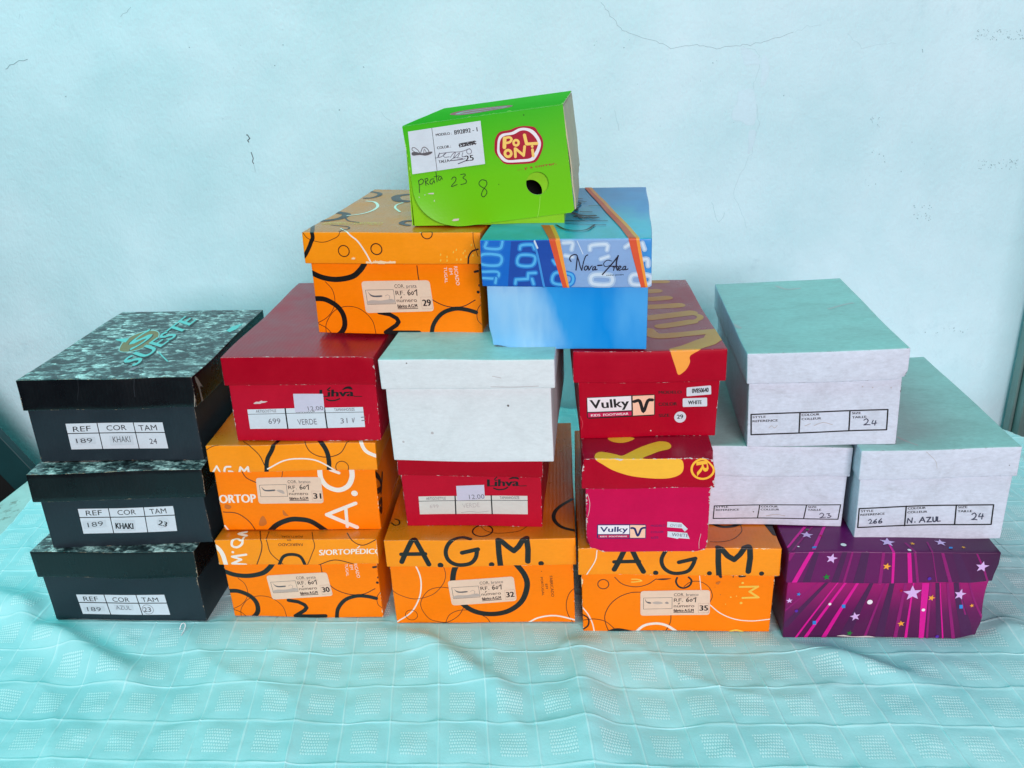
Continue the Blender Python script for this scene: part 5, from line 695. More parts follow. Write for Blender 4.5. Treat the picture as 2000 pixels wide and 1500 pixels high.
def board(name, rgb, rough=.40, stain=.10, flute=0., spec=.3, scale=1., dirt=None, dirt_amt=0., k=.95, grain=.045):
    """Printed cardboard: slight print unevenness, rubbed gloss, faint fluting and paper grain."""
    if name in MATS:
        return MATS[name]
    m = bpy.data.materials.new(name)
    m.use_nodes = True
    nt = m.node_tree
    b = nt.nodes['Principled BSDF']
    tc = node(nt, 'ShaderNodeTexCoord')
    n1 = node(nt, 'ShaderNodeTexNoise'); n1.inputs['Scale'].default_value = 22 * scale; n1.inputs['Detail'].default_value = 6; n1.inputs['Roughness'].default_value = .62
    nt.links.new(tc.outputs['Object'], n1.inputs['Vector'])
    mr = node(nt, 'ShaderNodeMapRange'); mr.inputs['From Min'].default_value = .3; mr.inputs['From Max'].default_value = .7
    mr.inputs['To Min'].default_value = 1 - stain; mr.inputs['To Max'].default_value = 1 + stain * .3
    nt.links.new(n1.outputs['Fac'], mr.inputs['Value'])
    mx = node(nt, 'ShaderNodeMix', data_type='RGBA', blend_type='MULTIPLY'); mx.inputs['Factor'].default_value = 1
    c = lin(rgb); c = (c[0] * k, c[1] * k, c[2] * k, 1)
    mx.inputs['A'].default_value = c
    nt.links.new(mr.outputs['Result'], mx.inputs['B'])
    out = mx.outputs['Result']
    if dirt:
        n3 = node(nt, 'ShaderNodeTexNoise'); n3.inputs['Scale'].default_value = 14; n3.inputs['Detail'].default_value = 9; n3.inputs['Roughness'].default_value = .72; n3.inputs['Distortion'].default_value = 1.2
        mp = node(nt, 'ShaderNodeMapping'); mp.inputs['Scale'].default_value = (1, 1.9, 1.6); mp.inputs['Location'].default_value = (3.1, .7, 1.3)
        nt.links.new(tc.outputs['Object'], mp.inputs['Vector']); nt.links.new(mp.outputs['Vector'], n3.inputs['Vector'])
        m3 = node(nt, 'ShaderNodeMapRange'); m3.inputs['From Min'].default_value = .5; m3.inputs['From Max'].default_value = .74; m3.inputs['To Max'].default_value = dirt_amt
        nt.links.new(n3.outputs['Fac'], m3.inputs['Value'])
        m4 = node(nt, 'ShaderNodeMix', data_type='RGBA'); m4.inputs['B'].default_value = lin(dirt)
        nt.links.new(m3.outputs['Result'], m4.inputs['Factor']); nt.links.new(out, m4.inputs['A'])
        out = m4.outputs['Result']
    g1 = node(nt, 'ShaderNodeTexNoise'); g1.inputs['Scale'].default_value = 230; g1.inputs['Detail'].default_value = 5; g1.inputs['Roughness'].default_value = .7
    gm = node(nt, 'ShaderNodeMapping'); gm.inputs['Scale'].default_value = (.55, 1, 1.25); nt.links.new(tc.outputs['Object'], gm.inputs['Vector']); nt.links.new(gm.outputs['Vector'], g1.inputs['Vector'])
    gr = node(nt, 'ShaderNodeMapRange'); gr.inputs['From Min'].default_value = .3; gr.inputs['From Max'].default_value = .7; gr.inputs['To Min'].default_value = 1 - grain; gr.inputs['To Max'].default_value = 1 + grain * .5
    nt.links.new(g1.outputs['Fac'], gr.inputs['Value'])
    gx = node(nt, 'ShaderNodeMix', data_type='RGBA', blend_type='MULTIPLY'); gx.inputs['Factor'].default_value = 1
    nt.links.new(out, gx.inputs['A']); nt.links.new(gr.outputs['Result'], gx.inputs['B']); out = gx.outputs['Result']
    nt.links.new(out, b.inputs['Base Color'])
    mr2 = node(nt, 'ShaderNodeMapRange'); mr2.inputs['From Min'].default_value = .3; mr2.inputs['From Max'].default_value = .7
    mr2.inputs['To Min'].default_value = rough - .06; mr2.inputs['To Max'].default_value = rough + .10
    nt.links.new(n1.outputs['Fac'], mr2.inputs['Value']); nt.links.new(mr2.outputs['Result'], b.inputs['Roughness'])
    b.inputs['Specular IOR Level'].default_value = spec
    n2 = node(nt, 'ShaderNodeTexNoise'); n2.inputs['Scale'].default_value = 420; n2.inputs['Detail'].default_value = 3
    nt.links.new(tc.outputs['Object'], n2.inputs['Vector'])
    bp = node(nt, 'ShaderNodeBump'); bp.inputs['Strength'].default_value = .12; bp.inputs['Distance'].default_value = .0006
    nt.links.new(n2.outputs['Fac'], bp.inputs['Height'])
    last = bp
    if flute:
        wv = node(nt, 'ShaderNodeTexWave', wave_type='BANDS', bands_direction='X'); wv.inputs['Scale'].default_value = 62; wv.inputs['Distortion'].default_value = .6; wv.inputs['Detail'].default_value = 2
        nt.links.new(tc.outputs['Object'], wv.inputs['Vector'])
        b2 = node(nt, 'ShaderNodeBump'); b2.inputs['Strength'].default_value = flute; b2.inputs['Distance'].default_value = .0008
        nt.links.new(wv.outputs['Fac'], b2.inputs['Height']); nt.links.new(bp.outputs['Normal'], b2.inputs['Normal'])
        last = b2
    nt.links.new(last.outputs['Normal'], b.inputs['Normal'])
    MATS[name] = m
    return m

INKS = dict(
    ink=(24, 25, 28), ink2=(70, 74, 80), ink3=(110, 114, 122), ink_o=(22, 20, 18), ink_n=(22, 26, 52), dark_ink=(30, 44, 46), grey_ink=(70, 66, 55), pen=(62, 68, 88), pen_g=(28, 60, 20),
    faint=(188, 186, 182), faint2=(200, 175, 155), paper=(214, 228, 236), paper2=(204, 218, 226), paper_lav=(205, 208, 226), paper_aged=(216, 220, 212), beige=(236, 208, 182), aqua=(118, 200, 196), brown=(150, 120, 80), logo_edge=(165, 200, 195),
    dull_white=(140, 168, 160), pinkish=(150, 130, 140), torn=(150, 148, 138), crease=(40, 44, 50), crease_red=(215, 80, 95), chip=(214, 202, 200), chip_o=(250, 222, 176), chip_tan=(150, 140, 120), stain=(188, 190, 190), stain_dark=(110, 108, 104), stain_o=(205, 110, 22),
    white_o=(246, 238, 224), yellow_o=(250, 200, 70), glyph=(84, 184, 240), glyph_dim=(36, 128, 212), glow_dim=(168, 202, 232), glow=(205, 228, 244), navy_b=(24, 78, 172), mid_b=(8, 108, 206), lav_b=(136, 176, 222), streak_b=(60, 150, 225), rust=(222, 88, 50), amber=(245, 160, 60),
    magenta_hi=(222, 14, 152), magenta_dim=(146, 20, 112), plum_dk=(78, 30, 80), lilac=(222, 186, 240), orange_s=(250, 172, 60), green_s=(30, 130, 50), red_s=(190, 25, 50), white_s=(245, 238, 245), blue_s=(50, 140, 222), violet_s=(90, 40, 170),
    yolk=(255, 196, 58), yolk2=(255, 172, 70), tan=(222, 164, 88), navy=(28, 34, 104), peach=(252, 206, 176), magenta_l=(200, 20, 84), white_p=(240, 240, 244), crimson=(172, 12, 48), cream=(252, 214, 110), sole=(96, 96, 100), photo_grey=(190, 176, 164), photo_grey2=(160, 148, 140), green_lt=(170, 235, 90),
    flake=(208, 236, 246), crack=(150, 184, 190), crack_l=(184, 220, 226), crack_d=(45, 55, 62))
def ink(name):
    return board('print_' + name, INKS[name], rough=.34 if name.endswith('_o') else .42, stain=.05, spec=.55 if name.endswith('_o') else .3)

def speckle(name, glossy):
    """Black and pale teal crushed-stone print on the black boxes' lids."""
    m = bpy.data.materials.new(name); m.use_nodes = True; nt = m.node_tree; b = nt.nodes['Principled BSDF']
    tc = node(nt, 'ShaderNodeTexCoord')
    mp = node(nt, 'ShaderNodeMapping'); mp.inputs['Scale'].default_value = (75, 120, 75); mp.inputs['Rotation'].default_value = (0, 0, .45)
    nt.links.new(tc.outputs['Object'], mp.inputs['Vector'])
    n1 = node(nt, 'ShaderNodeTexNoise'); n1.inputs['Scale'].default_value = 1.9; n1.inputs['Detail'].default_value = 8; n1.inputs['Roughness'].default_value = .68; n1.inputs['Distortion'].default_value = .7
    nt.links.new(mp.outputs['Vector'], n1.inputs['Vector'])
    dv = node(nt, 'ShaderNodeVectorMath', operation='MULTIPLY_ADD'); dv.inputs[1].default_value = (.9, .9, .9)
    nt.links.new(n1.outputs['Color'], dv.inputs[0]); nt.links.new(mp.outputs['Vector'], dv.inputs[2])
    vo = node(nt, 'ShaderNodeTexVoronoi', feature='SMOOTH_F1'); vo.inputs['Scale'].default_value = 1.25; vo.inputs['Smoothness'].default_value = .35
    nt.links.new(dv.outputs[0], vo.inputs['Vector'])
    sp = node(nt, 'ShaderNodeSeparateColor'); nt.links.new(vo.outputs['Color'], sp.inputs['Color'])
    ad = node(nt, 'ShaderNodeMath', operation='MULTIPLY_ADD'); ad.inputs[1].default_value = .34; nt.links.new(sp.outputs['Red'], ad.inputs[0])
    ml = node(nt, 'ShaderNodeMath', operation='MULTIPLY'); ml.inputs[1].default_value = 1.1; nt.links.new(n1.outputs['Fac'], ml.inputs[0])
    nl = node(nt, 'ShaderNodeTexNoise'); nl.inputs['Scale'].default_value = 19; nl.inputs['Detail'].default_value = 3; nt.links.new(tc.outputs['Object'], nl.inputs['Vector'])
    nm = node(nt, 'ShaderNodeMath', operation='MULTIPLY_ADD'); nm.inputs[1].default_value = .42; nm.inputs[2].default_value = -.23; nt.links.new(nl.outputs['Fac'], nm.inputs[0])
    na = node(nt, 'ShaderNodeMath', operation='ADD'); nt.links.new(nm.outputs[0], na.inputs[0]); nt.links.new(ml.outputs[0], na.inputs[1]); nt.links.new(na.outputs[0], ad.inputs[2])
    cr = node(nt, 'ShaderNodeValToRGB'); e = cr.color_ramp.elements
    e[0].position = .52; e[0].color = (.006, .010, .012, 1); e[1].position = .98; e[1].color = (.74, .80, .76, 1)
    x = cr.color_ramp.elements.new(.67); x.color = (.04, .06, .065, 1); x = cr.color_ramp.elements.new(.80); x.color = (.19, .235, .23, 1)
    nt.links.new(ad.outputs[0], cr.inputs['Fac']); nt.links.new(cr.outputs['Color'], b.inputs['Base Color'])
    b.inputs['Roughness'].default_value = glossy
    bp = node(nt, 'ShaderNodeBump'); bp.inputs['Strength'].default_value = .08; bp.inputs['Distance'].default_value = .0006
    nt.links.new(n1.outputs['Fac'], bp.inputs['Height']); nt.links.new(bp.outputs['Normal'], b.inputs['Normal'])
    return m

def printed_gradient(name, stops, axis_from, axis_to, noise_amt, rough=.33, spec=.3):
    """A print that fades from one colour to another across the box, as on the blue, purple and green boxes."""
    m = bpy.data.materials.new(name); m.use_nodes = True; nt = m.node_tree; b = nt.nodes['Principled BSDF']
    tc = node(nt, 'ShaderNodeTexCoord')
    a, z = Vector(axis_from), Vector(axis_to); dv = z - a
    sb = node(nt, 'ShaderNodeVectorMath', operation='SUBTRACT'); sb.inputs[1].default_value = a; nt.links.new(tc.outputs['Object'], sb.inputs[0])
    dt = node(nt, 'ShaderNodeVectorMath', operation='DOT_PRODUCT'); dt.inputs[1].default_value = dv / dv.length_squared; nt.links.new(sb.outputs[0], dt.inputs[0])
    n1 = node(nt, 'ShaderNodeTexNoise'); n1.inputs['Scale'].default_value = 16; n1.inputs['Detail'].default_value = 3
    mp = node(nt, 'ShaderNodeMapping'); mp.inputs['Scale'].default_value = (1.6, 1, .5); nt.links.new(tc.outputs['Object'], mp.inputs['Vector']); nt.links.new(mp.outputs['Vector'], n1.inputs['Vector'])
    ma = node(nt, 'ShaderNodeMath', operation='MULTIPLY_ADD'); ma.inputs[1].default_value = noise_amt; nt.links.new(n1.outputs['Fac'], ma.inputs[0]); nt.links.new(dt.outputs['Value'], ma.inputs[2])
    sh = node(nt, 'ShaderNodeMath', operation='SUBTRACT'); sh.inputs[1].default_value = noise_amt * .5; nt.links.new(ma.outputs[0], sh.inputs[0])
    cr = node(nt, 'ShaderNodeValToRGB'); el = cr.color_ramp.elements
    for i, (p_, c_) in enumerate(stops):
        q = el[i] if i < 2 else el.new(p_)
        q.position = p_; q.color = lin(c_)
    nt.links.new(sh.outputs[0], cr.inputs['Fac']); nt.links.new(cr.outputs['Color'], b.inputs['Base Color'])
    b.inputs['Roughness'].default_value = rough; b.inputs['Specular IOR Level'].default_value = spec
    n2 = node(nt, 'ShaderNodeTexNoise'); n2.inputs['Scale'].default_value = 300; nt.links.new(tc.outputs['Object'], n2.inputs['Vector'])
    bp = node(nt, 'ShaderNodeBump'); bp.inputs['Strength'].default_value = .1; bp.inputs['Distance'].default_value = .0006
    nt.links.new(n2.outputs['Fac'], bp.inputs['Height']); nt.links.new(bp.outputs['Normal'], b.inputs['Normal'])
    MATS[name] = m
    return m

# ------------------------------------------------------------------ 2-D shapes on a face
def catmull(pts, step=.0022):
    n = len(pts); out = []
    closed = n > 3 and abs(pts[0][0] - pts[-1][0]) + abs(pts[0][1] - pts[-1][1]) < 1e-6
    for i in range(n - 1):
        p1, p2 = pts[i], pts[i + 1]
        p0 = pts[i - 1] if i else (pts[-2] if closed else (2 * p1[0] - p2[0], 2 * p1[1] - p2[1]))
        p3 = pts[i + 2] if i + 2 < n else (pts[1] if closed else (2 * p2[0] - p1[0], 2 * p2[1] - p1[1]))
        k = max(2, min(24, int(math.dist(p1, p2) / step) + 1))
        for j in range(k):
            t = j / k
            out.append(tuple(.5 * (2 * p1[a] + (p2[a] - p0[a]) * t + (2 * p0[a] - 5 * p1[a] + 4 * p2[a] - p3[a]) * t * t + (3 * p1[a] - p0[a] - 3 * p2[a] + p3[a]) * t ** 3) for a in (0, 1)))
    out.append(tuple(pts[-1]))
    return out

def disc(c, r, n=20, a0=0., a1=2 * math.pi):
    return [(c[0] + r * math.cos(a0 + (a1 - a0) * i / n), c[1] + r * math.sin(a0 + (a1 - a0) * i / n)) for i in range(n)]

def ribbon(pts, w, caps=True):
    """Quads along a line plus round ends: a list of (polygon, small height step)."""
    P = [pts[0]]
    for q in pts[1:]:
        if math.dist(q, P[-1]) > 1e-5:
            P.append(q)
    if len(P) < 2:
        return []
    L, R = [], []
    for i, q in enumerate(P):
        a = P[max(i - 1, 0)]; b = P[min(i + 1, len(P) - 1)]
        d1 = Vector((q[0] - a[0], q[1] - a[1])); d2 = Vector((b[0] - q[0], b[1] - q[1]))
        if d1.length < 1e-9: d1 = d2
        if d2.length < 1e-9: d2 = d1
        d1.normalize(); d2.normalize()
        n1 = Vector((-d1.y, d1.x)); n2 = Vector((-d2.y, d2.x)); m = n1 + n2
        if m.length < .4:
            m = n1
        m.normalize(); k = min(1.35, 1 / max(.55, m.dot(n1))) * w / 2
        L.append((q[0] + m.x * k, q[1] + m.y * k)); R.append((q[0] - m.x * k, q[1] - m.y * k))
    out = [([R[i], R[i + 1], L[i + 1], L[i]], (i % 5) * 2e-6) for i in range(len(P) - 1)]
    if caps:
        for e, f in ((0, 1), (-1, -2)):
            ang = math.atan2(P[e][1] - P[f][1], P[e][0] - P[f][0])
            c = [(P[e][0] + w / 2 * math.cos(ang + t), P[e][1] + w / 2 * math.sin(ang + t)) for t in [(-.5 + i / 8) * math.pi for i in range(9)]]
            out.append((c, 1.1e-5))
    return out

TEXTS = {}
def text_tris(s, bold):
    if (s, bold) not in TEXTS:
        cu = bpy.data.curves.new('lettering', 'FONT')
        cu.body = s; cu.dimensions = '2D'; cu.fill_mode = 'BOTH'; cu.resolution_u = 3
        cu.offset = 0
        o = bpy.data.objects.new('lettering', cu); COL.objects.link(o)
        bpy.context.view_layer.update()
        me = o.evaluated_get(bpy.context.evaluated_depsgraph_get()).to_mesh()
        me.calc_loop_triangles()
        v = [(q.co.x, q.co.y) for q in me.vertices]
        T = [tuple(t.vertices) for t in me.loop_triangles]
        bpy.data.objects.remove(o); bpy.data.curves.remove(cu)
        x0 = min(q[0] for q in v); x1 = max(q[0] for q in v)
        TEXTS[(s, bold)] = ([((q[0] - x0) / max(1e-6, x1 - x0), q[1] / .73) for q in v], T)
    return TEXTS[(s, bold)]

def tri(poly):
    if len(poly) <= 3:
        return [poly]
    t = tessellate_polygon([[Vector((q[0], q[1], 0)) for q in poly]])
    return [[poly[i] for i in f] for f in t]

def rounded_quad(q, r):
    out = []
    for i in range(4):
        a, b, c = Vector(q[i - 1]), Vector(q[i]), Vector(q[(i + 1) % 4])
        d1 = (a - b).normalized(); d2 = (c - b).normalized()
        p0, p2 = b + d1 * r, b + d2 * r
        for t in (0, .25, .5, .75, 1):
            out.append(tuple((1 - t) ** 2 * p0 + 2 * t * (1 - t) * b + t * t * p2))
    return out

def shapes(item):
    """One print item as (list of (convex polygon, height step), ink name)."""
    k = item[0]
    if k == 's': return ribbon(catmull(item[1]), item[2]), item[3]
    if k == 'l':
        out = []
        for i in range(len(item[1]) - 1):
            out += [(q, h + (i % 3) * 3e-6) for q, h in ribbon([item[1][i], item[1][i + 1]], item[2])]
        return out, item[3]
    if k == 'p': return [(q, 0) for q in tri(item[1])], item[2]
    if k == 'ps': return [(q, 0) for q in tri(catmull(item[1] + [item[1][0]])[:-1])], item[2]
    if k == 'pr':
        e = min(math.dist(item[1][i], item[1][i - 1]) for i in range(4))
        return [(q, 0) for q in tri(rounded_quad(item[1], e * .12))], item[2]
    if k == 't':
        V, T = text_tris(item[1], item[6]); o, a, b = item[2], item[3], item[4]
        W = [(o[0] + x * (a[0] - o[0]) + y * (b[0] - o[0]), o[1] + x * (a[1] - o[1]) + y * (b[1] - o[1])) for x, y in V]
        out = []
        em = ((b[0] - o[0]) ** 2 + (b[1] - o[1]) ** 2) ** .5
        al = ((a[0] - o[0]) ** 2 + (a[1] - o[1]) ** 2) ** .5
        for n_, sh in enumerate(((0.,), (-.045, .0, .045), (-.075, -.0375, .0, .0375, .075))[item[6]]):
            dx, dy = (a[0] - o[0]) / al * em * sh, (a[1] - o[1]) / al * em * sh
            for f in T:
                q = [(W[j][0] + dx, W[j][1] + dy) for j in f]
                if (q[1][0] - q[0][0]) * (q[2][1] - q[0][1]) - (q[1][1] - q[0][1]) * (q[2][0] - q[0][0]) < 0: q.reverse()
                out.append((q, n_ * 3e-6))
        return out, item[5]
    if k == 'd': return [(disc(item[1], item[2]), 0)], item[3]
    if k == 'ring':
        P = disc(item[1], item[2], 48); P.append(P[0])
        return ribbon(P, item[3], False), item[4]
    if k == 'star':
        c, r = item[1], item[2]; P = []
        a0 = 1.57 + .25 * math.sin(c[0] * 900)
        for i in range(10):
            rr = r if i % 2 == 0 else r * .42
            P.append((c[0] + rr * math.cos(a0 + i * math.pi / 5), c[1] + rr * math.sin(a0 + i * math.pi / 5)))
        return [([c, P[i], P[(i + 1) % 10]], 0) for i in range(10)], item[3]
    if k == 'j':
        return [(q, h) for q, h in ribbon(item[1], item[2], False)], item[3]

def cut(poly, ax, val, keep_low):
    out = []; n = len(poly)
    for i in range(n):
        a, b = poly[i], poly[(i + 1) % n]
        ia = (a[ax] <= val) == keep_low; ib = (b[ax] <= val) == keep_low
        if ia: out.append(a)
        if ia != ib and abs(b[ax] - a[ax]) > 1e-12:
            t = (val - a[ax]) / (b[ax] - a[ax])
            out.append((a[0] + t * (b[0] - a[0]), a[1] + t * (b[1] - a[1])))
    return out

def split(poly, ucuts, vcuts):
    res = [poly]
    for ax, cuts in ((0, ucuts), (1, vcuts)):
        nxt = []
        for q in res:
            lo = min(v[ax] for v in q); hi = max(v[ax] for v in q)
            if hi <= cuts[0] or lo >= cuts[-1]: continue
            if lo < cuts[0]: q = cut(q, ax, cuts[0], False)
            if hi > cuts[-1]: q = cut(q, ax, cuts[-1], True)
            if len(q) < 3: continue
            lo = max(lo, cuts[0]); hi = min(hi, cuts[-1])
            i0 = bisect.bisect_right(cuts, lo + 1e-9); i1 = bisect.bisect_left(cuts, hi - 1e-9)
            for i in range(i0, i1):
                a = cut(q, ax, cuts[i], True)
                if len(a) > 2: nxt.append(a)
                q = cut(q, ax, cuts[i], False)
                if len(q) < 3: break
            if len(q) > 2: nxt.append(q)
        res = nxt
    return res

def marks(lo, hi, r, step=.005):
    n = max(1, round((hi - lo - 2 * r) / step))
    return [lo, lo + r * .4, lo + r] + [lo + r + (hi - lo - 2 * r) * i / n for i in range(1, n)] + [hi - r, hi - r * .4, hi]

# ------------------------------------------------------------------ objects
def tag(o, label, cat, group=None, kind=None):
    if label: o['label'] = label
    if cat: o['category'] = cat
    if group: o['group'] = group
    if kind: o['kind'] = kind
    return o

def empty(name, loc, rot=(0, 0, 0)):
    o = bpy.data.objects.new(name, None); COL.objects.link(o)
    o.empty_display_size = .05; o.location = loc; o.rotation_euler = rot
    return o

def link_mesh(name, V, F, FM, mats, parent=None, smooth=0):
    me = bpy.data.meshes.new(name)
    me.from_pydata(V, [], F); me.update()
    for m in mats: me.materials.append(m)
    me.polygons.foreach_set('material_index', FM)
    me.polygons.foreach_set('use_smooth', [i < smooth for i in range(len(F))])
    o = bpy.data.objects.new(name, me); COL.objects.link(o)
    if parent: o.parent = parent
    return o

class Carton:
    """A closed cardboard block with soft worn edges; prints follow its slightly uneven faces."""
    def __init__(s, lo, hi, r, amp, seed, sk=0., tw=0., dents=()):
        s.lo, s.hi, s.r, s.amp, s.seed, s.sk, s.tw, s.dents = Vector(lo), Vector(hi), r, amp, Vector((seed * 1.7, seed * 3.1, seed * .9)), sk, tw, dents
        s.V, s.F, s.FM, s.mats, s.key = [], [], [], [], {}
        g = [marks(lo[i], hi[i], r) for i in range(3)]
        s.g = g
        s.cuts = dict(F=(g[0], g[2]), T=(g[0], [hi[2] + v - lo[1] for v in g[1]]), R=(g[1], g[2]), L=(g[1], g[2]), K=(g[0], g[2]), B=(g[0], g[1]))
        s.n = 0; s.count = 0
    def raw(s, f, u, v):
        if f == 'F': return Vector((u, s.lo.y, v))
        if f == 'T': return Vector((u, s.lo.y + v - s.hi.z, s.hi.z))
        if f == 'R': return Vector((s.hi.x, u, v))
        if f == 'L': return Vector((s.lo.x, u, v))
        if f == 'K': return Vector((u, s.hi.y, v))
        return Vector((u, v, s.lo.z))
    def place(s, P, off):
        q = Vector([min(max(P[i], s.lo[i] + s.r), s.hi[i] - s.r) for i in range(3)])
        n = (P - q).normalized(); p = q + n * (s.r + off)
        c = (s.lo + s.hi) / 2
        p = p + noise.noise_vector(P * 9 + s.seed) * s.amp + noise.noise_vector(P * 38 + s.seed) * s.amp * .05
        for at, rad, mv in s.dents:
            k = (P - Vector(at)).length / rad
            if k < 1: p = p + Vector(mv) * (1 - k * k) ** 2
        h = 1 - (P.z - s.lo.z) / (s.hi.z - s.lo.z)
        p.x += h * (s.sk - s.tw * (P.x - c.x) / (s.hi.x - c.x))
        return p
    def mat(s, m):
        if m not in s.mats: s.mats.append(m)
        return s.mats.index(m)
    def base(s, matof):
        for f, flip in (('F', 0), ('T', 0), ('R', 0), ('L', 1), ('K', 1), ('B', 1)):
            uc, vc = s.cuts[f]; mi = s.mat(matof(f))
            ids = []
            for v in vc:
                row = []
                for u in uc:
                    P = s.raw(f, u, v); k = (round(P.x, 5), round(P.y, 5), round(P.z, 5))
                    if k not in s.key:
                        s.key[k] = len(s.V); s.V.append(s.place(P, 0))
                    row.append(s.key[k])
                ids.append(row)
            for j in range(len(vc) - 1):
                for i in range(len(uc) - 1):
                    q = [ids[j][i], ids[j][i + 1], ids[j + 1][i + 1], ids[j + 1][i]]
                    if flip: q.reverse()
                    s.F.append(q); s.FM.append(mi)
        s.n = len(s.F)
    def draw(s, items, faces, target=None):
        """Lay print items on the given faces; into this carton's mesh or into target (V, F, FM, mats)."""
        V, F, FM, mats = target or (s.V, s.F, s.FM, s.mats)
        for it in items:
            polys, name = shapes(it); m = ink(name)
            if m not in mats: mats.append(m)
            mi = mats.index(m); s.count += 1; off = .00012 + s.count * 1.8e-5
            for f in faces:
                uc, vc = s.cuts[f]
                for q, h in polys:
                    for c in split(q, uc, vc):
                        if len(c) < 3: continue
                        ar = sum(c[i][0] * c[(i + 1) % len(c)][1] - c[(i + 1) % len(c)][0] * c[i][1] for i in range(len(c)))
                        if abs(ar) < 2e-10: continue
                        if ar < 0: c = c[::-1]
                        b0 = len(V)
                        for u, v in c: V.append(s.place(s.raw(f, u, v), off + h))
                        F.append(list(range(b0, b0 + len(c)))); FM.append(mi)
    def wear(s, faces, a, b, inward, amp, thr, color, seed):
        """A ragged rubbed strip along the line a-b where the paper has worn through."""
        L = math.dist(a, b); n = max(4, int(L / .0007)); d = ((b[0] - a[0]) / L, (b[1] - a[1]) / L)
        W = []
        for i in range(n + 1):
            t = i / n * L
            x = noise.noise(Vector((t * 60, seed * 7.3, 0))) * .6 + noise.noise(Vector((t * 260, seed * 3.1, 5))) * .5 + noise.noise(Vector((t * 800, seed, 9))) * .35
            W.append(max(0, x - thr) * amp)
        it = []
        for i in range(n):
            if W[i] + W[i + 1] < .00012: continue
            p0 = (a[0] + d[0] * L * i / n, a[1] + d[1] * L * i / n); p1 = (a[0] + d[0] * L * (i + 1) / n, a[1] + d[1] * L * (i + 1) / n)
            it.append([p0, p1, (p1[0] + inward[0] * W[i + 1], p1[1] + inward[1] * W[i + 1]), (p0[0] + inward[0] * W[i], p0[1] + inward[1] * W[i])])
        m = ink(color)
        if m not in s.mats: s.mats.append(m)
        mi = s.mats.index(m); s.count += 1; off = .00014 + s.count * 1.8e-5
        for f in faces:
            uc, vc = s.cuts[f]
            for q in it:
                for c in split(q, uc, vc):
                    if len(c) < 3: continue
                    ar = sum(c[i][0] * c[(i + 1) % len(c)][1] - c[(i + 1) % len(c)][0] * c[i][1] for i in range(len(c)))
                    if abs(ar) < 1e-10: continue
                    if ar < 0: c = c[::-1]
                    b0 = len(s.V)
                    for u, v in c: s.V.append(s.place(s.raw(f, u, v), off))
                    s.F.append(list(range(b0, b0 + len(c)))); s.FM.append(mi)
    def edges(s, amp, thr, color, seed, top=True):
        x0, x1, z0, z1 = s.lo.x, s.hi.x, s.lo.z, s.hi.z
        s.wear('F', (x0, z0), (x0, z1), (1, 0), amp, thr, color, seed + 1)
        s.wear('F', (x1, z0), (x1, z1), (-1, 0), amp, thr, color, seed + 2)
        s.wear('F', (x0, z0), (x1, z0), (0, 1), amp * .8, thr, color, seed + 3)
        if top:
            s.wear('F', (x0, z1), (x1, z1), (0, -1), amp * .6, thr, color, seed + 4)
            s.wear('T', (x0, z1), (x1, z1), (0, 1), amp * .6, thr, color, seed + 5)
            d = s.hi.y - s.lo.y
            s.wear('T', (x0, z1), (x0, z1 + d), (1, 0), amp * .6, thr, color, seed + 6)
            s.wear('T', (x1, z1), (x1, z1 + d), (-1, 0), amp * .6, thr, color, seed + 7)
        s.wear('R', (s.lo.y, z0), (s.lo.y, z1), (1, 0), amp * .7, thr, color, seed + 8)
        s.wear('L', (s.lo.y, z0), (s.lo.y, z1), (1, 0), amp * .7, thr, color, seed + 9)
    def build(s, name, parent):
        return link_mesh(name, s.V, s.F, s.FM, s.mats, parent, s.n)

# ------------------------------------------------------------------ the setting: floor, wall, door frame, board, table
def plain(name, rgb, rough=.6, metal=0., var=.12, scale=8., bump=.1, bscale=120., bdist=.002, k=1.):
    m = bpy.data.materials.new(name); m.use_nodes = True; nt = m.node_tree; b = nt.nodes['Principled BSDF']
    tc = node(nt, 'ShaderNodeTexCoord')
    n1 = node(nt, 'ShaderNodeTexNoise'); n1.inputs['Scale'].default_value = scale; n1.inputs['Detail'].default_value = 8; n1.inputs['Roughness'].default_value = .65
    nt.links.new(tc.outputs['Object'], n1.inputs['Vector'])
    mr = node(nt, 'ShaderNodeMapRange'); mr.inputs['From Min'].default_value = .3; mr.inputs['From Max'].default_value = .7; mr.inputs['To Min'].default_value = 1 - var; mr.inputs['To Max'].default_value = 1 + var * .3
    nt.links.new(n1.outputs['Fac'], mr.inputs['Value'])
    mx = node(nt, 'ShaderNodeMix', data_type='RGBA', blend_type='MULTIPLY'); mx.inputs['Factor'].default_value = 1
    c = lin(rgb); mx.inputs['A'].default_value = (c[0] * k, c[1] * k, c[2] * k, 1)
    nt.links.new(mr.outputs['Result'], mx.inputs['B']); nt.links.new(mx.outputs['Result'], b.inputs['Base Color'])
    b.inputs['Roughness'].default_value = rough; b.inputs['Metallic'].default_value = metal
    n2 = node(nt, 'ShaderNodeTexNoise'); n2.inputs['Scale'].default_value = bscale; n2.inputs['Detail'].default_value = 6
    nt.links.new(tc.outputs['Object'], n2.inputs['Vector'])
    bp = node(nt, 'ShaderNodeBump'); bp.inputs['Strength'].default_value = bump; bp.inputs['Distance'].default_value = bdist
    nt.links.new(n2.outputs['Fac'], bp.inputs['Height']); nt.links.new(bp.outputs['Normal'], b.inputs['Normal'])
    return m

FLOOR_Z = -.76
fl = link_mesh('floor', [(-4, -4, FLOOR_Z), (4, -4, FLOOR_Z), (4, 3, FLOOR_Z), (-4, 3, FLOOR_Z)], [(0, 1, 2, 3)], [0], [plain('floor_tiles', (70, 66, 62), .5)])
tag(fl, None, None, kind='structure')

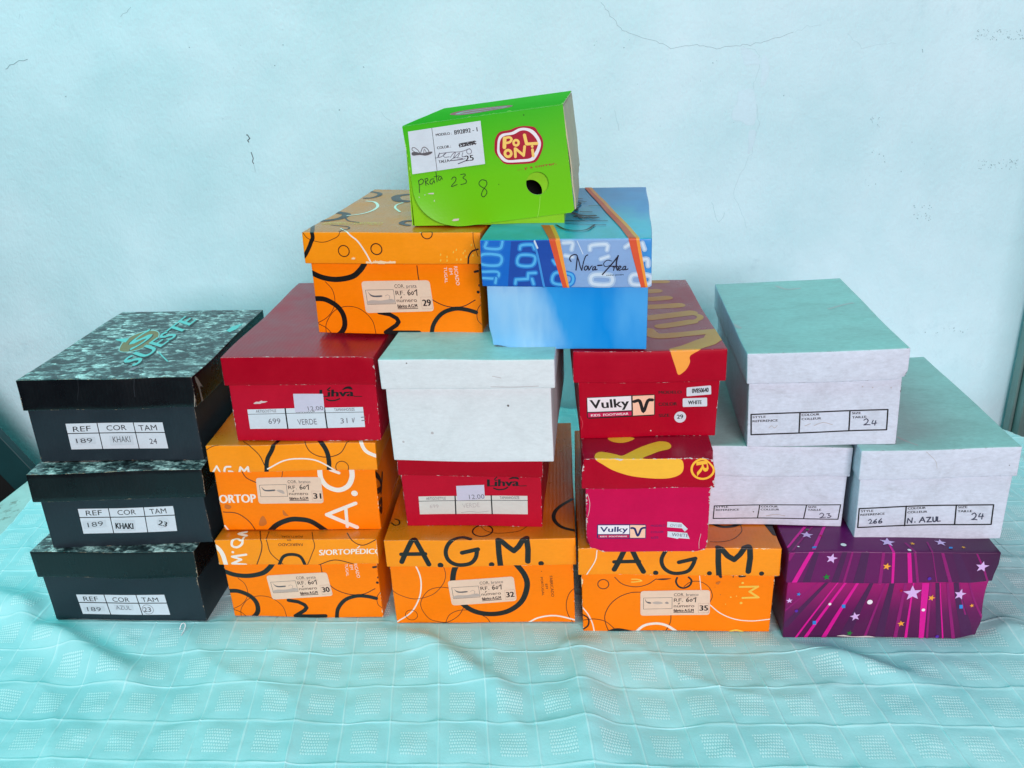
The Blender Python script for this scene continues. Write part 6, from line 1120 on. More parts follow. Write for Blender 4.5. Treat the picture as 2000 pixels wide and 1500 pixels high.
def wall_material():
    m = bpy.data.materials.new('wall_plaster'); m.use_nodes = True; nt = m.node_tree; b = nt.nodes['Principled BSDF']
    tc = node(nt, 'ShaderNodeTexCoord')
    n1 = node(nt, 'ShaderNodeTexNoise'); n1.inputs['Scale'].default_value = 3.2; n1.inputs['Detail'].default_value = 7; n1.inputs['Roughness'].default_value = .6; n1.inputs['Distortion'].default_value = .2
    nt.links.new(tc.outputs['Object'], n1.inputs['Vector'])
    cr = node(nt, 'ShaderNodeValToRGB'); e = cr.color_ramp.elements
    e[0].position = .34; e[0].color = WALL_A; e[1].position = .66; e[1].color = WALL_B
    nt.links.new(n1.outputs['Fac'], cr.inputs['Fac'])
    # rubbed grey scuffs
    mp = node(nt, 'ShaderNodeMapping'); mp.inputs['Scale'].default_value = (1, 1, .8); nt.links.new(tc.outputs['Object'], mp.inputs['Vector'])
    n3 = node(nt, 'ShaderNodeTexNoise'); n3.inputs['Scale'].default_value = 34; n3.inputs['Detail'].default_value = 9; n3.inputs['Roughness'].default_value = .8
    nt.links.new(mp.outputs['Vector'], n3.inputs['Vector'])
    n4 = node(nt, 'ShaderNodeTexNoise'); n4.inputs['Scale'].default_value = 2.3; n4.inputs['Detail'].default_value = 3
    mp4 = node(nt, 'ShaderNodeMapping'); mp4.inputs['Location'].default_value = (4.2, 1, 2.7); nt.links.new(tc.outputs['Object'], mp4.inputs['Vector']); nt.links.new(mp4.outputs['Vector'], n4.inputs['Vector'])
    ml = node(nt, 'ShaderNodeMath', operation='MULTIPLY'); nt.links.new(n3.outputs['Fac'], ml.inputs[0]); nt.links.new(n4.outputs['Fac'], ml.inputs[1])
    m3 = node(nt, 'ShaderNodeMapRange'); m3.inputs['From Min'].default_value = .31; m3.inputs['From Max'].default_value = .42; m3.inputs['To Max'].default_value = .5
    nt.links.new(ml.outputs[0], m3.inputs['Value'])
    mx = node(nt, 'ShaderNodeMix', data_type='RGBA'); mx.inputs['B'].default_value = (.46, .66, .72, 1)
    nt.links.new(m3.outputs['Result'], mx.inputs['Factor']); nt.links.new(cr.outputs['Color'], mx.inputs['A'])
    nt.links.new(mx.outputs['Result'], b.inputs['Base Color'])
    b.inputs['Roughness'].default_value = .62; b.inputs['Specular IOR Level'].default_value = .3
    n5 = node(nt, 'ShaderNodeTexNoise'); n5.inputs['Scale'].default_value = 120; n5.inputs['Detail'].default_value = 7; n5.inputs['Roughness'].default_value = .62
    mp5 = node(nt, 'ShaderNodeMapping'); mp5.inputs['Scale'].default_value = (1.15, 1, .8); mp5.inputs['Rotation'].default_value = (0, .5, 0)
    nt.links.new(tc.outputs['Object'], mp5.inputs['Vector']); nt.links.new(mp5.outputs['Vector'], n5.inputs['Vector'])
    bp = node(nt, 'ShaderNodeBump'); bp.inputs['Strength'].default_value = .40; bp.inputs['Distance'].default_value = .003
    nt.links.new(n5.outputs['Fac'], bp.inputs['Height'])
    n6 = node(nt, 'ShaderNodeTexNoise'); n6.inputs['Scale'].default_value = 11; n6.inputs['Detail'].default_value = 6; n6.inputs['Distortion'].default_value = .25
    nt.links.new(tc.outputs['Object'], n6.inputs['Vector'])
    b6 = node(nt, 'ShaderNodeBump'); b6.inputs['Strength'].default_value = .25; b6.inputs['Distance'].default_value = .012
    nt.links.new(n6.outputs['Fac'], b6.inputs['Height']); nt.links.new(bp.outputs['Normal'], b6.inputs['Normal'])
    nt.links.new(b6.outputs['Normal'], b.inputs['Normal'])
    return m

WALL_A = (.53, .765, .82, 1)
WALL_B = (.67, .86, .92, 1)
def wall_pt(u, z, off=0.):
    w = .004 * noise.noise(Vector((u * 1.7, 3.3, z * 1.7))) + .0012 * noise.noise(Vector((u * 7, 1.2, z * 7)))
    return (u, -w - off, z)
V, F, FM, mats = [], [], [], [wall_material()]
nu, nz = 150, 110
U0, U1, Z0, Z1 = -2.4, 2.4, FLOOR_Z, 2.0
for j in range(nz + 1):
    for i in range(nu + 1):
        V.append(wall_pt(U0 + (U1 - U0) * i / nu, Z0 + (Z1 - Z0) * j / nz))
for j in range(nz):
    for i in range(nu):
        a = j * (nu + 1) + i; F.append((a, a + 1, a + nu + 2, a + nu + 1)); FM.append(0)
nb = len(F)
uc = [U0 + (U1 - U0) * i / nu for i in range(nu + 1)]; zc = [Z0 + (Z1 - Z0) * j / nz for j in range(nz + 1)]
random.seed(11)
for wi, it in enumerate(WALL_MARKS):
    if it[0] == 'flake': it = ('ps', it[1], 'flake')
    if it[0] == 'j':
        P = []
        for a, b in zip(it[1], it[1][1:]):
            k = max(2, int(math.dist(a, b) / .006))
            for t in range(k):
                P.append((a[0] + (b[0] - a[0]) * t / k + random.gauss(0, .0011), a[1] + (b[1] - a[1]) * t / k + random.gauss(0, .0011)))
        P.append(it[1][-1])
        it = ('j', P, it[2], it[3])
    polys, name = shapes(it); m = ink(name)
    if m not in mats: mats.append(m)
    for q, h in polys:
        q = [(x, z) for x, z in q]
        if it[0] == 'd': q = [(x + random.uniform(-.4, .4) * it[2], z + random.uniform(-.4, .4) * it[2]) for x, z in q[::3]]
        for c in split(q, uc, zc):
            ar = sum(c[i][0] * c[(i + 1) % len(c)][1] - c[(i + 1) % len(c)][0] * c[i][1] for i in range(len(c)))
            if ar < 0: c = c[::-1]
            b0 = len(V)
            V += [wall_pt(x, z, .0002 + (wi % 9) * 1e-5 + h) for x, z in c]
            F.append(list(range(b0, b0 + len(c)))); FM.append(mats.index(m))
wall = link_mesh('wall', V, F, FM, mats, None, nb)
wall.location = WALL_AT; wall.rotation_euler = (0, 0, WALL_YAW)
tag(wall, 'pale blue painted plaster wall with hairline cracks behind the boxes', 'wall')

def box_faces(x0, x1, y0, y1, z0, z1, bev=.0):
    v = [(x, y, z) for z in (z0, z1) for y in (y0, y1) for x in (x0, x1)]
    f = [(0, 2, 3, 1), (4, 5, 7, 6), (0, 1, 5, 4), (2, 6, 7, 3), (0, 4, 6, 2), (1, 3, 7, 5)]
    return v, f
def bar(name, dims, m, parent, bev=.002):
    v, f = box_faces(*dims)
    o = link_mesh(name, v, f, [0] * 6, [m], parent)
    b = o.modifiers.new('soft_edge', 'BEVEL'); b.width = bev; b.segments = 2
    return o

alu = plain('aluminium_frame', (128, 150, 146), .45, .35, .15, 20, .05)
gap_dark = plain('gap_shade', (14, 22, 24), .7, 0, .1)
fr = empty('door_frame', WALL_AT, (0, 0, WALL_YAW))
bar('outer_post', (.862, .8685, -.030, -.006, FLOOR_Z, 1.6), alu, fr)
bar('main_post', (.8690, .888, -.052, -.006, FLOOR_Z, 1.6), alu, fr)
bar('gap_shade_strip', (.8885, .903, -.022, -.006, FLOOR_Z, 1.6), gap_dark, fr, .001)  # near-black strip standing in for the shade in the gap between posts
bar('shade_post', (.9035, .945, -.26, -.006, FLOOR_Z, 1.6), alu, fr)  # second post, its unseen depth extended to shade the wall beside it
tag(fr, 'grey aluminium door frame standing against the wall at the photo edge', 'door frame')

# a dark green plank leaning in the gap behind the table
green_wood = plain('dark_green_paint', (10, 62, 66), .5, 0, .2, 14, .1)
gap_black = plain('black_gap_shade', (6, 9, 10), .6, 0, .1)
a, b, c, d = [Vector(q) for q in MISC['board']]
dr = (b - a).normalized(); lo_ = ((c - a) - dr * (c - a).dot(dr)).normalized(); wd = (c - a).dot(lo_)
def slab(name, p0, p1, w0, w1, y0, y1, m, parent):
    v = []
    for y in (y0, y1):
        for p in (p0, p1):
            for w in (w0, w1):
                q = p + lo_ * w; v.append((q.x, y, q.z))
    f = [(0, 1, 3, 2), (4, 6, 7, 5), (0, 4, 5, 1), (2, 3, 7, 6), (0, 2, 6, 4), (1, 5, 7, 3)]
    o = link_mesh(name, v, f, [0] * 6, [m], parent)
    bv = o.modifiers.new('soft_edge', 'BEVEL'); bv.width = .002; bv.segments = 2
    return o
lb = empty('leaning_board', (0, 0, 0))
slab('rail', a - dr * .35, b + dr * .55, 0, wd, 1.592, 1.612, green_wood, lb)
slab('gap_shade_sheet', a - dr * .33, b + dr * .53, wd + .0005, wd + .42, 1.597, 1.608, gap_black, lb)  # black sheet added as the darkness under the slanted board
tag(lb, 'dark green board leaning at a slant behind the table end, black sheet for shade below', 'board')

# table
TY = -.11
TX0, TX1, TB, TF, TR = -1.0525, .79, 1.599, .46, .2
def table_pt(x, y): return (x * math.cos(TY) + y * math.sin(TY), -x * math.sin(TY) + y * math.cos(TY))
def world_pt(X, Y): return (X * math.cos(TY) - Y * math.sin(TY), X * math.sin(TY) + Y * math.cos(TY))
def outline(n=14):
    P = [(TX0, TF)]
    P.append((TX1, TF))
    P += [(TX1 - TR + TR * math.cos(t), TB - TR + TR * math.sin(t)) for t in [i / n * math.pi / 2 for i in range(n + 1)]]
    P.append((TX0, TB))
    return P
tb = empty('table', (0, 0, FLOOR_Z), (0, 0, TY))
O_ = outline(); n = len(O_); V = []; ZT = -.013 - FLOOR_Z
for z in (ZT - .03, ZT): V += [(x, y, z) for x, y in O_]
F = [list(range(n, 2 * n)), list(range(n))[::-1]] + [[i, (i + 1) % n, n + (i + 1) % n, n + i] for i in range(n)]
def table_material():
    m = plain('stained_table_top', (196, 214, 208), .45, 0, .25, 9, .1)
    nt = m.node_tree; b = nt.nodes['Principled BSDF']; src = b.inputs['Base Color'].links[0].from_socket
    tc = node(nt, 'ShaderNodeTexCoord'); n1 = node(nt, 'ShaderNodeTexNoise'); n1.inputs['Scale'].default_value = 30; n1.inputs['Detail'].default_value = 10; n1.inputs['Roughness'].default_value = .75
    nt.links.new(tc.outputs['Object'], n1.inputs['Vector'])
    mr = node(nt, 'ShaderNodeMapRange'); mr.inputs['From Min'].default_value = .55; mr.inputs['From Max'].default_value = .64; mr.inputs['To Max'].default_value = .75
    nt.links.new(n1.outputs['Fac'], mr.inputs['Value'])
    mx = node(nt, 'ShaderNodeMix', data_type='RGBA'); mx.inputs['B'].default_value = (.16, .12, .08, 1)
    nt.links.new(mr.outputs['Result'], mx.inputs['Factor']); nt.links.new(src, mx.inputs['A']); nt.links.new(mx.outputs['Result'], b.inputs['Base Color'])
    return m
tt = link_mesh('tabletop', V, F, [0] * len(F), [table_material()], tb)
bv = tt.modifiers.new('soft_edge', 'BEVEL'); bv.width = .003; bv.segments = 2
leg_m = plain('table_leg_paint', (150, 160, 156), .5)
for x, y in ((TX0 + .06, TF + .06), (TX1 - .08, TF + .06), (TX0 + .06, TB - .06), (TX1 - .10, TB - .10)):
    bar('leg', (x - .025, x + .025, y - .025, y + .025, 0, ZT - .031), leg_m, tb)
tag(tb, 'long table with a stained pale top standing against the wall', 'table')

# ------------------------------------------------------------------ tablecloth
PC, PR, R0 = .0545, .0595, .0245          # seam spacing across and away, phase of the rows
SH1, SH2 = .059, .067
def cloth_xy(c, r):
    y = (r - SH2 * c) / (1 - SH1 * SH2); return c - SH1 * y, y
FOOT = []
for nme in ('blackC', 'agm30', 'agm32', 'agm35', 'purple'):
    q = BOX[nme]; FOOT.append((q['x'], q['y'], q['yaw'], q['W'], q['D']))
def foot_dist(x, y):
    best = 9.
    for bx, by, yaw, w, dd in FOOT:
        dx, dy = x - bx, y - by; lx = dx * math.cos(yaw) + dy * math.sin(yaw); ly = -dx * math.sin(yaw) + dy * math.cos(yaw)
        ex = max(abs(lx) - w / 2, 0); ey = max(-ly, ly - dd, 0); best = min(best, math.hypot(ex, ey))
    return best
def seg_dist(p, pts):
    best = 9.; bt = 0; L = 0; tot = sum(math.dist(a, b) for a, b in zip(pts, pts[1:]))
    for a, b in zip(pts, pts[1:]):
        l2 = (b[0] - a[0]) ** 2 + (b[1] - a[1]) ** 2; l = math.sqrt(l2)
        t = max(0, min(1, ((p[0] - a[0]) * (b[0] - a[0]) + (p[1] - a[1]) * (b[1] - a[1])) / l2))
        d_ = math.dist(p, (a[0] + t * (b[0] - a[0]), a[1] + t * (b[1] - a[1])))
        if d_ < best: best = d_; bt = (L + t * l) / tot
        L += l
    return best, bt
def smooth(a, b, x):
    t = max(0, min(1, (x - a) / (b - a))); return t * t * (3 - 2 * t)
def cloth_z(x, y, fc, frr, ic, ir):
    z = 0.
    for pts, h, w in FOLDS:
        h = h * 1.7
        d_, t = seg_dist((x, y), pts)
        if d_ < w * 3: z += h * math.exp(-(d_ / w) ** 2 * 1.6) * (.35 + .65 * math.sin(math.pi * min(1, max(0, t))) ** .6)
    z += .0016 * noise.noise(Vector((x * 9, y * 9, 2.2))) + .0048 * noise.noise(Vector((x * 4.3, y * 6, 7.1))) + .0026 * noise.noise(Vector((x * 13 + y * 5, y * 9, 3.7)))
    k = noise.noise(Vector((ic * 1.37, ir * 2.11, .5)))
    z += (.0010 + .0012 * k) * math.sin(math.pi * fc) * math.sin(math.pi * frr) * 1.3
    z += .0012 * noise.noise(Vector((x * 26, y * 30, 1.0))) + .0006 * noise.noise(Vector((x * 55, y * 60, 6.0)))
    z += .0034 * (1 - abs(noise.noise(Vector((x * 5 + y * 3.1, y * 4 - x * 2.2, 11.3)))) * 1.6) ** 9 if abs(noise.noise(Vector((x * 5 + y * 3.1, y * 4 - x * 2.2, 11.3)))) < .6 else 0
    pk = math.exp(-min(min(fc, 1 - fc) * PC, min(frr, 1 - frr) * PR) / .009)
    z += .0019 * pk * noise.noise(Vector((x * 48, y * 55, 4.4)))
    fd = foot_dist(x, y); g = smooth(0, .045, fd)
    z = z * g + .0010 * smooth(.0, .02, fd)
    # corded seams stand up a little
    dc = min(fc, 1 - fc) * PC; dr_ = min(frr, 1 - frr) * PR
    z += .0011 * (max(0, 1 - dc / .0016) + max(0, 1 - dr_ / .0016)) * smooth(-.001, .006, fd)
    if fd <= 0: z = min(z, -.0008)
    return z
def lines(lo_i, hi_i):
    out = []
    for i in range(lo_i, hi_i):
        out += [(i, f) for f in (0, .028, .06, .12, .2, .28, .36, .44, .52, .60, .68, .76, .84, .92, .955, .972 + .004)]
    out.append((hi_i, 0)); return out
CU, CV = lines(-14, 20), lines(7, 29)
V, UV = [], []
for ir, frr in CV:
    for ic, fc in CU:
        c = (ic + fc) * PC + .0016 * noise.noise(Vector(((ir + frr) * .9, ic * 5.1, 1)))
        r = (ir + frr) * PR + R0 + .0024 * noise.noise(Vector(((ic + fc) * .9, ir * 5.1, 4)))
        x, y = cloth_xy(c, r)
        z = cloth_z(x, y, fc, frr, ic + (fc > .5), ir + (frr > .5))
        X, Y = table_pt(x, y)
        qx = X - (TX1 - TR); qy = Y - (TB - TR)
        if qx > 0 and qy > 0:
            l = math.hypot(qx, qy); dd = l - TR; nx, ny = qx / max(l, 1e-9), qy / max(l, 1e-9)
        elif X - TX1 > Y - TB: dd = X - TX1; nx, ny = 1, 0
        else: dd = Y - TB; nx, ny = 0, 1
        if dd > 0:
            k = dd - .006 * (1 - math.exp(-dd / .012)); X -= nx * k; Y -= ny * k; x, y = world_pt(X, Y); z = z * math.exp(-dd * 40) - max(0, dd - .004) * .97 - (.5 * min(dd, .004) ** 2 / .004)
            if ny > .5 and z < -.05: pass
        V.append((x, y, z)); UV.append((ic + fc, ir + frr))
nu = len(CU); F = []
for j in range(len(CV) - 1):
    for i in range(nu - 1):
        a = j * nu + i; F.append((a, a + 1, a + nu + 1, a + nu))

def cloth_material():
    m = bpy.data.materials.new('waffle_cloth'); m.use_nodes = True; nt = m.node_tree; b = nt.nodes['Principled BSDF']
    uv = node(nt, 'ShaderNodeUVMap', uv_map='cell'); sx = node(nt, 'ShaderNodeSeparateXYZ'); nt.links.new(uv.outputs['UV'], sx.inputs[0])
    def M_(op, a, b_=None, c_=None):
        n_ = node(nt, 'ShaderNodeMath', operation=op)
        for i_, v_ in enumerate((a, b_, c_)):
            if v_ is None: continue
            if isinstance(v_, (int, float)): n_.inputs[i_].default_value = v_
            else: nt.links.new(v_, n_.inputs[i_])
        return n_.outputs[0]
    fu, fv = M_('FRACT', sx.outputs['X']), M_('FRACT', sx.outputs['Y'])
    cu, cv = M_('ABSOLUTE', M_('SUBTRACT', fu, .5)), M_('ABSOLUTE', M_('SUBTRACT', fv, .49))
    inside = M_('MULTIPLY', M_('LESS_THAN', cu, .27), M_('LESS_THAN', cv, .275))
    NU, NV = 19., 14.
    gv = M_('MULTIPLY', sx.outputs['Y'], NV); row = M_('FLOOR', gv); odd = M_('MODULO', row, 2.)
    gu = M_('ADD', M_('MULTIPLY', sx.outputs['X'], NU), M_('MULTIPLY', odd, .5))
    wu = M_('SUBTRACT', 1., M_('MULTIPLY', M_('ABSOLUTE', M_('SUBTRACT', M_('FRACT', gu), .5)), 2.))
    wv = M_('SUBTRACT', 1., M_('MULTIPLY', M_('ABSOLUTE', M_('SUBTRACT', M_('FRACT', gv), .5)), 2.))
    dot = M_('MULTIPLY', M_('SMOOTH_MIN', wu, wv, .2), inside)
    dot = M_('MULTIPLY', M_('MULTIPLY', wu, wv), inside)
    dots = node(nt, 'ShaderNodeMapRange', interpolation_type='SMOOTHSTEP'); dots.inputs['From Min'].default_value = .10; dots.inputs['From Max'].default_value = .34; nt.links.new(dot, dots.inputs['Value'])
    # cords along the seams
    su = M_('SUBTRACT', .5, M_('ABSOLUTE', M_('SUBTRACT', fu, .5))); sv = M_('SUBTRACT', .5, M_('ABSOLUTE', M_('SUBTRACT', fv, .5)))
    seam = M_('MAXIMUM', M_('LESS_THAN', su, .013), M_('LESS_THAN', sv, .016))
    tc = node(nt, 'ShaderNodeTexCoord')
    nz_ = node(nt, 'ShaderNodeTexNoise'); nz_.inputs['Scale'].default_value = 7; nz_.inputs['Detail'].default_value = 4; nt.links.new(tc.outputs['Object'], nz_.inputs['Vector'])
    cr = node(nt, 'ShaderNodeValToRGB'); e = cr.color_ramp.elements; e[0].position = .3; e[0].color = CLOTH_A; e[1].position = .7; e[1].color = CLOTH_B
    nt.links.new(nz_.outputs['Fac'], cr.inputs['Fac'])
    mx = node(nt, 'ShaderNodeMix', data_type='RGBA'); mx.inputs['B'].default_value = CLOTH_DOT
    nt.links.new(M_('MAXIMUM', M_('MULTIPLY', dots.outputs['Result'], .78), M_('MULTIPLY', seam, .5)), mx.inputs['Factor']); nt.links.new(cr.outputs['Color'], mx.inputs['A'])
    hol = node(nt, 'ShaderNodeMix', data_type='RGBA', blend_type='MULTIPLY'); hol.inputs['B'].default_value = (.88, .92, .92, 1)
    nt.links.new(M_('MULTIPLY', inside, M_('SUBTRACT', 1., dots.outputs['Result'])), hol.inputs['Factor']); nt.links.new(mx.outputs['Result'], hol.inputs['A'])
    nt.links.new(hol.outputs['Result'], b.inputs['Base Color'])
    b.inputs['Roughness'].default_value = .7; b.inputs['Sheen Weight'].default_value = .25; b.inputs['Specular IOR Level'].default_value = .3
    b1 = node(nt, 'ShaderNodeBump'); b1.inputs['Strength'].default_value = .45; b1.inputs['Distance'].default_value = .0010; nt.links.new(dot, b1.inputs['Height'])
    n2 = node(nt, 'ShaderNodeTexNoise'); n2.inputs['Scale'].default_value = 85; n2.inputs['Detail'].default_value = 9; n2.inputs['Roughness'].default_value = .7; nt.links.new(tc.outputs['Object'], n2.inputs['Vector'])
    b2 = node(nt, 'ShaderNodeBump'); b2.inputs['Strength'].default_value = .3; b2.inputs['Distance'].default_value = .003; nt.links.new(n2.outputs['Fac'], b2.inputs['Height']); nt.links.new(b1.outputs['Normal'], b2.inputs['Normal'])
    nt.links.new(b2.outputs['Normal'], b.inputs['Normal'])
    return m
CLOTH_A = (.34, .68, .71, 1)
CLOTH_B = (.50, .80, .82, 1)
CLOTH_DOT = (.74, .93, .94, 1)
cloth = link_mesh('tablecloth', V, F, [0] * len(F), [cloth_material()], None, len(F))
ul = cloth.data.uv_layers.new(name='cell')
li = [0] * len(cloth.data.loops); cloth.data.loops.foreach_get('vertex_index', li)
ul.data.foreach_set('uv', [w for i in li for w in UV[i]])
tag(cloth, 'pale turquoise tablecloth with corded squares and waffle patches under the boxes', 'tablecloth')
# a pulled loop of thread on a seam in front of the black boxes
P = [(-.453, .930, .002), (-.452, .933, .008), (-.448, .934, .011), (-.444, .932, .008), (-.446, .928, .003), (-.447, .918, .002)]
cu = bpy.data.curves.new('loose_thread', 'CURVE'); cu.dimensions = '3D'; sp = cu.splines.new('NURBS'); sp.points.add(len(P) - 1)
for q, w in zip(sp.points, P): q.co = (*w, 1)
sp.use_endpoint_u = True; cu.bevel_depth = .0007
o = bpy.data.objects.new('loose_thread_curve', cu); COL.objects.link(o); bpy.context.view_layer.update()
me = bpy.data.meshes.new_from_object(o.evaluated_get(bpy.context.evaluated_depsgraph_get())); bpy.data.objects.remove(o)
me.materials.clear(); me.materials.append(ink('white_p')); th_ = bpy.data.objects.new('loose_thread', me); COL.objects.link(th_); th_.parent = cloth

# ------------------------------------------------------------------ shoe boxes
GROUP = 'old shoe boxes stacked on the table'
BLK_B = board('black_card', (36, 50, 58), .42, .12, .04); BLK_L = board('black_gloss_card', (10, 13, 19), .28, .1, .06, .5); STONE = speckle('crushed_stone_print', .36)
RED_L = board('red_card', (170, 0, 32), .40, .10, .03, .14); RED_B = board('red_card_body', (190, 18, 48), .44, .10, .02, .10); RED_T = board('red_card_top', (172, 10, 40), .33, .25, .09, .6)
WHT = board('white_card', (214, 226, 240), .55, .09, .02, .3, dirt=(150, 154, 156), dirt_amt=.32, grain=.13); WHT_SHADE = board('white_card_top_shade', (170, 208, 204), .5, .12, .02, .35, dirt=(120, 152, 142), dirt_amt=.34, grain=.12)  # white lid tops: same card, the dim teal overhead light tinted into its colour
WHT2 = board('whiter_card', (224, 236, 238), .55, .05, .0, .3, dirt=(180, 190, 190), dirt_amt=.3, grain=.07)
ORG_L = board('orange_card', (255, 152, 6), .38, .06, .02, .35, k=.97); ORG_B = board('orange_card_body', (255, 132, 0), .40, .05, .02, .18, k=.99); ORG_T = board('orange_card_top', (232, 124, 20), .30, .16, .10, .6)
PNK = board('pink_card', (206, 8, 80), .42, .10, .02, .12); KRD = board('kids_red_card', (178, 0, 38), .38, .10, .03, .14); KRT = board('kids_red_top', (168, 8, 46), .30, .12, .05, .6)
BLU = printed_gradient('blue_print', [(0, (112, 190, 242)), (.24, (150, 208, 244)), (.46, (44, 158, 230)), (.75, (0, 142, 224)), (1, (70, 166, 232))], (-.09, 0, .0), (.09, 0, .06), .6)
BLU_L = printed_gradient('blue_lid_print', [(0, (20, 100, 205)), (.3, (26, 80, 180)), (.55, (40, 110, 205)), (1, (60, 150, 220))], (-.095, 0, .1), (.095, 0, .1), .3)
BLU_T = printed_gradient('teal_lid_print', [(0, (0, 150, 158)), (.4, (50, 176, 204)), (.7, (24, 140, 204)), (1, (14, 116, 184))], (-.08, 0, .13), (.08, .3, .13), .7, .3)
PUR = printed_gradient('purple_print', [(0, (80, 24, 74)), (.45, (98, 18, 82)), (.85, (150, 10, 102)), (1, (162, 8, 108))], (0, 0, 0), (0, 0, .088), .2)
PUR_L = printed_gradient('purple_lid_print', [(0, (100, 18, 88)), (.5, (84, 22, 78)), (1, (66, 24, 64))], (0, 0, .085), (.12, 0, .128), .25)

def shoe_box(key, label, body, lid, top, wear_amt, wear_thr, wear_col, amp=.0020, dents_body=(), dents_lid=(), lift=.0003):
    q = BOX[key]
    root = empty('shoe_box', (q['x'], q['y'], q['z'] + lift), (q['pitch'], q['roll'], q['yaw']))
    tag(root, label, 'shoe box', GROUP)
    seed = sum(ord(ch) for ch in key) % 37
    w, ov, D, H = q['W'] / 2, q['ov'], q['D'], q['Hb'] + q['hl']
    bd = Carton((-w + ov, 0, 0), (w - ov, D - 2 * ov, H - .004), .0012, amp * .8, seed, q['sk'], q['tw'], dents_body)
    bd.base(lambda f: body)
    for f in ('F', 'R'):
        if (key, 'body', f) in PRINTS: bd.draw(PRINTS[(key, 'body', f)], f)
    if wear_amt: bd.edges(wear_amt, wear_thr, wear_col, seed * 3, False)
    body_o = bd.build('body', root)
    for name, base, items in STICKERS.get((key, 'body'), ()):
        tgt = ([], [], [], [])
        bd.draw([base], 'F', tgt); bd.draw(items, 'F', tgt)
        link_mesh(name, *tgt, parent=body_o)
    ld = Carton((-w, -ov, q['Hb']), (w, D - ov, H), .0014, amp, seed + 50, 0, 0, dents_lid)
    rb = random.Random(seed + 5)
    ld.dents = list(dents_lid) + [((rb.uniform(-.4, .4) * w, -ov, q['Hb']), .075, (0, -rb.uniform(.0008, .0022), rb.uniform(-.0012, .0012)))]
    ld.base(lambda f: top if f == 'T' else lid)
    for f in ('F', 'R'):
        if (key, 'lid', f) in PRINTS: ld.draw(PRINTS[(key, 'lid', f)], 'FT' if f == 'F' else 'R')
    if wear_amt: ld.edges(wear_amt, wear_thr, wear_col, seed * 3 + 20)
    lo_ = ld.build('lid', root)
    rr = random.Random(seed); lo_.rotation_euler = (0, rr.uniform(-.006, .006), rr.uniform(-.006, .006))
    return root, bd, ld

shoe_box('blackA', 'black shoe box with speckled stone lid and size 24 label, topmost of its stack', BLK_B, BLK_L, STONE, .0034, .12, 'chip_tan')
shoe_box('blackB', 'black shoe box with khaki size 23 label, between two other black boxes', BLK_B, BLK_L, STONE, .0034, .1, 'chip_tan')
shoe_box('blackC', 'black shoe box labelled azul, standing on the tablecloth under two black boxes', BLK_B, BLK_L, STONE, .0034, .1, 'chip_tan')
shoe_box('lihvaA', 'red shoe box with verde label and price tag, resting on an orange box', RED_B, RED_L, RED_T, .0045, .14, 'chip', dents_lid=[((.094, 0, .114), .02, (-.002, .001, -.002))])
shoe_box('agm31', 'orange shoe box with size 31 label and sideways white letters, under a red box', ORG_B, ORG_L, ORG_T, .0028, .2, 'chip_o')
shoe_box('agm30', 'orange shoe box with prata size 30 label, on the cloth beside the black stack', ORG_B, ORG_L, ORG_T, .0028, .2, 'chip_o')
shoe_box('agm29', 'orange shoe box with prata size 29 label, directly under the green box', ORG_B, ORG_L, ORG_T, .0014, .32, 'chip_o')
shoe_box('agm32', 'orange shoe box with big black lid letters and size 32 label, under a red box', ORG_B, ORG_L, ORG_T, .0028, .2, 'chip_o')
shoe_box('agm35', 'orange shoe box with big black letters and size 35 label, under the pink box', ORG_B, ORG_L, ORG_T, .0045, .12, 'chip_o')
shoe_box('purple', 'purple shoe box with magenta rays and scattered stars, on the tablecloth', PUR, PUR_L, PUR_L, .0012, .34, 'chip', dents_body=[((.121, 0, 0), .03, (-.003, .003, .003)), ((.121, 0, .06), .05, (-.003, .001, 0))], dents_lid=[((.1234, 0, .0841), .03, (-.003, .002, .001))])
shoe_box('lihvaB', 'red shoe box with faded label and price tag, squeezed under the blank white box', RED_B, RED_L, RED_T, .0045, .1, 'chip')
shoe_box('wblank', 'plain white shoe box without any label, on a red box below the blue one', WHT2, WHT2, WHT_SHADE, .0018, .25, 'stain')
shoe_box('vpink', 'worn pink shoe box with scuffed white edges and yellow letter on its red lid', PNK, KRD, KRT, .0070, .06, 'chip', dents_body=[((-.074, 0, 0), .024, (.004, .003, .004)), ((.074, 0, 0), .015, (-.0015, .002, .0015))], dents_lid=[((.0774, 0, .129), .018, (-.003, .002, -.003)), ((-.0774, 0, .129), .018, (.002, .002, -.002))])
shoe_box('vred', 'red shoe box with tan lettering across its lid, standing on the pink box', KRD, KRD, KRT, .0036, .16, 'chip')
shoe_box('w23', 'white shoe box with framed table and size 23, wedged beside the pink box', WHT, WHT, WHT_SHADE, .002, .22, 'stain_dark')
shoe_box('wnaz', 'white shoe box marked N AZUL in its framed table, on the purple box', WHT, WHT, WHT_SHADE, .002, .24, 'stain_dark')
shoe_box('wtop', 'white shoe box with framed size 24 table, set across two other white boxes', WHT, WHT, WHT_SHADE, .0026, .2, 'stain_dark', dents_lid=[((.0895, 0, .084), .012, (-.002, .002, .003))])
shoe_box('blue', 'bright blue shoe box with orange stripes and script lettering on its lid', BLU, BLU_L, BLU_T, .0012, .32, 'glow', dents_body=[((-.091, 0, 0), .03, (.0035, .002, .0035))])

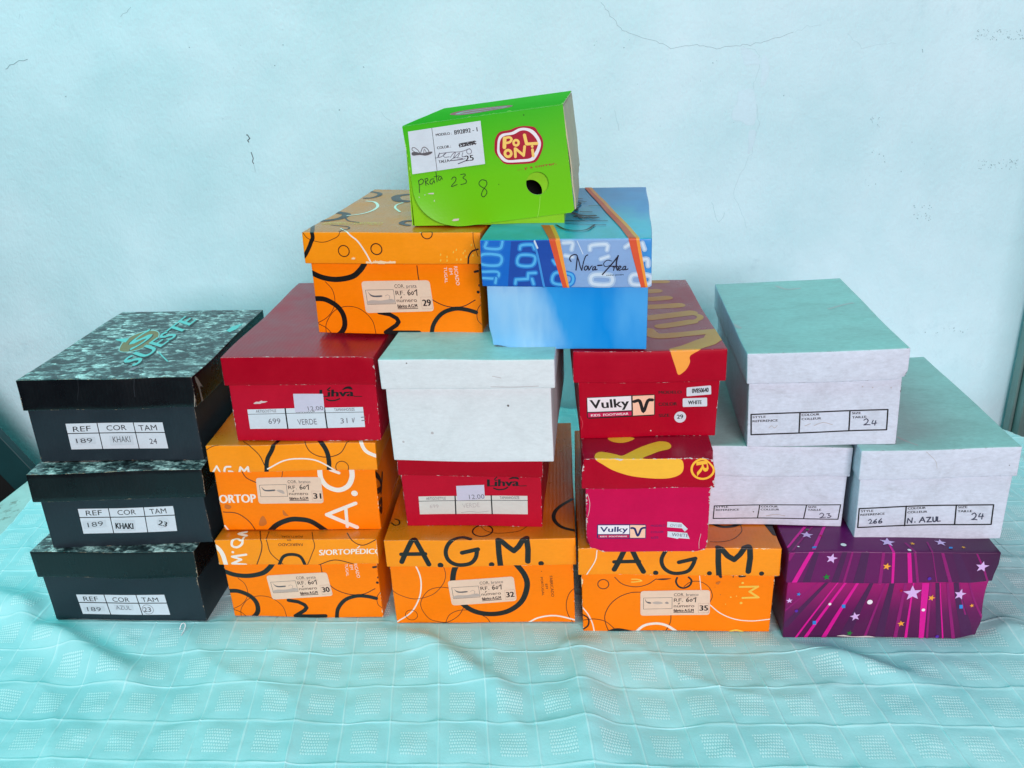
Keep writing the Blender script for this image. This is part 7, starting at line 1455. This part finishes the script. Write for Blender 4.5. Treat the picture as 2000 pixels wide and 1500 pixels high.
# ------------------------------------------------------------------ the green box with a hinged lid
GRN = printed_gradient('green_print', [(0, (112, 200, 0)), (.45, (104, 198, 10)), (1, (58, 184, 24))], (0, 0, -.124), (0, 0, .0), .12, .34)
GRN_T = printed_gradient('green_lid_top_print', [(0, (60, 160, 40)), (1, (84, 176, 60))], (-.09, 0, 0), (.09, .2, 0), .5, .8, 0)
GRN_IN = board('green_body_card', (138, 214, 20), .42, .08)
RAW = board('unprinted_card', (206, 208, 176), .6, .12)
INSIDE_SHADE = board('inside_shade', (8, 10, 8), .8, .05)
g = GREEN_BODY
root = empty('shoe_box', (g['x'], g['y'], g['z']), (0, 0, g['yaw']))
tag(root, 'lime green shoe box with round finger hole and tilted lid, topmost of all boxes', 'shoe box', GROUP)

def plate(name, outer, holes, y0, y1, m, parent, mrim=None):
    """An upright card panel with cut-outs, from its outline in x and z."""
    loops = [outer] + holes
    flat = [q for lp in loops for q in lp]
    T = tessellate_polygon([[Vector((x, z, 0)) for x, z in lp] for lp in loops])
    V = [(x, y0, z) for x, z in flat] + [(x, y1, z) for x, z in flat]; n = len(flat); F, FM = [], []
    for t in T:
        a, b_, c = [flat[i] for i in t]; ccw = (b_[0] - a[0]) * (c[1] - a[1]) - (b_[1] - a[1]) * (c[0] - a[0]) > 0
        t = list(t) if ccw else list(t)[::-1]
        F.append(t); FM.append(0); F.append([i + n for i in t[::-1]]); FM.append(1)
    s0 = 0
    for lp in loops:
        k = len(lp)
        for i in range(k):
            a, b_ = s0 + i, s0 + (i + 1) % k; F.append([a, b_, b_ + n, a + n]); FM.append(1)
        s0 += k
    return V, F, FM, [m, mrim or m]

W2, HB, DB = g['W'] / 2, g['H'], g['D']
# the hole in the flap and the offset hole in the body behind it, both real cut-outs
gl = GREEN_LID
rot = lambda q: Matrix.Rotation(q['yaw'], 3, 'Z') @ Matrix.Rotation(q['roll'], 3, 'Y') @ Matrix.Rotation(q['pitch'], 3, 'X')
LID_M = Matrix.Translation((gl['x'], gl['y'], gl['z'])) @ rot(gl).to_4x4()
BODY_M = Matrix.Translation((g['x'], g['y'], g['z'])) @ Matrix.Rotation(g['yaw'], 4, 'Z')
HOLE_L = GREEN_HOLE[0]; RAD = GREEN_HOLE[1]
hb = BODY_M.inverted() @ (LID_M @ Vector((HOLE_L[0], -.0025, HOLE_L[1])))
body_hole = disc((hb.x - RAD * .62, hb.z - RAD * .72), RAD, 36)
V, F, FM, ms = plate('body', [(-W2 + .003, 0), (W2, 0), (W2, HB), (-W2, HB)], [body_hole], .0, .0012, GRN_IN, None, RAW)
def add_box(V, F, FM, dims, mi):
    v, f = box_faces(*dims); b0 = len(V); V += v; F += [[i + b0 for i in q] for q in f]; FM += [mi] * 6
ms += [INSIDE_SHADE]
add_box(V, F, FM, (-W2, -W2 + .0012, .0014, DB, 0, HB), 0); add_box(V, F, FM, (W2 - .0012, W2, .0014, DB, 0, HB), 0)
add_box(V, F, FM, (-W2 + .0014, W2 - .0014, DB - .0012, DB - .0001, 0, HB), 0); add_box(V, F, FM, (-W2 + .0014, W2 - .0014, .0016, DB - .0014, .0002, .0014), 2)
add_box(V, F, FM, (-W2 + .0016, W2 - .0016, .045, .047, .0016, HB - .002), 2)  # near-black sheet set behind the hole as the shade inside the box
body_o = link_mesh('body', V, F, FM, ms, root)
lid = empty('lid_pivot', (0, 0, 0))
lw, lD, lH = gl['W'] / 2, gl['D'], gl['H']
inv = BODY_M.inverted() @ LID_M
bpy.data.objects.remove(lid)
ld = Carton((-lw, -.0005, -.0022), (lw, lD, 0), .0009, .0008, 3)
ld.base(lambda f: GRN_T if f in 'TF' else RAW)
if ('green', 'top', 'F') in PRINTS:
    it = []
    for x in PRINTS[('green', 'top', 'F')]: it.append((x[0], [(u, v + .0005) for u, v in x[1]], x[2]))
    ld.draw(it, 'T')
ld.wear('T', (-lw, 0), (lw, 0), (0, 1), .003, .2, 'green_lt', 4); ld.wear('T', (lw, 0), (lw, lD), (-1, 0), .004, .1, 'green_lt', 5)
# side walls of the lid: the worn right one bulges and shows bare card
def side(x0, dirx, mi, z_front, z_back):
    nz_, ny = 10, 16; ids = []
    for sft in (0, 1):
        lay = []
        for j in range(nz_ + 1):
            row = []
            for i in range(ny + 1):
                t = i / ny; y = .001 + t * (lD - .002); zb = z_front + (z_back - z_front) * t; z = -.0022 + (zb + .0022) * j / nz_
                bul = math.sin(math.pi * j / nz_ * .8) * .005 * math.sin(math.pi * min(1, t * 1.3 + .12)) + noise.noise(Vector((y * 30, z * 40, x0 * 9))) * .0012
                row.append(len(ld.V)); ld.V.append(Vector((x0 + dirx * (bul - sft * .0014), y, z)))
            lay.append(row)
        ids.append(lay)
    for s_ in (0, 1):
        for j in range(nz_):
            for i in range(ny):
                q = [ids[s_][j][i], ids[s_][j][i + 1], ids[s_][j + 1][i + 1], ids[s_][j + 1][i]]
                ld.F.append(q); ld.FM.append(mi)
    for j in range(nz_):
        ld.F.append([ids[0][j][0], ids[0][j + 1][0], ids[1][j + 1][0], ids[1][j][0]]); ld.FM.append(mi)
side(lw + .0004, 1, ld.mat(RAW), -lH + .004, -lH + .02)
side(-lw + .001, -1, ld.mat(GRN_IN), -lH * .55, -lH * .5)
lid_o = ld.build('lid', root); lid_o.matrix_local = inv

RC = .058
outer = [(-lw, -.0005), (-lw, -lH + RC)]
outer += [(-lw + RC - RC * math.cos(t), -lH + RC * .86 - RC * .86 * math.sin(t)) for t in [i / 14 * math.pi / 2 for i in range(15)]]
outer += [(lw * .2, -lH + .0005), (lw - .004, -lH + .001), (lw, -lH + .004), (lw, -.0005)]
class Sheet(Carton):
    def place(s, P, off):
        k = max(0, (-.02 - P.x) / lw) * max(0, (-.03 - P.z) / lH)
        return Vector((P.x, -.0025 - .030 * k * k - off + .0006 * noise.noise(Vector((P.x * 14, P.z * 14, 8))), P.z))
fl_ = Sheet((-lw, -.0025, -lH), (lw, 0, 0), .0009, 0, 5)
hole = disc(HOLE_L, RAD, 40)
T = tessellate_polygon([[Vector((x, z, 0)) for x, z in lp] for lp in (outer, hole)]); flat = outer + hole
for t in T:
    q = [flat[i] for i in t]
    for c in split(q, *fl_.cuts['F']):
        ar = sum(c[i][0] * c[(i + 1) % len(c)][1] - c[(i + 1) % len(c)][0] * c[i][1] for i in range(len(c)))
        if abs(ar) < 1e-11: continue
        if ar < 0: c = c[::-1]
        for back in (0, 1):
            b0 = len(fl_.V); fl_.V += [fl_.place(Vector((u, 0, v)), -.0014 * back) for u, v in c]
            fl_.F.append(list(range(b0, b0 + len(c)))[::-1 if back else 1]); fl_.FM.append(fl_.mat(RAW if back else GRN))
for lp in (outer, hole):
    for i in range(len(lp)):
        a, b_ = lp[i], lp[(i + 1) % len(lp)]; b0 = len(fl_.V)
        fl_.V += [fl_.place(Vector((a[0], 0, a[1])), 0), fl_.place(Vector((b_[0], 0, b_[1])), 0), fl_.place(Vector((b_[0], 0, b_[1])), -.0014), fl_.place(Vector((a[0], 0, a[1])), -.0014)]
        fl_.F.append([b0, b0 + 1, b0 + 2, b0 + 3]); fl_.FM.append(fl_.mat(RAW))
fl_.n = 0
fl_.draw(PRINTS[('green', 'flap', 'F')], 'F')
fl_.wear('F', (lw, -lH + .004), (lw, -.001), (-1, 0), .003, .1, 'green_lt', 9); fl_.wear('F', (-lw, -.07), (-lw, -.001), (1, 0), .003, .12, 'green_lt', 12); fl_.wear('F', (-.02, -lH + .001), (lw - .003, -lH + .001), (0, 1), .002, .3, 'green_lt', 13)
flap_o = fl_.build('front_flap', root); flap_o.matrix_local = inv
for name, base, items in STICKERS[('green', 'flap')]:
    tgt = ([], [], [], [])
    fl_.draw([base], 'F', tgt); fl_.draw(items, 'F', tgt)
    link_mesh(name, *tgt, parent=flap_o)
